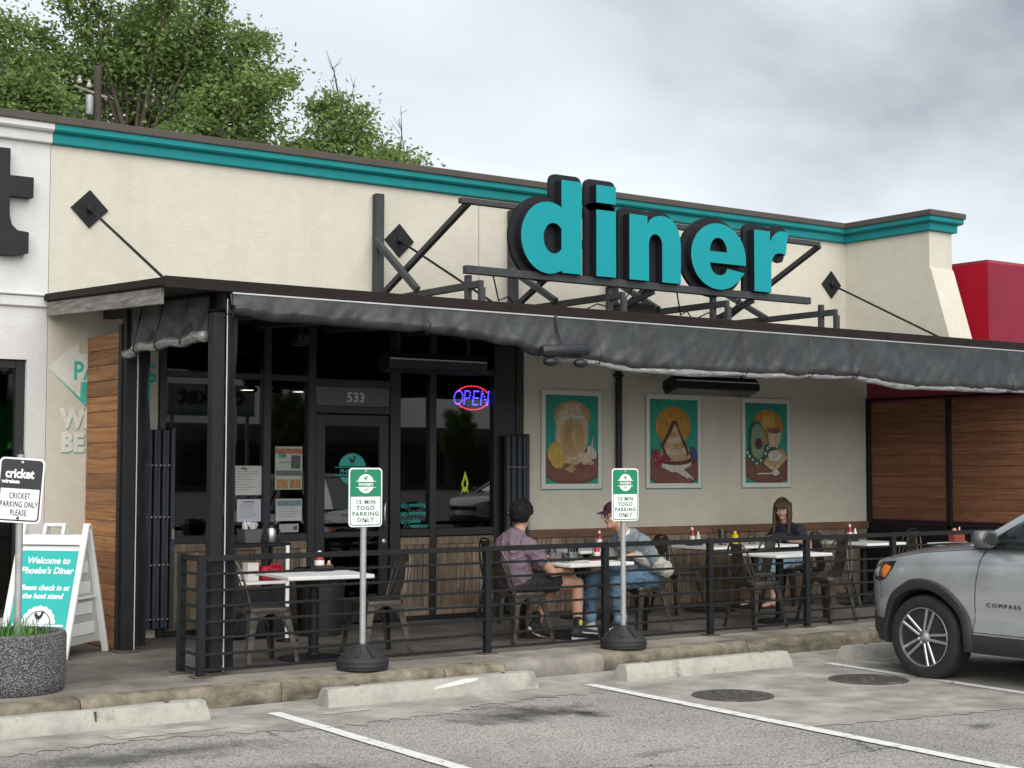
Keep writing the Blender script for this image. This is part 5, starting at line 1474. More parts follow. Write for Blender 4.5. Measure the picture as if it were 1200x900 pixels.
def emblem(o, y, cx, cz, r_, white, dark):
    flat([[p for p in badge(r_, 26, .05)]], y, white, 'emblem_disc', o, ox=cx, oz=cz)
    flat([rrect(-r_ * 1.22, r_ * 1.22, -r_ * .34, r_ * .20, r_ * .02, 2)], y - .0008, dark, 'emblem_band', o, ox=cx, oz=cz)
    for zz_ in (.24, -.42): flat([rrect(-r_ * 1.28, r_ * 1.28, (zz_ - .02) * r_, (zz_ + .04) * r_, .0005, 1)], y - .0016, white, 'emblem_rule', o, ox=cx, oz=cz)
    wr("PHOEBE'S", r_ * .42, cx, y - .0016, cz - r_ * .22, white, o, bold=r_ * .012, sx=1.02)
    flat([[(x * r_ * .5, z * r_ * .5) for x, z in ROOSTER]], y - .0012, dark, 'emblem_rooster', o, ox=cx, oz=cz + r_ * .58)
    wr('DINER', r_ * .17, cx, y - .0012, cz - r_ * .66, dark, o)
    flat([rrect(-r_ * .35, r_ * .35, 0, r_ * .03, .0003, 1)], y - .0012, dark, 'emblem_rule', o, ox=cx, oz=cz - r_ * .78)
def togo_sign(x, y, label, rz=0):
    o = thing('parking_sign', label, 'parking sign', (x, y, .15), rz, 'green and white 15 min togo signs')
    bs = MB().lathe([(.18, .0), (.20, .01), (.203, .075), (.185, .093), (.15, .112), (.052, .19), (.046, .20), (0, .20)], n=24).build('base', M_RUBBER, o, smooth=28)
    rib = MB()
    for i in range(8):
        a = 2 * pi * i / 8
        rib.bar((cos(a) * .055, sin(a) * .055, .188), (cos(a) * .165, sin(a) * .165, .106), .018, .02)
    rib.build('ribs', M_RUBBER, bs)
    MB().lathe([(.2045, .03), (.206, .035), (.206, .045), (.2045, .05)], n=24).build('band', M_RUBBER, bs)
    MB().tube([(0, 0, .18), (0, 0, 1.54)], .024, 12).build('pole', M_POLE, o, smooth=60)
    zb, w, h = 1.102, .305, .458
    pn = MB(); pn.prism(rrect(-w / 2, w / 2, zb, zb + h, .032), (0, -.027, 0), (1, 0, 0), (0, 0, 1), .003)
    pl = pn.build('panel', M_SWHITE, o)
    flat([rrect(-w / 2 + .011, w / 2 - .011, zb + .011, zb + h - .011, .026), rrect(-w / 2 + .017, w / 2 - .017, zb + .017, zb + h - .017, .021)], -.0310, M_SGTXT, 'border', pl)
    top = rrect(-w / 2 + .014, w / 2 - .014, zb + .1, zb + h - .014, .022)
    flat([[(px, max(pz, zb + .235)) for px, pz in top if True]], -.0318, M_SGREEN, 'green_field', pl)
    emblem(pl, -.0328, 0, zb + .335, .072, M_SWHITE, M_SGREEN)
    flat([ellipse(0, 0, .007, .007, 10)], -.0335, M_SWHITE, 'emblem_star', pl, oz=zb + .43)
    for i, s_ in enumerate(('15 MIN', 'TOGO', 'PARKING', 'ONLY')):
        wr(s_, .045, 0, -.0318, zb + .178 - i * .046, M_SGTXT, pl, bold=.0007, space=1.2, sx=1.12)
    for z in (zb + .045, zb + h - .025):
        MB().lathe([(.009, 0), (.009, .005), (0, .007)], mx=MX.Rotation(R(90), 3, 'X'), c=(0, -.0315, z), n=8).build('bolt', M_NAIL if z > 1.3 else M_SBLK, pl)
    return o
togo_sign(6.03, 10.46, 'green and white 15 min togo parking sign before the nearest table', .03)
togo_sign(8.61, 10.41, 'green and white 15 min togo parking sign before the man in the maroon cap', .02)

# planter with the shop's own sign standing in it
PX, PY = 3.42, 10.86
pt = thing('planter', 'round dark pebble-concrete planter at the left edge of the kerb', 'planter', (PX, PY, .15))
M_PEB = mat('pebble_concrete', (.055, .055, .058), .9, var=.3, scale=30)
def pebble_mat():
    m = M_PEB; t = m.node_tree; b = t.nodes['Principled BSDF']; n = t.nodes.new; l = t.links.new
    co = n('ShaderNodeTexCoord'); vo = n('ShaderNodeTexVoronoi'); vo.inputs['Scale'].default_value = 75
    l(co.outputs['Object'], vo.inputs['Vector'])
    r = n('ShaderNodeValToRGB'); e = r.color_ramp.elements
    e[0].position = .12; e[0].color = (.34, .34, .35, 1); e[1].position = .6; e[1].color = (.06, .06, .064, 1); k = e.new(.33); k.color = (.16, .16, .165, 1)
    l(vo.outputs['Distance'], r.inputs[0]); l(r.outputs[0], b.inputs['Base Color'])
    bp = n('ShaderNodeBump'); bp.inputs['Strength'].default_value = 1.0; bp.inputs['Distance'].default_value = .012; bp.invert = True
    l(vo.outputs['Distance'], bp.inputs['Height']); l(bp.outputs[0], b.inputs['Normal'])
pebble_mat()
MB().lathe([(.36, 0), (.378, .02), (.388, .10), (.388, .385), (.382, .405), (.37, .412), (.335, .412), (.325, .40), (.325, .33), (0, .33)], n=48).build('bowl', M_PEB, pt, smooth=40)
MB().lathe([(.323, .331), (.22, .36), (0, .375)], n=24).build('soil', mat('soil', (.04, .028, .02), .95, var=.4, scale=20), pt, smooth=60)
# grass in the planter
gm = MB(); rr = random.Random(11)
for i in range(420):
    a = rr.uniform(0, 2 * pi); d = sqrt(rr.random()) * .29
    x, y = d * cos(a), d * sin(a); h = rr.uniform(.05, .18) * (1.25 if d < .2 else .9); b = rr.uniform(0, 2 * pi); ln = rr.uniform(.02, .14); w = rr.uniform(.003, .007)
    px, py = cos(b + pi / 2) * w, sin(b + pi / 2) * w; q = []
    for k in range(4):
        u = k / 3; cx_, cy_, cz_ = x + cos(b) * ln * u * u, y + sin(b) * ln * u * u, .35 + h * (u - .25 * u * u * ln / .14)
        s_ = 1 - u * .9
        q += [(cx_ - px * s_, cy_ - py * s_, cz_), (cx_ + px * s_, cy_ + py * s_, cz_)]
    gm.add(q, [(0, 1, 3, 2), (2, 3, 5, 4), (4, 5, 7, 6)])
gr = gm.build('planter_grass', mat('grass_green', (.06, .17, .03), .6, var=.4, scale=9), None, loc=(PX, PY, .15)); tag(gr, 'clumps of green grass growing in the round pebble planter', 'grass', kind='stuff')
cs = thing('parking_sign', 'black and white cricket parking sign on a grey pole in the planter', 'parking sign', (PX + .05, PY - .02, .50), -.06)
MB().tube([(0, 0, 0), (0, 0, 1.30)], .026, 12).build('pole', M_POLE, cs, smooth=60)
MB().box(-.02, .02, -.02, .02, 1.30, 1.33, .004).build('pole_cap', M_SBLK, cs)
w, h, zb = .305, .455, .82
tl = MX.Rotation(R(2.5), 3, 'Y')
pn = MB(); pn.prism(rrect(-w / 2, w / 2, -h / 2, h / 2, .034), (0, -.029, 0), (1, 0, 0), (0, 0, 1), .003)
pl = pn.build('panel', M_SWHITE, cs, loc=(0, 0, zb + h / 2), rot=(0, R(4), R(-14)))
flat([rrect(-w / 2 + .012, w / 2 - .012, -h / 2 + .012, h / 2 - .012, .028), rrect(-w / 2 + .022, w / 2 - .022, -h / 2 + .022, h / 2 - .022, .02)], -.0330, M_SBLK, 'border', pl)
flat([[(px, max(pz, .012)) for px, pz in rrect(-w / 2 + .013, w / 2 - .013, -.1, h / 2 - .013, .026)]], -.0338, M_SBLK, 'black_field', pl)
wr('cricket', .088, -.012, -.0346, .088, M_SWHITE, pl, bold=.0034, sx=.78)
wr('wireless', .036, -.068, -.0346, .049, M_SWHITE, pl, bold=.0018)
for i, s_ in enumerate(('CRICKET', 'PARKING ONLY', 'PLEASE')):
    wr(s_, .058, 0, -.0346, -.058 - i * .059, M_SBLK, pl, bold=.0006, sx=.56, space=1.12)
for z in (h / 2 - .03, -h / 2 + .035):
    MB().lathe([(.010, 0), (.010, .005), (0, .007)], mx=MX.Rotation(R(90), 3, 'X'), c=(0, -.035, z), n=8).build('bolt', M_NAIL if z > 0 else M_SBLK, pl)

# sandwich board
n_ = V((-.74, -.67, 0)).normalized(); wd = V((.67, -.74, 0))
sb = thing('sandwich_board', 'white plastic sandwich board with teal Welcome poster beside the plank screen', 'sandwich board', (4.38, 12.73, .15))
sb.rotation_euler = (0, 0, atan2(wd.y, wd.x))        # local x along the board, local -y is its front
HB, SP, WB = 1.09, .35, .63
M_PLAS = mat('white_plastic_board', (.70, .71, .70), .4, var=.04)
def leaf(sg):
    """one leaf in local axes: lies in a plane from ridge (y=0,z=HB) to foot (y=sg*SP, z=0)"""
    up = V((0, -sg * SP, HB)).normalized(); L = sqrt(SP ** 2 + HB ** 2)
    fo = V((0, sg * SP, 0)); nn = V((1, 0, 0)).cross(up)
    return fo, up, L, nn
fo, up, L, nn = leaf(-1)
def fr_(o_, x, u, d=0): return fo + V((x, 0, 0)) + up * u + nn * d
def slabx(mb, x0, x1, u0, u1, d0, d1, bev=.006):
    mtx = MX(((1, up.x, nn.x), (0, up.y, nn.y), (0, up.z, nn.z)))
    o = MB().box(x0, x1, u0, u1, d0, d1, bev)
    mb.add([mtx @ V(p) + fo for p in o.v], o.f)
for sg in (-1, 1):
    fo, up, L, nn = leaf(sg)
    f = sg
    m = MB()
    d0, d1 = (-.012, .022) if sg < 0 else (-.022, .012)
    for x0, x1, u0, u1 in ((-WB / 2, -WB / 2 + .055, 0, L), (WB / 2 - .055, WB / 2, 0, L), (-WB / 2 + .0551, WB / 2 - .0551, L - .19, L - .10), (-WB / 2 + .0551, WB / 2 - .0551, .09, .14)):
        slabx(m, x0, x1, u0, u1, d0, d1)
    slabx(m, -.10, -.07, L - .0995, L - .0, d0, d1); slabx(m, .07, .10, L - .0995, L - .0, d0, d1); slabx(m, -.0698, .0698, L - .03, L, d0, d1)
    slabx(m, -WB / 2 + .056, WB / 2 - .056, .1405, L - .191, -.006, .006, .002)
    lf = m.build('leaf', M_PLAS, sb)
    if sg > 0:                                          # moulded pockets of the back leaf, seen from the side
        for x0, x1, u0, u1 in [(a, a + .18, b, b + .14) for a in (-.28, -.09, .10) for b in (.18, .36, .54, .72)]:
            q = MB(); slabx(q, x0, x1, u0, u1, -.02, -.0065, .006); q.build('moulded_pocket', M_PLAS, lf)
    else:
        q = MB(); slabx(q, -WB / 2 + .06, WB / 2 - .06, .16, L - .235, .0065, .009, 0); q.build('poster', mat('board_teal', (.012, .40, .37), .5, var=.05), lf)
        rul = MB(); slabx(rul, -WB / 2 + .06, WB / 2 - .06, L - .195, L - .19, .0222, .024, 0); rul.build('slot', M_SBLK, lf)
        fm = lambda x, u, d: MX(((1, up.x, nn.x, (fo + up * u + nn * d).x + x), (0, up.y, nn.y, (fo + up * u + nn * d).y), (0, up.z, nn.z, (fo + up * u + nn * d).z), (0, 0, 0, 1)))
        for s_, u, sz in (('Welcome to', .80, .076), ("Phoebe's Diner", .715, .076), ('Please check in at', .575, .063), ('the host stand', .505, .063)):
            q = MB(); q.put(text(s_, sz, .0022, .0005, shear=.18), fm(0, u, .0100)); q.build('lettering', M_SWHITE, lf)
        eu = .29; er_ = .145
        sp = [p for p in badge(er_, 18, .08) if p[1] > 0]
        q = MB(); q.put(shape([sp], .0005), fm(0, eu, .0098)); q.build('emblem_disc', M_SWHITE, lf)
        q = MB(); q.put(shape([arc(0, 0, .112, .112, 0, 180, 20) + arc(0, 0, .105, .105, 180, 0, 20)], .0005), fm(0, eu, .0110)); q.build('emblem_ring', M_SBLK, lf)
        q = MB(); q.put(shape([[(x * .09, z * .09) for x, z in ROOSTER]], .0005), fm(0, eu + .062, .0110)); q.build('emblem_rooster', M_SBLK, lf)
        q = MB(); q.put(shape([rrect(-.23, .23, -.012, .004, .001, 1)], .0005), fm(0, eu - .004, .0110)); q.build('emblem_rule', M_SWHITE, lf)
        q = MB(); q.put(text("PHOEBE'S", .098, .0006, .0005, space=1.1), fm(0, eu - .095, .0104)); q.build('lettering', mat('board_ink', (.01, .10, .10), .5), lf)
sg_ = MB().prism([(-SP * .86, .10), (SP * .90, .10), (.02, HB * .93), (-.02, HB * .93)], (WB / 2 - .07, 0, 0), (0, 1, 0), (0, 0, 1), .012).build('side_panel', mat('board_grey_plastic', (.42, .42, .41), .5, var=.06), sb)
for z_, hw_ in ((.17, .20), (.34, .155), (.51, .11), (.68, .065)):
    MB().box(WB / 2 - .058, WB / 2 - .048, -hw_, hw_, z_, z_ + .10, .008).build('moulded_pocket', M_PLAS, sg_)
fo, up, L, nn = leaf(-1)
MB().box(WB / 2 - .05, WB / 2 - .02, -.16, .16, .47, .49, .003).build('spreader', M_PLAS, sb)
for s_ in (-1, 1):
    MB().tube([(s_ * WB / 2 - .03, 0, HB - .03), (s_ * WB / 2 + .03 * 0 , 0, HB - .03)], .012, 8).build('hinge', M_NAIL, sb)
# ================================================================== PEOPLE
import numpy as np
def cone_pts(p, q, r1, r2):
    """closed tapered capsule"""
    p, q = V(p), V(q); d = (q - p); L = d.length; d.normalize()
    pts, rs = [], []
    for a in (-90, -60, -30, 0):
        pts.append(p + d * r1 * sin(R(a))); rs.append(max(r1 * cos(R(a)), 1e-4))
    for a in (0, 30, 60, 90):
        pts.append(q + d * r2 * sin(R(a))); rs.append(max(r2 * cos(R(a)), 1e-4))
    return pts, rs
class Body:
    def __init__(s): s.p = []; s.mb = MB()
    def cap(s, p, q, r1, r2, lab):
        a, b = cone_pts(p, q, r1, r2); s.mb.tube(a, b, 12)
        s.p.append(('c', lab, np.array(p, float), np.array(q, float), r1, r2)); return s
    def ell(s, c, r, lab, mx=None):
        s.mb.ell(c, r, mx, 16, 12)
        s.p.append(('e', lab, np.array(c, float), np.array(r, float), np.array(mx if mx is not None else MX.Identity(3)).reshape(3, 3))); return s
    def chain(s, pts, rs, lab):
        for i in range(len(pts) - 1): s.cap(pts[i], pts[i + 1], rs[i], rs[i + 1], lab)
        return s
    def build(s, name, mats, parent, voxel=.0065, it=5):
        """remesh the overlapping volumes to one continuous skin, then give every face the material of its nearest volume"""
        me = s.mb.mesh('tmp', list(mats.values())[0])
        o = bpy.data.objects.new('tmp', me); col.objects.link(o)
        md = o.modifiers.new('r', 'REMESH'); md.mode = 'VOXEL'; md.voxel_size = voxel; md.adaptivity = 0
        sm = o.modifiers.new('s', 'SMOOTH'); sm.factor = .5; sm.iterations = it
        dg = bpy.context.evaluated_depsgraph_get()
        m2 = bpy.data.meshes.new_from_object(o.evaluated_get(dg))
        bpy.data.objects.remove(o)
        labs = list(mats); m2.materials.clear()
        for l in labs: m2.materials.append(mats[l])
        n = len(m2.polygons); c = np.empty(n * 3); m2.polygons.foreach_get('center', c); c = c.reshape(-1, 3)
        best = np.full(n, 9e9); idx = np.zeros(n, int)
        for pr in s.p:
            if pr[0] == 'c':
                _, lab, a, b, r1, r2 = pr; ab = b - a
                t = np.clip(((c - a) @ ab) / max(ab @ ab, 1e-9), 0, 1)
                d = np.linalg.norm(c - (a + t[:, None] * ab), axis=1) - (r1 + (r2 - r1) * t)
            else:
                _, lab, a, r_, m_ = pr
                k = np.linalg.norm(((c - a) @ m_) / r_, axis=1); d = (k - 1) * r_.min()
            w = d < best; best[w] = d[w]; idx[w] = labs.index(lab)
        m2.polygons.foreach_set('material_index', idx.astype(np.int32))
        m2.polygons.foreach_set('use_smooth', np.ones(n, bool)); m2.update()
        cloth = {labs.index(l) for l in labs if l in ('shirt', 'vest', 'vest_sleeve', 'sleeve', 'tee', 'jeans', 'shorts')}
        vs_ = set()
        for p_ in m2.polygons:
            if p_.material_index in cloth: vs_.update(p_.vertices)
        nor = [m2.vertices[i].normal.copy() for i in range(len(m2.vertices))]
        for i in vs_:
            c_ = m2.vertices[i].co
            k1 = (1 - abs(MN.noise(V((c_.x * 9 + c_.z * 5, c_.y * 9, c_.z * 13 - c_.x * 4))))) ** 4
            k2 = (1 - abs(MN.noise(V((c_.x * 19 - c_.z * 9, c_.y * 17, c_.z * 21 + 7))))) ** 5
            m2.vertices[i].co = c_ + nor[i] * (k1 * .013 + k2 * .006 - .007)
        m2.update()
        m2.transform(MX.Translation(-parent.location))
        return link(name, m2, parent)
M_SKIN1 = mat('skin_tan', (.42, .235, .16), .55, var=.06, scale=30)
M_SKIN2 = mat('skin_light', (.50, .29, .21), .55, var=.06, scale=30)
M_LIP = mat('lip', (.33, .12, .10), .5)
M_EYEW = mat('eye_white', (.6, .58, .55), .3); M_IRIS = mat('eye_dark', (.02, .014, .01), .2)
def axes(yaw, pitch=0.0):
    f = V((cos(yaw) * cos(pitch), sin(yaw) * cos(pitch), sin(pitch))); r_ = V((sin(yaw), -cos(yaw), 0)); u = r_.cross(f)
    return f, r_, u.normalized()
def head(B, c, yaw, pitch, sk='skin', s=1.0):
    """skull, jaw, nose, brow, ears and lips round the centre c (between the ears)"""
    f, r_, u = axes(yaw, pitch); c = V(c); m = MX((f, r_, u)).transposed()
    P = lambda a, b, d: c + (f * a + r_ * b + u * d) * s
    B.ell(P(-.008, 0, .028), (.096 * s, .074 * s, .090 * s), sk, m)
    B.ell(P(.026, 0, -.035), (.062 * s, .060 * s, .078 * s), sk, m)
    B.ell(P(.062, 0, -.088), (.026 * s, .030 * s, .022 * s), sk, m)          # chin
    B.cap(P(.088, 0, .018), P(.104, 0, -.022), .008 * s, .013 * s, sk)       # nose
    for b in (-1, 1):
        B.cap(P(.084, b * .045, .034), P(.092, b * .016, .034), .010 * s, .009 * s, sk)   # brow
        B.ell(P(.066, b * .040, -.025), (.024 * s, .022 * s, .024 * s), sk, m)            # cheek
        B.ell(P(-.006, b * .078, -.004), (.020 * s, .009 * s, .032 * s), sk, m)           # ear
    B.cap(P(.089, -.018, -.052), P(.089, .018, -.052), .0075 * s, .0075 * s, 'lip')
    return f, r_, u, m
def eyes(o, c, yaw, pitch, s=1.0):
    f, r_, u = axes(yaw, pitch); c = V(c) - o.location
    for b in (-1, 1):
        p = c + (f * .082 + r_ * b * .031 + u * .014) * s
        e_ = MB().ell(p, (.0115 * s,) * 3, n=10, m=8).build('eye', M_EYEW, o, smooth=180)
        MB().ell(p + f * .0075 * s, (.006 * s,) * 3, n=8, m=6).build('iris', M_IRIS, e_, smooth=180)
        MB().tube([c + (f * .096 + r_ * b * .050 + u * .034) * s, c + (f * .101 + r_ * b * .032 + u * .042) * s, c + (f * .101 + r_ * b * .014 + u * .037) * s], .004 * s, 6).build('eyebrow', mat('brow_hair', (.015, .01, .008), .8), o)
def hand(B, wrist, d, up, side, curl=.7, sk='skin', s=1.0):
    """palm, four separate curling fingers of different length and a thumb from the side of the palm"""
    d = V(d).normalized(); up = V(up); up = (up - d * up.dot(d)).normalized(); sd = d.cross(up) * side   # sd points to the thumb side
    w = V(wrist)
    B.cap(w, w + d * .03 * s, .024 * s, .024 * s, sk)
    for k, b in enumerate((.029, .010, -.010, -.028)):
        B.cap(w + d * .02 * s + sd * b * .55 * s, w + d * .078 * s + sd * b * s, .0135 * s, .0115 * s, sk)
        L = (.066, .074, .068, .054)[k] * s
        p = w + d * .08 * s + sd * b * 1.1 * s; a = curl * (.55 + .08 * k)
        dd = d + sd * b * 1.2
        for seg, fr in enumerate((.45, .32, .23)):
            dd = (dd.normalized() * cos(a) - up * sin(a)); a = curl * .75
            q = p + dd.normalized() * L * fr
            B.cap(p, q, (.0098, .0088, .0080)[seg] * s, (.0090, .0082, .0072)[seg] * s, sk); p = q
    t0 = w + d * .018 * s + sd * .026 * s
    t1 = t0 + (d * .6 + sd * .75 - up * .2).normalized() * .036 * s
    t2 = t1 + (d * .95 + sd * .25 - up * .35).normalized() * .030 * s
    B.chain([t0, t1, t2], [.0125 * s, .0105 * s, .0085 * s], sk)
def cap_hair(o, c, yaw, pitch, mt, s=1.0, front=.05, low=-.06, seed=1, vol=1.0, name='hair'):
    """head of hair: a lumpy shell over the skull, open over the face"""
    f, r_, u = axes(yaw, pitch); c = V(c) - o.location; m = MB(); n, k = 40, 22
    idx = {}
    for i in range(k + 1):
        el_ = R(-48 + (90 + 48) * i / k)
        for j in range(n):
            a = 2 * pi * j / n
            d_ = V((cos(el_) * cos(a), cos(el_) * sin(a), sin(el_)))
            ns = 1 + .07 * MN.noise(V((d_.x * 5, d_.y * 5, d_.z * 5 + seed))) + .05 * MN.noise(V((d_.x * 13, d_.y * 13, d_.z * 9 + seed)))
            x, y, z = (-.010 + .108 * d_.x * ns * vol) , .089 * d_.y * ns * vol, .028 + .108 * d_.z * ns * vol
            idx[i, j] = len(m.v); m.v.append(tuple(c + (f * x + r_ * y + u * z) * s))
    for i in range(k):
        for j in range(n):
            a = 2 * pi * (j + .5) / n; el_ = R(-48 + 138 * (i + .5) / k)
            x = cos(el_) * cos(a) * .11; z = .028 + .108 * sin(el_)
            if x > .045 and z < front + .012 * sin(j * 2.3): continue
            if x > -.01 and z < .0 + .02 * (x + .01) / .05: continue
            if z < low: continue
            m.f.append([idx[i, j], idx[i, (j + 1) % n], idx[i + 1, (j + 1) % n], idx[i + 1, j]]); m.m.append(0)
    hob = m.build(name, mt, o, smooth=180)
    rs_ = random.Random(seed); st = MB()
    for q_ in range(170):
        a = rs_.uniform(0, 2 * pi); pts = []
        e1 = rs_.uniform(R(5), R(80)); ln = rs_.uniform(.25, .6)
        for k_ in range(5):
            el_ = e1 - ln * k_ / 4; a2 = a + .12 * k_ * rs_.uniform(.4, 1.0)
            g_ = 1.02 + .045 * MN.noise(V((a2 * 3, el_ * 4, seed + 2)))
            x, y, z = -.010 + .108 * cos(el_) * cos(a2) * g_ * vol, .089 * cos(el_) * sin(a2) * g_ * vol, .028 + .108 * sin(el_) * g_ * vol
            if (x > .05 and z < front - .008) or (x > 0 and z < .0) or z < low: break
            pts.append(c + (f * x + r_ * y + u * z) * s)
        if len(pts) > 2: st.tube(pts, [.0045] * (len(pts) - 1) + [.001], 4)
    tag(st.build('hair_strands', mt, hob), kind='stuff')
    return hob
M_HAIRB = mat('hair_black', (.010, .009, .009), .8, spec=.2, var=.5, scale=60, stretch=(1, 1, .2), bump=.6, bscale=50)
M_HAIRN = mat('hair_brown', (.040, .023, .014), .5, var=.5, scale=50, c2=(.08, .045, .025), stretch=(3, 3, .25), bump=.6, bscale=40)

# ------------------------------------------------------------------ man in the purple shirt, seen from behind, seated facing right
M_PURP = mat('shirt_purple', (.150, .105, .135), .85, var=.12, scale=6, bump=.6, bscale=11)
M_NAVY = mat('shorts_black', (.014, .015, .02), .85, var=.2)
M_SHOE = mat('shoe_black', (.016, .016, .017), .7); M_SOLE = mat('shoe_white', (.55, .55, .53), .6)
m1 = thing('person', 'man with short black hair in a purple tee seated with his back turned', 'person', (8.2, 11.33, .15))
B = Body()
hp_ = V((8.12, 11.33, .70))
hc = V((8.175, 11.32, 1.285))
B.ell((8.10, 11.33, .69), (.125, .185, .11), 'shirt')
B.chain([(8.10, 11.33, .72), (8.06, 11.33, .90), (8.10, 11.33, 1.04)], [.135, .145, .135], 'shirt')
B.cap((8.10, 11.255, .74), (8.07, 11.25, 1.00), .13, .115, 'shirt'); B.cap((8.10, 11.405, .74), (8.07, 11.41, 1.00), .13, .115, 'shirt')
B.cap((8.105, 11.19, 1.035), (8.105, 11.47, 1.035), .082, .082, 'shirt')
B.cap((8.11, 11.33, 1.05), (8.14, 11.325, 1.12), .085, .060, 'shirt')
B.cap((8.13, 11.325, 1.10), (8.165, 11.32, 1.20), .056, .053, 'skin')
yaw1 = .42
head(B, hc, yaw1, -.05)
# right arm (near): short sleeve, forearm resting on the thigh
B.chain([(8.11, 11.165, 1.03), (8.22, 11.10, .90)], [.080, .074], 'shirt')
B.chain([(8.20, 11.105, .915), (8.335, 11.06, .775)], [.050, .043], 'skin')
B.chain([(8.335, 11.06, .775), (8.53, 11.15, .775)], [.043, .031], 'skin')
hand(B, (8.545, 11.155, .775), (.9, .35, -.12), (0, 0, 1), 1, .5)
# left arm (far): on the table edge
B.chain([(8.11, 11.50, 1.03), (8.24, 11.545, .90)], [.080, .074], 'shirt')
B.chain([(8.22, 11.54, .915), (8.35, 11.555, .86)], [.050, .043], 'skin')
B.chain([(8.35, 11.555, .86), (8.54, 11.50, .892)], [.043, .031], 'skin')
hand(B, (8.55, 11.495, .892), (.95, -.2, .0), (0, 0, 1), -1, .35)
# shorts and legs
for sy_, kx_, kz_, an, toe in ((-1, 8.70, .655, (8.66, 11.12, .27), (8.80, 11.09, .19)), (1, 8.66, .66, (8.40, 11.40, .30), (8.46, 11.40, .19))):
    y0, y1 = 11.33 + sy_ * .095, 11.33 + sy_ * .15
    B.chain([(8.14, y0, .685), (8.44, (y0 + y1) / 2, .68)], [.115, .098], 'shorts')
    B.chain([(8.40, (y0 + y1) / 2, .682), (kx_, y1, kz_)], [.080, .062], 'skin')
    B.chain([(kx_, y1, kz_), (kx_ - (kx_ - an[0]) * .38, y1 + (an[1] - y1) * .4, kz_ - (kz_ - an[2]) * .38), an], [.058, .056, .040], 'skin')
    B.cap((an[0], an[1], an[2] + .065), an, .043, .041, 'sock')
    d_ = (V(toe) - V(an)); 
    B.cap((an[0] - .01, an[1], an[2] - .03), (an[0] - .01, an[1], an[2] - .055), .046, .046, 'shoe')
    hz = an[2] - .082
    if sy_ < 0:
        B.chain([(an[0] - .04, an[1], .215), (an[0] + .09, an[1] - .01, .21), (an[0] + .20, an[1] - .02, .192)], [.042, .044, .036], 'shoe')
        B.chain([(an[0] - .05, an[1], .171), (an[0] + .09, an[1] - .01, .170), (an[0] + .215, an[1] - .02, .170)], [.021, .021, .021], 'sole')
    else:                                    # other foot tucked back on its toes
        B.chain([(8.36, 11.40, .275), (8.44, 11.40, .225), (8.53, 11.40, .19)], [.042, .044, .034], 'shoe')
        B.chain([(8.32, 11.40, .25), (8.42, 11.40, .19), (8.545, 11.40, .168)], [.020, .020, .018], 'sole')
B.build('body', {'skin': M_SKIN1, 'shirt': M_PURP, 'shorts': M_NAVY, 'sock': mat('sock_black', (.012, .012, .012), .9), 'shoe': M_SHOE, 'sole': M_SOLE, 'lip': M_LIP}, m1)
eyes(m1, hc, yaw1, -.05)
cap_hair(m1, hc, yaw1, -.05, M_HAIRB, front=.062, low=-.085, seed=4, vol=1.15)
o_ = m1.location
MB().tube([(8.66 + .02 - o_.x, 11.073 - o_.y, .225 - .15), (8.72 - o_.x, 11.068 - o_.y, .215 - .15), (8.78 - o_.x, 11.062 - o_.y, .232 - .15 - .02), (8.85 - o_.x, 11.068 - o_.y, .20 - .15)], .0055, 6).build('shoe_stripe', M_SOLE, m1)
MB().ell((8.665 - o_.x, 11.083 - o_.y, .31 - .15), (.024, .012, .03), n=10, m=6).build('sock_patch', mat('sock_yellow', (.5, .42, .08), .8, var=.6, scale=60), m1, smooth=180)

# ------------------------------------------------------------------ man in the maroon cap and blue-grey vest, seated facing left, leaning in
M_VEST = mat('vest_bluegrey', (.17, .205, .22), .8, var=.12, scale=7, bump=.5, bscale=12)
M_SLEEV = mat('sleeve_cream', (.42, .40, .37), .85, var=.12, scale=7, bump=.6, bscale=12)
M_JEAN = mat('denim_blue', (.085, .155, .235), .85, var=.18, scale=9, bump=.3, bscale=60)
M_JEANL = mat('denim_pale', (.20, .30, .40), .85, var=.15, scale=9, bump=.3, bscale=60)
m2 = thing('person', 'man in a maroon cap, glasses and blue-grey vest leaning over the crowded table', 'person', (9.5, 11.22, .15))
B = Body()
hc = V((9.155, 11.20, 1.265)); yaw2 = pi - .12; pt2 = -.06
B.ell((9.55, 11.22, .70), (.125, .185, .11), 'jeans')
B.chain([(9.55, 11.22, .72), (9.50, 11.22, .88), (9.36, 11.21, 1.02)], [.140, .145, .130], 'vest')
B.cap((9.55, 11.14, .78), (9.38, 11.13, 1.00), .12, .11, 'vest'); B.cap((9.55, 11.30, .78), (9.38, 11.29, 1.00), .12, .11, 'vest')
B.cap((9.35, 11.07, 1.03), (9.35, 11.36, 1.03), .080, .080, 'vest')
B.cap((9.56, 11.22, .72), (9.52, 11.22, .80), .155, .15, 'sleeve')
B.cap((9.33, 11.21, 1.06), (9.28, 11.205, 1.10), .075, .062, 'collar')
B.cap((9.31, 11.205, 1.08), (9.20, 11.20, 1.19), .056, .054, 'skin')
head(B, hc, yaw2, pt2)
B.chain([(9.36, 11.04, 1.02), (9.50, 11.00, .80)], [.078, .075], 'vest_sleeve')
B.chain([(9.50, 11.00, .82), (9.60, 10.985, .76)], [.085, .075], 'sleeve')
B.chain([(9.60, 10.985, .77), (9.34, 11.06, .885)], [.073, .058], 'sleeve')
B.cap((9.35, 11.06, .885), (9.27, 11.08, .90), .036, .029, 'skin')
hand(B, (9.27, 11.08, .898), (-.95, .15, .0), (0, 0, 1), -1, .4)
B.chain([(9.36, 11.38, 1.02), (9.50, 11.46, .84)], [.078, .075], 'vest_sleeve')
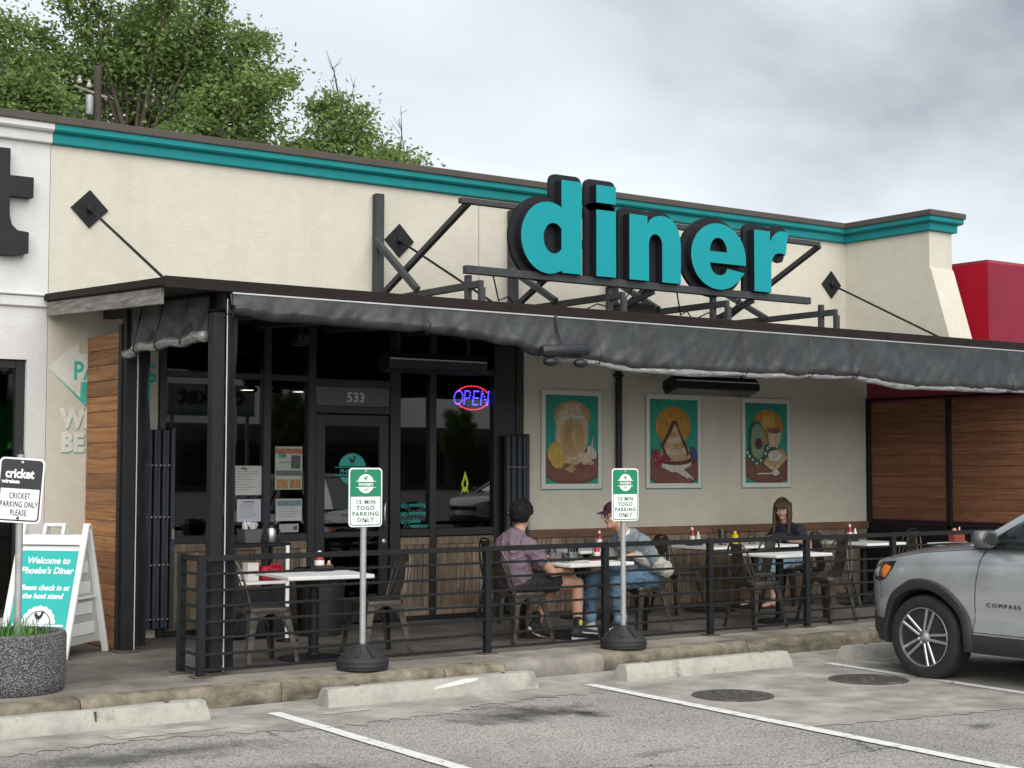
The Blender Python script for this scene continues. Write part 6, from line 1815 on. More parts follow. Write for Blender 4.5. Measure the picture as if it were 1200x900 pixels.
B.chain([(9.50, 11.46, .84), (9.28, 11.44, .90)], [.075, .056], 'sleeve')
B.cap((9.30, 11.44, .90), (9.22, 11.42, .91), .036, .029, 'skin')
hand(B, (9.22, 11.42, .905), (-.95, -.15, .0), (0, 0, 1), 1, .4)
for sy_, kx_, kz_, an in ((-1, 9.08, .65, (9.13, 11.08, .285)), (1, 9.00, .66, (8.97, 11.33, .285))):
    y0, y1 = 11.22 + sy_ * .095, 11.22 + sy_ * .13
    B.chain([(9.53, y0, .685), (9.28, (y0 + y1) / 2, .685), (kx_, y1, kz_)], [.110, .095, .076], 'jeans')
    B.chain([(kx_, y1, kz_), (an[0] * .55 + kx_ * .45, an[1] * .55 + y1 * .45, .46), (an[0], an[1], .345)], [.074, .070, .060], 'jeans')
    B.cap((an[0], an[1], .33), (an[0], an[1], .345), .064, .064, 'cuff')
    B.cap((an[0], an[1], .34), an, .038, .036, 'skin')
    B.cap((an[0] + .01, an[1], .27), (an[0] + .01, an[1], .235), .044, .046, 'shoe')
    B.chain([(an[0] + .04, an[1], .215), (an[0] - .09, an[1] - .005, .205), (an[0] - .185, an[1] - .01, .19)], [.042, .044, .036], 'shoe')
    B.chain([(an[0] + .05, an[1], .170), (an[0] - .09, an[1] - .005, .170), (an[0] - .2, an[1] - .01, .170)], [.020, .020, .020], 'sole')
B.build('body', {'skin': M_SKIN2, 'vest': M_VEST, 'vest_sleeve': M_VEST, 'sleeve': M_SLEEV, 'collar': M_SOLE, 'jeans': M_JEAN, 'cuff': M_JEANL, 'shoe': mat('shoe_pale', (.52, .52, .54), .7), 'sole': M_SOLE, 'lip': M_LIP}, m2)
eyes(m2, hc, yaw2, pt2)
cap_hair(m2, hc, yaw2, pt2, M_HAIRB, front=.07, low=-.06, seed=9, vol=.95)
f, r_, u = axes(yaw2, pt2); m = MX((f, r_, u)).transposed(); c = hc - m2.location
CAPM = mat('cap_maroon', (.038, .007, .014), .8, var=.15)
cpm = MB()
nn_ = 24
for i in range(9):
    el_ = R(-4 + 94 * i / 8)
    for j in range(nn_):
        a = 2 * pi * j / nn_
        cpm.v.append(tuple(c + f * (-.012 + .115 * cos(el_) * cos(a)) + r_ * (.094 * cos(el_) * sin(a)) + u * (.062 + .082 * sin(el_))))
for i in range(8):
    for j in range(nn_):
        cpm.f.append([i * nn_ + j, i * nn_ + (j + 1) % nn_, (i + 1) * nn_ + (j + 1) % nn_, (i + 1) * nn_ + j]); cpm.m.append(0)
hat = cpm.build('cap', CAPM, m2, smooth=180)
br = MB(); q = []
for i in range(13):
    a = R(-62 + 124 * i / 12)
    for d_ in (0.0, 1.0):
        q.append(c + f * (.085 + (.095 * cos(a) if d_ else -.012 * abs(sin(a)) * 4)) + r_ * (.082 * sin(a) * (1.0 if d_ else 1.05)) + u * (.063 - (.022 if d_ else 0) - .012 * sin(a) ** 2))
br.v = [tuple(p) for p in q] + [tuple(p - u * .006) for p in q]
for i in range(12):
    a = i * 2; n2 = 26
    br.f += [[a, a + 1, a + 3, a + 2], [a + n2, a + 2 + n2, a + 3 + n2, a + 1 + n2], [a + 1, a + 1 + n2, a + 3 + n2, a + 3]]; br.m += [0, 0, 0]
br.build('brim', CAPM, hat)
gl = MB()
for b in (-1, 1):
    gl.tube([c + f * .105 + r_ * (b * .033 + .025 * cos(2 * pi * i / 14)) + u * (.008 + .022 * sin(2 * pi * i / 14)) for i in range(14)], .0028, 6, closed=True)
    gl.tube([c + f * .103 + r_ * b * .058 + u * .014, c + f * .02 + r_ * b * .083 + u * .012, c + f * -.01 + r_ * b * .083 + u * .0], .0026, 6)
gl.tube([c + f * .107 + r_ * -.009 + u * .012, c + f * .107 + r_ * .009 + u * .012], .0026, 6)
gl.build('glasses', M_FRAME, m2)

# ------------------------------------------------------------------ woman with long brown hair looking down at her phone
M_NTEE = mat('tee_navy', (.018, .024, .042), .85, var=.15, bump=.4, bscale=12)
m3 = thing('person', 'woman with long brown hair in a navy tee looking down at a phone', 'person', (12.98, 12.72, .15))
B = Body()
hc = V((12.885, 12.70, 1.245)); yaw3 = pi + .62; pt3 = -.30
B.ell((13.02, 12.74, .68), (.13, .18, .11), 'jeans')
B.chain([(13.02, 12.74, .70), (13.02, 12.73, .86), (12.98, 12.72, 1.0)], [.125, .120, .115], 'tee')
B.cap((13.02, 12.66, .74), (13.0, 12.64, .97), .11, .10, 'tee'); B.cap((13.02, 12.82, .74), (13.0, 12.80, .97), .11, .10, 'tee')
B.cap((12.99, 12.56, 1.005), (12.99, 12.87, 1.005), .068, .068, 'tee')
B.cap((12.97, 12.715, 1.04), (12.91, 12.705, 1.16), .050, .048, 'skin')
head(B, hc, yaw3, pt3, s=.95)
B.chain([(12.99, 12.53, 1.0), (13.01, 12.46, .90)], [.068, .062], 'tee')
B.chain([(13.005, 12.465, .91), (13.01, 12.40, .80), ], [.046, .040], 'skin')
B.chain([(13.01, 12.42, .875), (12.72, 12.42, .905)], [.040, .028], 'skin'); B.cap((13.01, 12.40, .80), (13.01, 12.42, .875), .041, .041, 'skin')
hand(B, (12.71, 12.42, .905), (-.9, .25, .22), (0, 0, 1), -1, .75, s=.92)
B.chain([(12.99, 12.89, 1.0), (12.93, 12.93, .90)], [.068, .062], 'tee')
B.chain([(12.935, 12.93, .91), (12.90, 12.92, .89)], [.046, .042], 'skin')
B.chain([(12.92, 12.90, .90), (12.67, 12.58, .93)], [.040, .028], 'skin')
hand(B, (12.665, 12.575, .93), (-.8, -.45, .2), (0, 0, 1), 1, .75, s=.92)
for sy_, kx_, ky_, an in ((-1, 12.55, 12.50, (12.50, 12.48, .27)), (1, 12.50, 12.72, (12.42, 12.74, .27))):
    y0 = 12.74 + sy_ * .09
    B.chain([(13.0, y0, .67), (12.78, (y0 + ky_) / 2, .66), (kx_, ky_, .625)], [.112, .098, .080], 'jeans')
    B.chain([(kx_, ky_, .625), ((kx_ + an[0]) / 2, (ky_ + an[1]) / 2, .45)], [.080, .068], 'jeans')
    B.chain([((kx_ + an[0]) / 2, (ky_ + an[1]) / 2, .45), an], [.054, .036], 'skin')
    B.chain([(an[0] + .03, an[1], .205), (an[0] - .08, an[1] - .01, .19), (an[0] - .16, an[1] - .015, .178)], [.032, .032, .026], 'skin')
    B.chain([(an[0] + .045, an[1], .165), (an[0] - .08, an[1] - .01, .163), (an[0] - .18, an[1] - .015, .163)], [.015, .015, .015], 'sole')
    B.cap((an[0] - .06, an[1] - .04, .185), (an[0] - .06, an[1] + .03, .185), .014, .014, 'strap')
B.build('body', {'skin': M_SKIN2, 'tee': M_NTEE, 'jeans': M_JEANL, 'sole': mat('sandal_tan', (.20, .11, .06), .7), 'strap': mat('sandal_brown', (.12, .06, .03), .6), 'lip': M_LIP}, m3)
eyes(m3, hc, yaw3, pt3, .95)
cap_hair(m3, hc, yaw3, pt3, M_HAIRN, s=.98, front=.045, low=-.07, seed=6, vol=1.0)
f, r_, u = axes(yaw3, pt3); c = hc - m3.location
hb = Body()
for b, k0 in ((-1, 0), (1, 1)):
    for i in range(5):
        a = .082 - i * .012
        p0 = c + f * (.03 - i * .022) + r_ * b * (.076 + .002 * i) + V((0, 0, .045))
        p1 = c + f * (.025 - i * .02) + r_ * b * .088 + V((0, 0, -.10))
        p2 = c + f * (.03 - i * .012) + r_ * b * (.080 + .01 * sin(i * 2)) + V((-.02, 0, -.26 - .03 * sin(i * 1.7)))
        hb.chain([p0, p1, p2], [.022, .024, .010], 'hair')
for i in range(7):
    b = -.06 + .02 * i
    hb.chain([c - f * .09 + r_ * b + V((0, 0, .03)), c - f * .10 + r_ * b * 1.2 + V((0, 0, -.10)), c - f * .085 + r_ * b * 1.25 + V((.01, 0, -.24))], [.026, .026, .012], 'hair')
for i in range(7):                                                   # fringe
    b = -.055 + .018 * i
    hb.chain([c + f * .06 + r_ * b * .8 + u * .105, c + f * .098 + r_ * b + u * .072, c + f * .102 + r_ * b + u * .040], [.018, .014, .008], 'hair')
hb.mb.v = [tuple(V(p) + m3.location) for p in hb.mb.v]
hb.p = [('c', 'hair', np.array([0., 0, 0]), np.array([0., 0, 1]), .1, .1)]
hb.build('long_hair', {'hair': M_HAIRN}, m3, .006, 3)
ph = thing('phone', 'dark phone held in both hands by the woman with long hair', 'phone', (12.615, 12.47, .955), pi + .6)
MB().box(-.005, .005, -.075, .075, -.036, .036, .004).build('case', M_FRAME, ph); MB().box(-.0065, -.0052, -.07, .07, -.033, .033).build('screen', mat('phone_screen', (.05, .06, .07), .1), ph)
# ================================================================== SILVER SUV parked nose-in
M_CAR = mat('car_silver', (.44, .465, .485), .28, .5, var=.03, scale=2, coat=1.0, dirt=(.33, .335, .335), dscale=2.2, dlo=.5, dhi=.8)
M_CLAD = mat('car_cladding', (.020, .021, .022), .65, var=.15, scale=12)
M_TYRE = mat('tyre_rubber', (.014, .014, .014), .85, var=.3, scale=14, bump=.2, bscale=80)
M_RIM = mat('rim_alloy', (.50, .50, .51), .28, .9, var=.05)
M_RIMD = mat('rim_dark', (.020, .020, .022), .45, .4)
M_AMBER = mat('lamp_amber', (.75, .20, .015), .2, var=.15, coat=.6)
M_LAMPD = mat('lamp_dark', (.03, .032, .035), .12, .2, coat=1.0)
M_LAMPC = mat('lamp_clear', (.45, .46, .47), .1, .3, coat=1.0)
M_TAIL = mat('tail_red', (.30, .01, .012), .2, coat=.6)
M_CGLS = glass_mat('car_glass', (.42, .50, .49), .01, 1.5)
M_SEAT = mat('car_seat', (.03, .03, .032), .8)
car = thing('parked_car', 'silver compact SUV with grey alloy wheels parked nose-in at the right edge', 'car', (10.955, 8.345, 0))
car.rotation_euler = (0, 0, R(1.2))
# local axes: +y is the nose, front axle at y = 0, x = 0 the centre line
HW = .915
def sm(a, b, t):
    t = max(0, min(1, (t - a) / (b - a))); return t * t * (3 - 2 * t)
def lerp(tab, x):
    if x <= tab[0][0]: return tab[0][1]
    for (a, p), (b, q) in zip(tab[:-1], tab[1:]):
        if x <= b: return p + (q - p) * (x - a) / (b - a)
    return tab[-1][1]
def half_w(y):            # plan outline
    return HW * lerp([(-3.52, .80), (-3.46, .90), (-3.2, .965), (-2.6, 1.0), (0, 1.0), (.28, .985), (.42, .95), (.54, .89), (.65, .80), (.75, .67), (.83, .50), (.88, .34)], y)
def belt_z(y):            # shoulder line / hood edge
    return lerp([(-3.55, 1.02), (-3.2, 1.10), (-2.0, 1.095), (-.62, 1.085), (-.1, 1.045), (.35, .985), (.6, .93), (.80, .86), (.88, .80)], y)
def crown_z(y):           # centre line height of bonnet / deck
    return lerp([(-3.55, 1.04), (-3.3, 1.12), (-.75, 1.16), (-.45, 1.14), (0, 1.10), (.4, 1.045), (.65, .985), (.82, .90), (.88, .82)], y)
def bot_z(y):
    return lerp([(-3.55, .42), (-3.3, .34), (-2.9, .27), (.3, .25), (.6, .27), (.8, .33), (.88, .38)], y)
def side_x(y, z):         # body side at height z
    w = half_w(y); zb, zs = bot_z(y), belt_z(y)
    t = (z - zb) / (zs - zb)
    return w * (lerp([(0, .955), (.12, .985), (.35, .962), (.50, .992), (.56, .998), (.72, 1.0), (.86, .985), (.95, .958), (1.0, .925)], t))
ys = [-3.52, -3.49, -3.42, -3.3, -3.1] + [-3.0 + .1 * i for i in range(30)] + [0.0 + .09 * i for i in range(7)] + [.60, .66, .71, .75, .79, .82, .85, .87, .88]
def ring(y):
    zb, zs, zc = bot_z(y), belt_z(y), crown_z(y)
    pts = [(0, zb), (side_x(y, zb) * .7, zb)]
    for k in range(13):
        t = k / 12; z = zb + (zs - zb) * t; pts.append((side_x(y, z), z))
    wx = side_x(y, zs)
    for u in (.95, .86, .72, .5, .25, 0):
        pts.append((wx * u, zs + (zc - zs) * (1 - u ** 2.4)))
    return pts
m = MB(); nr = None
for y in ys:
    rg = ring(y); full = [(x, y, z) for x, z in rg] + [(-x, y, z) for x, z in reversed(rg[1:-1])]
    nr = len(full); m.v += full
for i in range(len(ys) - 1):
    for j in range(nr):
        m.f.append([i * nr + j, i * nr + (j + 1) % nr, (i + 1) * nr + (j + 1) % nr, (i + 1) * nr + j]); m.m.append(0)
m.f.append(list(range(nr))); m.m.append(0)
m.f.append([(len(ys) - 1) * nr + j for j in reversed(range(nr))]); m.m.append(0)
me = m.mesh('body', M_CAR)
bm = bmesh.new(); bm.from_mesh(me); bmesh.ops.recalc_face_normals(bm, faces=bm.faces); bm.to_mesh(me); bm.free()
tmp = bpy.data.objects.new('tmp', me); col.objects.link(tmp)
cuts = []
for wy in (0, -2.636):
    c_ = MB().lathe([(.405, -1.2), (.405, 1.2)], n=48, mx=MX.Rotation(R(90), 3, 'Y'), c=(0, wy, .335)).mesh('cut', M_CAR)
    bm = bmesh.new(); bm.from_mesh(c_); bmesh.ops.recalc_face_normals(bm, faces=bm.faces); bm.to_mesh(c_); bm.free()
    co_ = bpy.data.objects.new('cut', c_); col.objects.link(co_); cuts.append(co_)
    md = tmp.modifiers.new('b', 'BOOLEAN'); md.operation = 'DIFFERENCE'; md.object = co_; md.solver = 'EXACT'
dg = bpy.context.evaluated_depsgraph_get()
bme = bpy.data.meshes.new_from_object(tmp.evaluated_get(dg))
bpy.data.objects.remove(tmp)
for c_ in cuts: bpy.data.objects.remove(c_)
bme.materials.clear(); bme.materials.append(M_CAR); bme.materials.append(M_CLAD)
for p in bme.polygons:
    c_ = p.center
    p.use_smooth = True
    inarch = any((c_.y - wy) ** 2 + (c_.z - .335) ** 2 < .402 ** 2 or ((c_.y - wy) ** 2 + (c_.z - .335) ** 2 < .409 ** 2 and abs(p.normal.x) < .5) for wy in (0, -2.636))
    p.material_index = 1 if inarch or c_.z < .30 else 0
bme.set_sharp_from_angle(angle=R(38))
body = link('body', bme, car)
# black wheel-arch flares and sills that follow the body side
for s_ in (-1, 1):
    for wy in (0, -2.636):
        m = MB(); n = 26
        a0, a1 = (-14, 194)
        for i in range(n + 1):
            a = R(a0 + (a1 - a0) * i / n)
            for r_, d_ in ((.385, -.05), (.400, .022), (.415, .030), (.470, .026), (.482, .012), (.478, -.03)):
                fl_ = 1.0
                if wy == 0 and cos(a) > .3: r2 = r_ if r_ < .42 else r_ - .012
                else: r2 = r_
                y = wy + r2 * cos(a); z = max(.26, .335 + r2 * sin(a))
                m.v.append((s_ * (side_x(min(y, .86), max(z, bot_z(y))) + d_), y, z))
        for i in range(n):
            for j in range(5):
                m.f.append([i * 6 + j, i * 6 + j + 1, (i + 1) * 6 + j + 1, (i + 1) * 6 + j]); m.m.append(0)
        m.build('wheel_arch', M_CLAD, car, smooth=45)
    m = MB(); n = 20
    for i in range(n + 1):
        y = -.47 + (-2.17 + .47) * i / n
        for z, d_ in ((.405, -.01), (.40, .014), (.36, .020), (.28, .012), (.25, -.02), (.235, -.2)):
            m.v.append((s_ * (side_x(y, max(z, .26)) + d_), y, z))
    for i in range(n):
        for j in range(5):
            m.f.append([i * 6 + j, i * 6 + j + 1, (i + 1) * 6 + j + 1, (i + 1) * 6 + j]); m.m.append(0)
    m.build('sill', M_CLAD, car, smooth=45)
# lower front and rear bumper cladding
for nm, y0, y1 in (('front_apron', .40, .885), ('rear_apron', -3.525, -3.05)):
    m = MB(); n = 14
    for i in range(n + 1):
        y = y0 + (y1 - y0) * i / n; yy_ = min(y, .879)
        for z, d_ in ((.45, .0), (.44, .012), (.33, .014), (.25, -.02)):
            zz_ = max(z, bot_z(yy_)); m.v.append((-(side_x(yy_, zz_) + d_), y + (.012 if y > 0 and i == n else 0), z + (bot_z(yy_) - .25) * .7))
    k = n + 1
    for i in range(n):
        for j in range(3): m.f.append([i * 4 + j, i * 4 + j + 1, (i + 1) * 4 + j + 1, (i + 1) * 4 + j]); m.m.append(0)
    base = list(m.v); nb_ = len(base); m.v += [(-x, y, z) for x, y, z in base]
    for f_ in list(m.f): m.f.append([i + nb_ for i in reversed(f_)]); m.m.append(0)
    e_ = n if y0 > 0 else 0
    for j in range(3): m.f.append([e_ * 4 + j, e_ * 4 + j + 1, nb_ + e_ * 4 + j + 1, nb_ + e_ * 4 + j]); m.m.append(0)
    m.build(nm, M_CLAD, car, smooth=45)
# grille, headlamps, tail lamps
MB().box(-.46, .46, .874, .896, .66, .77, .01).build('grille', M_LAMPD, car)
for i in range(7):
    MB().box(-.42 + i * .125, -.33 + i * .125, .897, .903, .675, .755, .006).build('grille_slot', M_FRAME, car)
def patch(s_, pts, off, mt, nm, par, back=False):
    """small panel that lies on the body side: pts (y, z)"""
    m = MB(); cy = sum(p[0] for p in pts) / len(pts); cz_ = sum(p[1] for p in pts) / len(pts)
    fine = []
    for i in range(len(pts)):
        a, b = pts[i - 1], pts[i]
        for k in range(4): fine.append((a[0] + (b[0] - a[0]) * k / 4, a[1] + (b[1] - a[1]) * k / 4))
    n = len(fine)
    def P(y, z, o): return (s_ * (side_x(y, z) + o), y, z)
    for y, z in fine: m.v.append(P(y, z, off))
    for y, z in fine: m.v.append(P(cy + (y - cy) * .5, cz_ + (z - cz_) * .5, off + .003))
    m.v.append(P(cy, cz_, off + .004))
    for y, z in fine: m.v.append(P(y, z, -.02))
    for i in range(n):
        j = (i + 1) % n
        m.f += [[i, j, n + j, n + i], [n + i, n + j, 2 * n], [i, 2 * n + 1 + i, 2 * n + 1 + j, j]]; m.m += [0, 0, 0]
    return m.build(nm, mt, par, smooth=50)
for s_ in (-1, 1):
    hl = patch(s_, [(.30, .945), (.50, .925), (.66, .87), (.70, .80), (.62, .775), (.50, .765), (.42, .785), (.335, .875)], .004, M_LAMPD, 'headlight', car)
    patch(s_, [(.345, .895), (.43, .91), (.475, .872), (.455, .805), (.42, .80), (.36, .865)], .009, M_AMBER, 'indicator', hl)
    patch(s_, [(.51, .885), (.63, .855), (.66, .81), (.53, .80)], .008, M_LAMPC, 'lens', hl)
    patch(s_, [(-3.46, 1.02), (-3.2, 1.05), (-3.12, 1.0), (-3.2, .93), (-3.46, .90)], .006, M_TAIL, 'tail_light', car)
# side seams, handles, badge lettering
def seam(s_, pts, r_=.0035, nm='panel_seam'):
    q = []
    for (a, b), (c_, d_) in zip(pts[:-1], pts[1:]):
        for k in range(8): q.append((a + (c_ - a) * k / 8, b + (d_ - b) * k / 8))
    q.append(pts[-1])
    MB().tube([(s_ * (side_x(y, z) + .0), y, z) for y, z in q], r_, 6).build(nm, M_FRAME, car)
for s_ in (-1, 1):
    seam(s_, [(-.60, 1.08), (-.56, 1.0), (-.53, .85), (-.50, .6), (-.475, .42)])
    seam(s_, [(-1.62, 1.09), (-1.60, .8), (-1.60, .42)])
    seam(s_, [(-2.52, 1.09), (-2.45, .9), (-2.30, .72), (-2.2, .60), (-2.16, .42)])
    seam(s_, [(-.475, .418), (-2.16, .418)])
    seam(s_, [(.42, .965), (.0, 1.028), (-.3, 1.055), (-.60, 1.078)], .003, 'bonnet_seam')
    seam(s_, [(.50, .76), (.47, .70), (.49, .62)], .0025, 'bumper_seam')
    for y in (-1.45, -2.35):
        h_ = MB(); h_.tube([(s_ * (side_x(y, .93) + .005), y + .09, .93), (s_ * (side_x(y, .93) + .034), y + .06, .932), (s_ * (side_x(y, .93) + .034), y - .06, .932), (s_ * (side_x(y, .93) + .005), y - .09, .93)], .014, 8)
        h_.build('door_handle', M_CAR, car, smooth=60)
m = MB(); yb = -.93; zb_ = .628
m.put(text('COMPASS', .046, .0, .002, space=1.35, sx=1.25), frame((-(side_x(yb - .05, .65) + .003), yb + .18, zb_), (0, -1, 0), (0, .0, 1)))
m.v = [(-(side_x(y, z) + .004 + (abs(x) - side_x(yb - .05, .65) - .003)), y - .10 + .08, z) for x, y, z in m.v]
m.build('badge_lettering', mat('badge_dark', (.03, .03, .032), .35, .5), car)
# greenhouse: roof, pillars, glass
def gx(y, z): return (.905 - .285 * max(0, (z - 1.06)) / .55) * HW / .905 * lerp([(-3.5, .86), (-3.0, .97), (-2.4, 1), (-.9, 1), (-.4, .985)], y)
A0, A1 = (-.50, 1.10), (-1.22, 1.545)          # A-pillar foot and head (y, z)
roof_t = lambda y: lerp([(-3.28, 1.50), (-2.9, 1.575), (-2.2, 1.615), (-1.7, 1.605), (-1.22, 1.555)], y)
m = MB(); rows = 22; nx = 9
for i in range(rows + 1):
    y = -1.20 + (-3.30 + 1.20) * i / rows
    for j in range(nx):
        u = -1 + 2 * j / (nx - 1); zc = roof_t(y); w = gx(y, zc - .045)
        m.v.append((u * w, y + .10 * (u * u) * (-1 if i == 0 else 0), zc + .032 * (1 - u * u) - .035 * abs(u) ** 6))
for i in range(rows):
    for j in range(nx - 1):
        m.f.append([i * nx + j, (i + 1) * nx + j, (i + 1) * nx + j + 1, i * nx + j + 1]); m.m.append(0)
m.build('roof', M_CAR, car, smooth=60)
def pillar(s_, a, b, w, t, mt, nm):
    (y0, z0), (y1, z1) = a, b; m = MB(); n = 6
    for i in range(n + 1):
        u = i / n; y, z = y0 + (y1 - y0) * u, z0 + (z1 - z0) * u
        x = s_ * gx(y, z)
        m.v += [(x + s_ * .008, y - w / 2, z), (x + s_ * .008, y + w / 2, z), (x - s_ * t, y + w / 2, z), (x - s_ * t, y - w / 2, z)]
    for i in range(n):
        for j in range(4): m.f.append([i * 4 + j, i * 4 + (j + 1) % 4, (i + 1) * 4 + (j + 1) % 4, (i + 1) * 4 + j]); m.m.append(0)
    return m.build(nm, mt, car, smooth=50)
def strip(s_, a, b, h, mt, nm):
    (y0, z0), (y1, z1) = a, b
    m = MB(); n = 14
    for i in range(n + 1):
        u = i / n; y, z = y0 + (y1 - y0) * u, (z0 + (z1 - z0) * u) if z0 is not None else roof_t(y0 + (y1 - y0) * u) - .05
        x = s_ * gx(y, z)
        m.v += [(x + s_ * .010, y, z - h / 2), (x + s_ * .008, y, z + h / 2), (x - s_ * .05, y, z + h / 2), (x - s_ * .05, y, z - h / 2)]
    for i in range(n):
        for j in range(4): m.f.append([i * 4 + j, i * 4 + (j + 1) % 4, (i + 1) * 4 + (j + 1) % 4, (i + 1) * 4 + j]); m.m.append(0)
    return m.build(nm, mt, car, smooth=50)
for s_ in (-1, 1):
    pillar(s_, A0, A1, .10, .05, M_CAR, 'front_pillar')
    pillar(s_, (-1.62, 1.08), (-1.72, 1.55), .09, .04, M_FRAME, 'middle_pillar')
    pillar(s_, (-2.42, 1.10), (-2.62, 1.55), .07, .04, M_FRAME, 'rear_door_pillar')
    pillar(s_, (-3.12, 1.08), (-3.12, 1.50), .36, .05, M_CAR, 'rear_pillar')
    strip(s_, (-1.18, None), (-3.2, None), .075, M_CAR, 'roof_rail')
    strip(s_, (-.50, 1.092), (-3.15, 1.115), .022, M_FRAME, 'window_sill')
    for a, b, c_, d_ in (((-.62, 1.10), (-1.27, 1.52), (-1.69, 1.56), (-1.63, 1.10)), ((-1.66, 1.10), (-1.72, 1.56), (-2.58, 1.55), (-2.42, 1.10)), ((-2.46, 1.10), (-2.63, 1.55), (-3.0, 1.52), (-2.98, 1.10))):
        m = MB()
        for i in range(5):
            for j in range(5):
                u, v_ = i / 4, j / 4
                y = (a[0] * (1 - v_) + b[0] * v_) * (1 - u) + (d_[0] * (1 - v_) + c_[0] * v_) * u; z = (a[1] * (1 - v_) + b[1] * v_) * (1 - u) + (d_[1] * (1 - v_) + c_[1] * v_) * u
                m.v.append((s_ * (gx(y, z) - .008), y, z))
        for i in range(4):
            for j in range(4): m.f.append([i * 5 + j, (i + 1) * 5 + j, (i + 1) * 5 + j + 1, i * 5 + j + 1]); m.m.append(0)
        m.build('side_window', M_CGLS, car, smooth=180)
    # bright strip along the window foot, mirror
    MB().tube([(s_ * (gx(-.56, 1.125) + .006), -.56, 1.125), (s_ * (gx(-1.2, 1.505) + .006), -1.19, 1.505)], .008, 6).build('window_trim', mat('bright_trim', (.62, .63, .64), .25, .8), car)
    mr = MB().ell((s_ * (HW + .10), -.69, 1.168), (.12, .085, .095), n=20, m=14)
    mr.v = [(x, y if y > -.74 else -.74, max(1.10, min(1.23, z))) for x, y, z in mr.v]
    mro = mr.build('mirror', mat('mirror_grey', (.10, .105, .11), .35, .3, coat=.4), car, smooth=60)
    MB().ell((s_ * (HW + .10), -.743, 1.165), (.090, .006, .055), n=16, m=8).build('mirror_glass', M_LAMPD, mro, smooth=180)
    MB().bar((s_ * .84, -.64, 1.085), (s_ * (HW + .04), -.655, 1.11), .07, .035, bev=.008).build('mirror_arm', M_CLAD, mro)
for nm, y0, z0, y1, z1 in (('windscreen', -.44, 1.125, -1.20, 1.565), ('rear_window', -3.44, 1.10, -3.28, 1.49)):
    m = MB(); n = 8
    for i in range(n + 1):
        v_ = i / n; y, z = y0 + (y1 - y0) * v_, z0 + (z1 - z0) * v_
        for j in range(n + 1):
            u = -1 + 2 * j / n; w = gx(y, z) - .03
            m.v.append((u * w, y - (.10 * u * u if nm == 'windscreen' else -.06 * u * u), z + .01 * (1 - u * u)))
    for i in range(n):
        for j in range(n): m.f.append([i * (n + 1) + j, i * (n + 1) + j + 1, (i + 1) * (n + 1) + j + 1, (i + 1) * (n + 1) + j]); m.m.append(0)
    m.build(nm, M_CGLS, car, smooth=180)
MB().box(-.72, .72, -3.40, -3.10, 1.04, 1.12, .02).build('parcel_shelf', M_SEAT, car)
MB().box(-.76, .76, -1.0, -.42, 1.02, 1.13, .04).build('dashboard', M_SEAT, car)
MB().tube([(-.38 + .18 * cos(2 * pi * i / 18), -1.05 - .06 * sin(2 * pi * i / 18), 1.14 + .17 * sin(2 * pi * i / 18)) for i in range(18)], .014, 8, closed=True).build('steering_wheel', M_SEAT, car)
for x, y in ((-.38, -1.75), (.38, -1.75), (-.38, -2.55), (.38, -2.55)):
    st = MB().box(x - .23, x + .23, y - .10, y + .05, 1.0, 1.32, .06).build('seat', M_SEAT, car)
    MB().box(x - .12, x + .12, y - .10, y + .0, 1.33, 1.48, .04).build('headrest', M_SEAT, st)
# bonnet creases and wiper cowl
MB().box(-.74, .74, -.50, -.40, 1.118, 1.135, .006).build('cowl', M_CLAD, car)
# wheels: tyre, rim with five double spokes, hub
def wheel(x, y, s_):
    RX = MX.Rotation(R(90) * s_, 3, 'Y')
    ro = MB(); ro.lathe([(.232, -.105), (.30, -.112), (.332, -.10), (.340, -.07), (.341, .07), (.332, .098), (.322, .106), (.30, .113), (.262, .113), (.240, .104), (.232, .09)], n=56)
    m2 = MB(); m2.join(ro, RX.to_4x4()); w = m2.build('wheel', M_TYRE, car, smooth=40, loc=(x, y, .340))
    tr = MB()
    for k in range(4): tr.lathe([(.3425, -.06 + k * .04 - .004), (.3425, -.06 + k * .04 + .004)], n=56)
    m2 = MB(); m2.join(tr, RX.to_4x4()); m2.build('tread_groove', M_FRAME, w)
    ro = MB(); ro.lathe([(.238, .06), (.245, .100), (.240, .108), (.232, .108), (.226, .09), (.215, .02), (.212, -.08)], n=56)
    m2 = MB(); m2.join(ro, RX.to_4x4()); m2.build('rim', M_RIM, w, smooth=40)
    ro = MB(); ro.lathe([(.214, -.02), (.12, -.01), (0, 0)], n=40)
    m2 = MB(); m2.join(ro, RX.to_4x4()); m2.build('brake_disc', M_RIMD, w, smooth=40)
    for k in range(5):
        sp = MB()
        for g in (-1, 1):
            a = R(-90 + 72 * k)
            def P2(r_, o): return (r_ * cos(a) - o * sin(a), r_ * sin(a) + o * cos(a))
            p, q = P2(.045, g * .018), P2(.234, g * .036)
            o_ = MB().bar((p[0], p[1], .088), (q[0], q[1], .094), .024, .026, (0, 0, 1), bev=.005)
            sp.join(o_)
        m2 = MB(); m2.join(sp, RX.to_4x4()); m2.build('spoke', M_RIM, w)
    ro = MB(); ro.lathe([(.055, .06), (.058, .095), (.035, .106), (.03, .110), (0, .112)], n=24)
    m2 = MB(); m2.join(ro, RX.to_4x4()); m2.build('hub', M_RIM, w, smooth=40)
    for k in range(5):
        a = R(-54 + 72 * k)
        o_ = MB().lathe([(.011, .085), (.011, .10), (0, .102)], (.075 * cos(a), .075 * sin(a), 0), 8)
        m2 = MB(); m2.join(o_, RX.to_4x4()); m2.build('wheel_nut', M_RIMD, w)
for y in (0, -2.636):
    for s_ in (-1, 1):
        wheel(s_ * (HW - .115), y, s_)
MB().box(-.60, .60, -3.3, .6, .26, .30).build('underbody', M_CLAD, car)
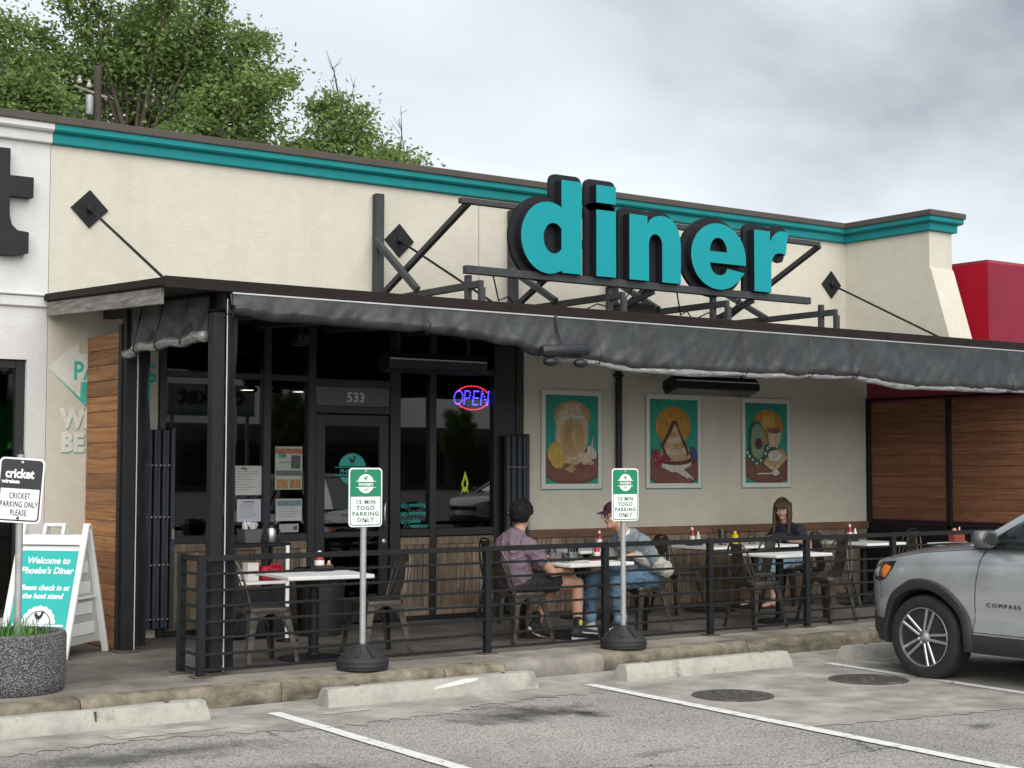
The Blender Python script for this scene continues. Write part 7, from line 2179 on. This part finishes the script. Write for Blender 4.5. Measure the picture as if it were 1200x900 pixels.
MB().box(-.62, .62, -2.2, -.45, .30, 1.0).build('cabin_floor', M_SEAT, car)
# ================================================================== TREES, UTILITY POLE, THE FAR SIDE OF THE CAR PARK
def leaf_mat(name, c, c2):
    m = bpy.data.materials.new(name); m.use_nodes = True
    t = m.node_tree; t.nodes.clear(); n = t.nodes.new; l = t.links.new
    o = n('ShaderNodeOutputMaterial'); mx = n('ShaderNodeMixShader'); mx.inputs[0].default_value = .5
    d = n('ShaderNodeBsdfPrincipled'); d.inputs['Roughness'].default_value = .55; d.inputs['Specular IOR Level'].default_value = .35
    tr = n('ShaderNodeBsdfTranslucent')
    g = n('ShaderNodeNewGeometry'); r = n('ShaderNodeValToRGB')
    r.color_ramp.elements[0].color = (*c, 1); r.color_ramp.elements[1].color = (*c2, 1)
    l(g.outputs['Random Per Island'], r.inputs[0]); l(r.outputs[0], d.inputs['Base Color']); l(r.outputs[0], tr.inputs['Color'])
    l(d.outputs[0], mx.inputs[1]); l(tr.outputs[0], mx.inputs[2]); l(mx.outputs[0], o.inputs[0])
    return m
LEAF = [leaf_mat('leaf_mid', (.15, .235, .065), (.24, .34, .115)), leaf_mat('leaf_dark', (.10, .17, .05), (.155, .24, .075)), leaf_mat('leaf_light', (.19, .28, .075), (.28, .38, .13))]
M_BARK = mat('bark', (.075, .058, .045), .9, var=.35, scale=6, stretch=(3, 3, .6), bump=.5, bscale=20)
def tree(name, label, loc, H, crown, seed, nleaf, leaf=.15, density=1.0, group=None, bare=0, trunk_r=.28):
    """trunk and limbs reach into a crown made of leaf sprays; crown = list of (cx, cy, cz, rx, ry, rz)"""
    r = random.Random(seed); g = np.random.default_rng(seed)
    t = thing(name, label, 'tree', loc, group=group)
    wood = MB(); tips = []
    base = V((0, 0, 0)); fork = V((crown[0][0] * .3, crown[0][1] * .3, H * .38))
    wood.tube([base, base.lerp(fork, .5) + V((r.uniform(-.1, .1), r.uniform(-.1, .1), 0)), fork], [trunk_r, trunk_r * .85, trunk_r * .7], 10)
    for (cx, cy, cz, rx, ry, rz) in crown:
        c = V((cx, cy, cz)); n = max(3, int(5 * rx * density))
        hub = fork.lerp(c, .55) + V((r.uniform(-.3, .3), r.uniform(-.3, .3), 0))
        wood.tube([fork, fork.lerp(hub, .5) + V((r.uniform(-.3, .3), r.uniform(-.3, .3), .2)), hub], [trunk_r * .6, trunk_r * .45, trunk_r * .34], 8)
        for i in range(n):
            a, b = r.uniform(0, 2 * pi), r.uniform(-.5, 1.3)
            rr = r.uniform(.65, 1.0)
            e = c + V((rx * cos(a) * cos(b) * rr, ry * sin(a) * cos(b) * rr, rz * sin(b) * rr))
            mid = hub.lerp(e, .5) + V((r.uniform(-.3, .3), r.uniform(-.3, .3), r.uniform(0, .4)))
            wood.tube([hub, mid, e], [trunk_r * .26, trunk_r * .15, .02], 6)
            for k in range(6):
                s_ = mid.lerp(e, r.uniform(0, 1)); q = s_ + V((r.uniform(-1, 1), r.uniform(-1, 1), r.uniform(-.35, .8))) * .34 * rx ** .5
                wood.tube([s_, s_.lerp(q, .5) + V((0, 0, .05)), q], [.035, .022, .008], 5); tips.append((s_, q))
            tips.append((mid, e))
    for i in range(bare):
        c = crown[i % len(crown)]; a = r.uniform(-.6, .6)
        p = V((c[0] + r.uniform(-.5, .5) * c[3], c[1], c[2] + c[5] * .5)); q = p + V((sin(a) * .7, r.uniform(-.3, .3), r.uniform(.9, 1.9)))
        wood.tube([p, p.lerp(q, .5) + V((.06, 0, 0)), q], [.028, .016, .005], 5)
        for k in range(4):
            s_ = p.lerp(q, r.uniform(.3, .9)); wood.tube([s_, s_ + V((r.uniform(-.35, .35), 0, r.uniform(.15, .45)))], [.010, .004], 4)
    wood.build('trunk', M_BARK, t, smooth=60)
    # sprays of leaves round every twig
    nsp = len(tips); per = max(1, nleaf // nsp)
    P0 = np.array([tuple(a) for a, b in tips]); P1 = np.array([tuple(b) for a, b in tips])
    sp = np.repeat(np.arange(nsp), per); N_ = len(sp)
    u = g.uniform(.15, 1.1, N_)[:, None]
    pos = P0[sp] * (1 - u) + P1[sp] * u + np.clip(g.normal(0, 1, (N_, 3)), -1.9, 1.9) * np.array([.30, .30, .20]) * g.uniform(.5, 1.35, nsp)[sp][:, None]
    d = g.normal(0, 1, (N_, 3)); d[:, 2] = d[:, 2] * .6 - .25; d /= np.linalg.norm(d, axis=1)[:, None]
    up = g.normal(0, .8, (N_, 3)) + np.array([0, 0, .35]); s = np.cross(d, up); s /= np.linalg.norm(s, axis=1)[:, None] + 1e-9
    nrm = np.cross(s, d)
    L = (leaf * g.uniform(.6, 1.35, N_))[:, None]; w = L * .27
    v = np.stack([pos, pos + d * L * .45 + s * w + nrm * L * .08, pos + d * L, pos + d * L * .45 - s * w + nrm * L * .08], 1).reshape(-1, 3)
    me = bpy.data.meshes.new('crown'); me.vertices.add(4 * N_); me.vertices.foreach_set('co', v.ravel())
    i0 = np.arange(N_) * 4
    me.loops.add(4 * N_); me.loops.foreach_set('vertex_index', (i0[:, None] + np.array([0, 1, 2, 3])).ravel().astype(np.int32))
    me.polygons.add(N_); me.polygons.foreach_set('loop_start', (np.arange(N_) * 4).astype(np.int32))
    for m_ in LEAF: me.materials.append(m_)
    mi = g.choice(3, nsp, p=[.45, .30, .25])[sp]
    flip = g.random(N_) < .25; mi[flip] = g.choice(3, flip.sum())
    me.polygons.foreach_set('material_index', mi.astype(np.int32)); me.update(); me.validate()
    link('crown', me, t)
    return t
tree('broadleaf_tree', 'tall leafy green tree rising behind the left half of the diner roof', (14.7, 38, 0), 12.0,
     [(0, 0, 11.2, 3.0, 2.6, 2.6), (-2.3, .3, 12.0, 2.1, 2.0, 2.0), (2.3, -.2, 11.2, 2.0, 1.9, 2.0), (.6, 0, 13.6, 2.8, 2.3, 2.0), (3.5, 0, 12.6, 1.35, 1.3, 1.15), (-3.6, .2, 11.0, 1.2, 1.2, 1.3), (1.2, -.5, 9.4, 2.8, 2.0, 1.5), (-2.6, 0, 9.8, 1.9, 1.7, 1.4), (3.6, .2, 9.9, 1.1, 1.2, 1.1)],
     3, 105000, .14, 1.1, 'trees behind the diner')
tree('broadleaf_tree', 'smaller loose tree with bare twigs on top, right of the tall leafy tree', (20.9, 37, 0), 9.5,
     [(-.35, 0, 10.9, .9, .8, 1.1), (.6, 0, 10.4, 1.1, 1.0, .85), (-1.2, 0, 10.1, 1.0, .9, .8), (1.35, 0, 10.1, .8, .8, .6), (-.55, .2, 11.9, .4, .5, .6), (1.9, 0, 9.8, .5, .6, .4)],
     8, 24000, .14, 1.5, 'trees behind the diner', bare=7, trunk_r=.16)
tree('young_tree', 'tip of a small tree just showing over the roof behind the steel bracing', (23.6, 37.5, 0), 9.0,
     [(.1, 0, 10.3, .35, .4, .5)], 5, 500, .16, 2.0, trunk_r=.09)
# utility pole among the leaves
up_ = thing('utility_pole', 'dark wooden utility pole with crossarm standing in front of the tall leafy tree', 'utility pole', (12.2, 33.2, 0))
MB().tube([(0, 0, 0), (0, 0, 10.75)], [.10, .085], 10).build('pole', mat('pole_wood', (.05, .04, .034), .9, var=.3, scale=4, stretch=(3, 3, .4)), up_, smooth=60)
MB().bar((-.50, .1, 10.25), (.20, -.05, 10.05), .045, .05).build('crossarm', mat('pole_arm', (.20, .19, .17), .8, var=.2), up_)
for x in (-.42, -.2):
    MB().lathe([(.05, 0), (.06, .05), (.03, .10), (.045, .15), (0, .18)], (x, 0, 10.22 - .3 * (x + .15)), 10).build('insulator', mat('porcelain', (.35, .35, .36), .3), up_)
MB().lathe([(.07, -.3), (.08, -.27), (.08, .1), (.06, .14), (0, .15)], (-.22, -.10, 9.9), 14).build('transformer', mat('grey_steel', (.28, .29, .30), .5, .3), up_, smooth=50)
MB().tube([(-.4, -.1, 9.85), (-.6, -.3, 9.6), (-.35, -.35, 9.2), (-.1, -.18, 9.0)], .022, 6).build('cable', M_FRAME, up_, smooth=60)
MB().tube([(.3, 0, 10.2), (8, 2, 9.4), (18, 4, 9.7)], .012, 5).build('wire', M_FRAME, up_)

# ------------------------------------------------------------------ across the car park (behind the camera): what the shop glass mirrors; tree row added to keep its reflections dark
kids = {}
for c in bpy.data.objects:
    if c.parent: kids.setdefault(c.parent, []).append(c)
dup(car, label='silver compact SUV across the car park, mirrored in the diner glass', loc=(22.6, -5.8, 0), rz=R(78), kids=kids)
big = [c for c in bpy.data.objects if c.name == 'broadleaf_tree'][0]
for i, (x, y, s_, rz) in enumerate(((-24, -70, .6, .5), (-4, -73, .55, 1.7), (14, -71, .6, 2.6), (32, -74, .6, 3.9), (50, -70, .65, 4.8), (68, -76, .6, 5.6), (86, -72, .6, .9))):
    t_ = dup(big, label='added leafy tree of the far row across the car park, number %d from the west' % (i + 1), loc=(x, y, -2.2), rz=rz, kids=kids); t_.scale = (s_,) * 3; t_['group'] = 'added trees across the car park'
    t_['label'] = ('added leafy tree at the west end of the row across the street', 'added leafy tree second from the west end across the street', 'added leafy tree behind the roadside shop board', 'added leafy tree opposite the silver mirrored SUV', 'largest added leafy tree east of the mirrored SUV', 'added leafy tree second from the east end across the street', 'added leafy tree at the east end of the row across the street')[i]
fs = thing('shop_row', 'long low tan shop row across the street behind the viewer', 'building', (20, -82, 0))
MB().box(-80, 95, -8, 0, 0, 5.2).build('wall', mat('tan_wall', (.22, .19, .16), .9, var=.2, scale=.4), fs)
MB().box(-80, 95, .005, 1.6, 3.4, 3.8).build('awning', mat('awning_dark', (.05, .05, .055), .8), fs)
m = MB()
for i in range(26): m.box(-58 + i * 5, -54.4 + i * 5, .003, .03, .4, 3.0)
m.build('shopfront', M_FRAME, fs)
rs_ = thing('roadside_board', 'grey cricket shop board on posts with green strip, seen mirrored in the glass', 'sign board', (15.9, -8, 0))
MB().box(-1.15, 1.15, -.06, .0, 3.10, 3.78).build('board', mat('board_grey', (.30, .31, .31), .6, var=.08), rs_)
MB().box(-1.15, 1.15, -.061, .008, 3.0, 3.099).build('strip', mat('strip_green', (.07, .22, .09), .6), rs_)
m = MB(); m.put(text('cricket', .62, .02, .004), frame((0, .006, 3.30), (-1, 0, 0), FZ)); m.build('lettering', mat('board_black', (.02, .02, .022), .6), rs_)
for x in (-1.0, 1.0): MB().tube([(x, -.1, 0), (x, -.1, 3.7)], .05, 8).build('post', M_POLE, rs_)
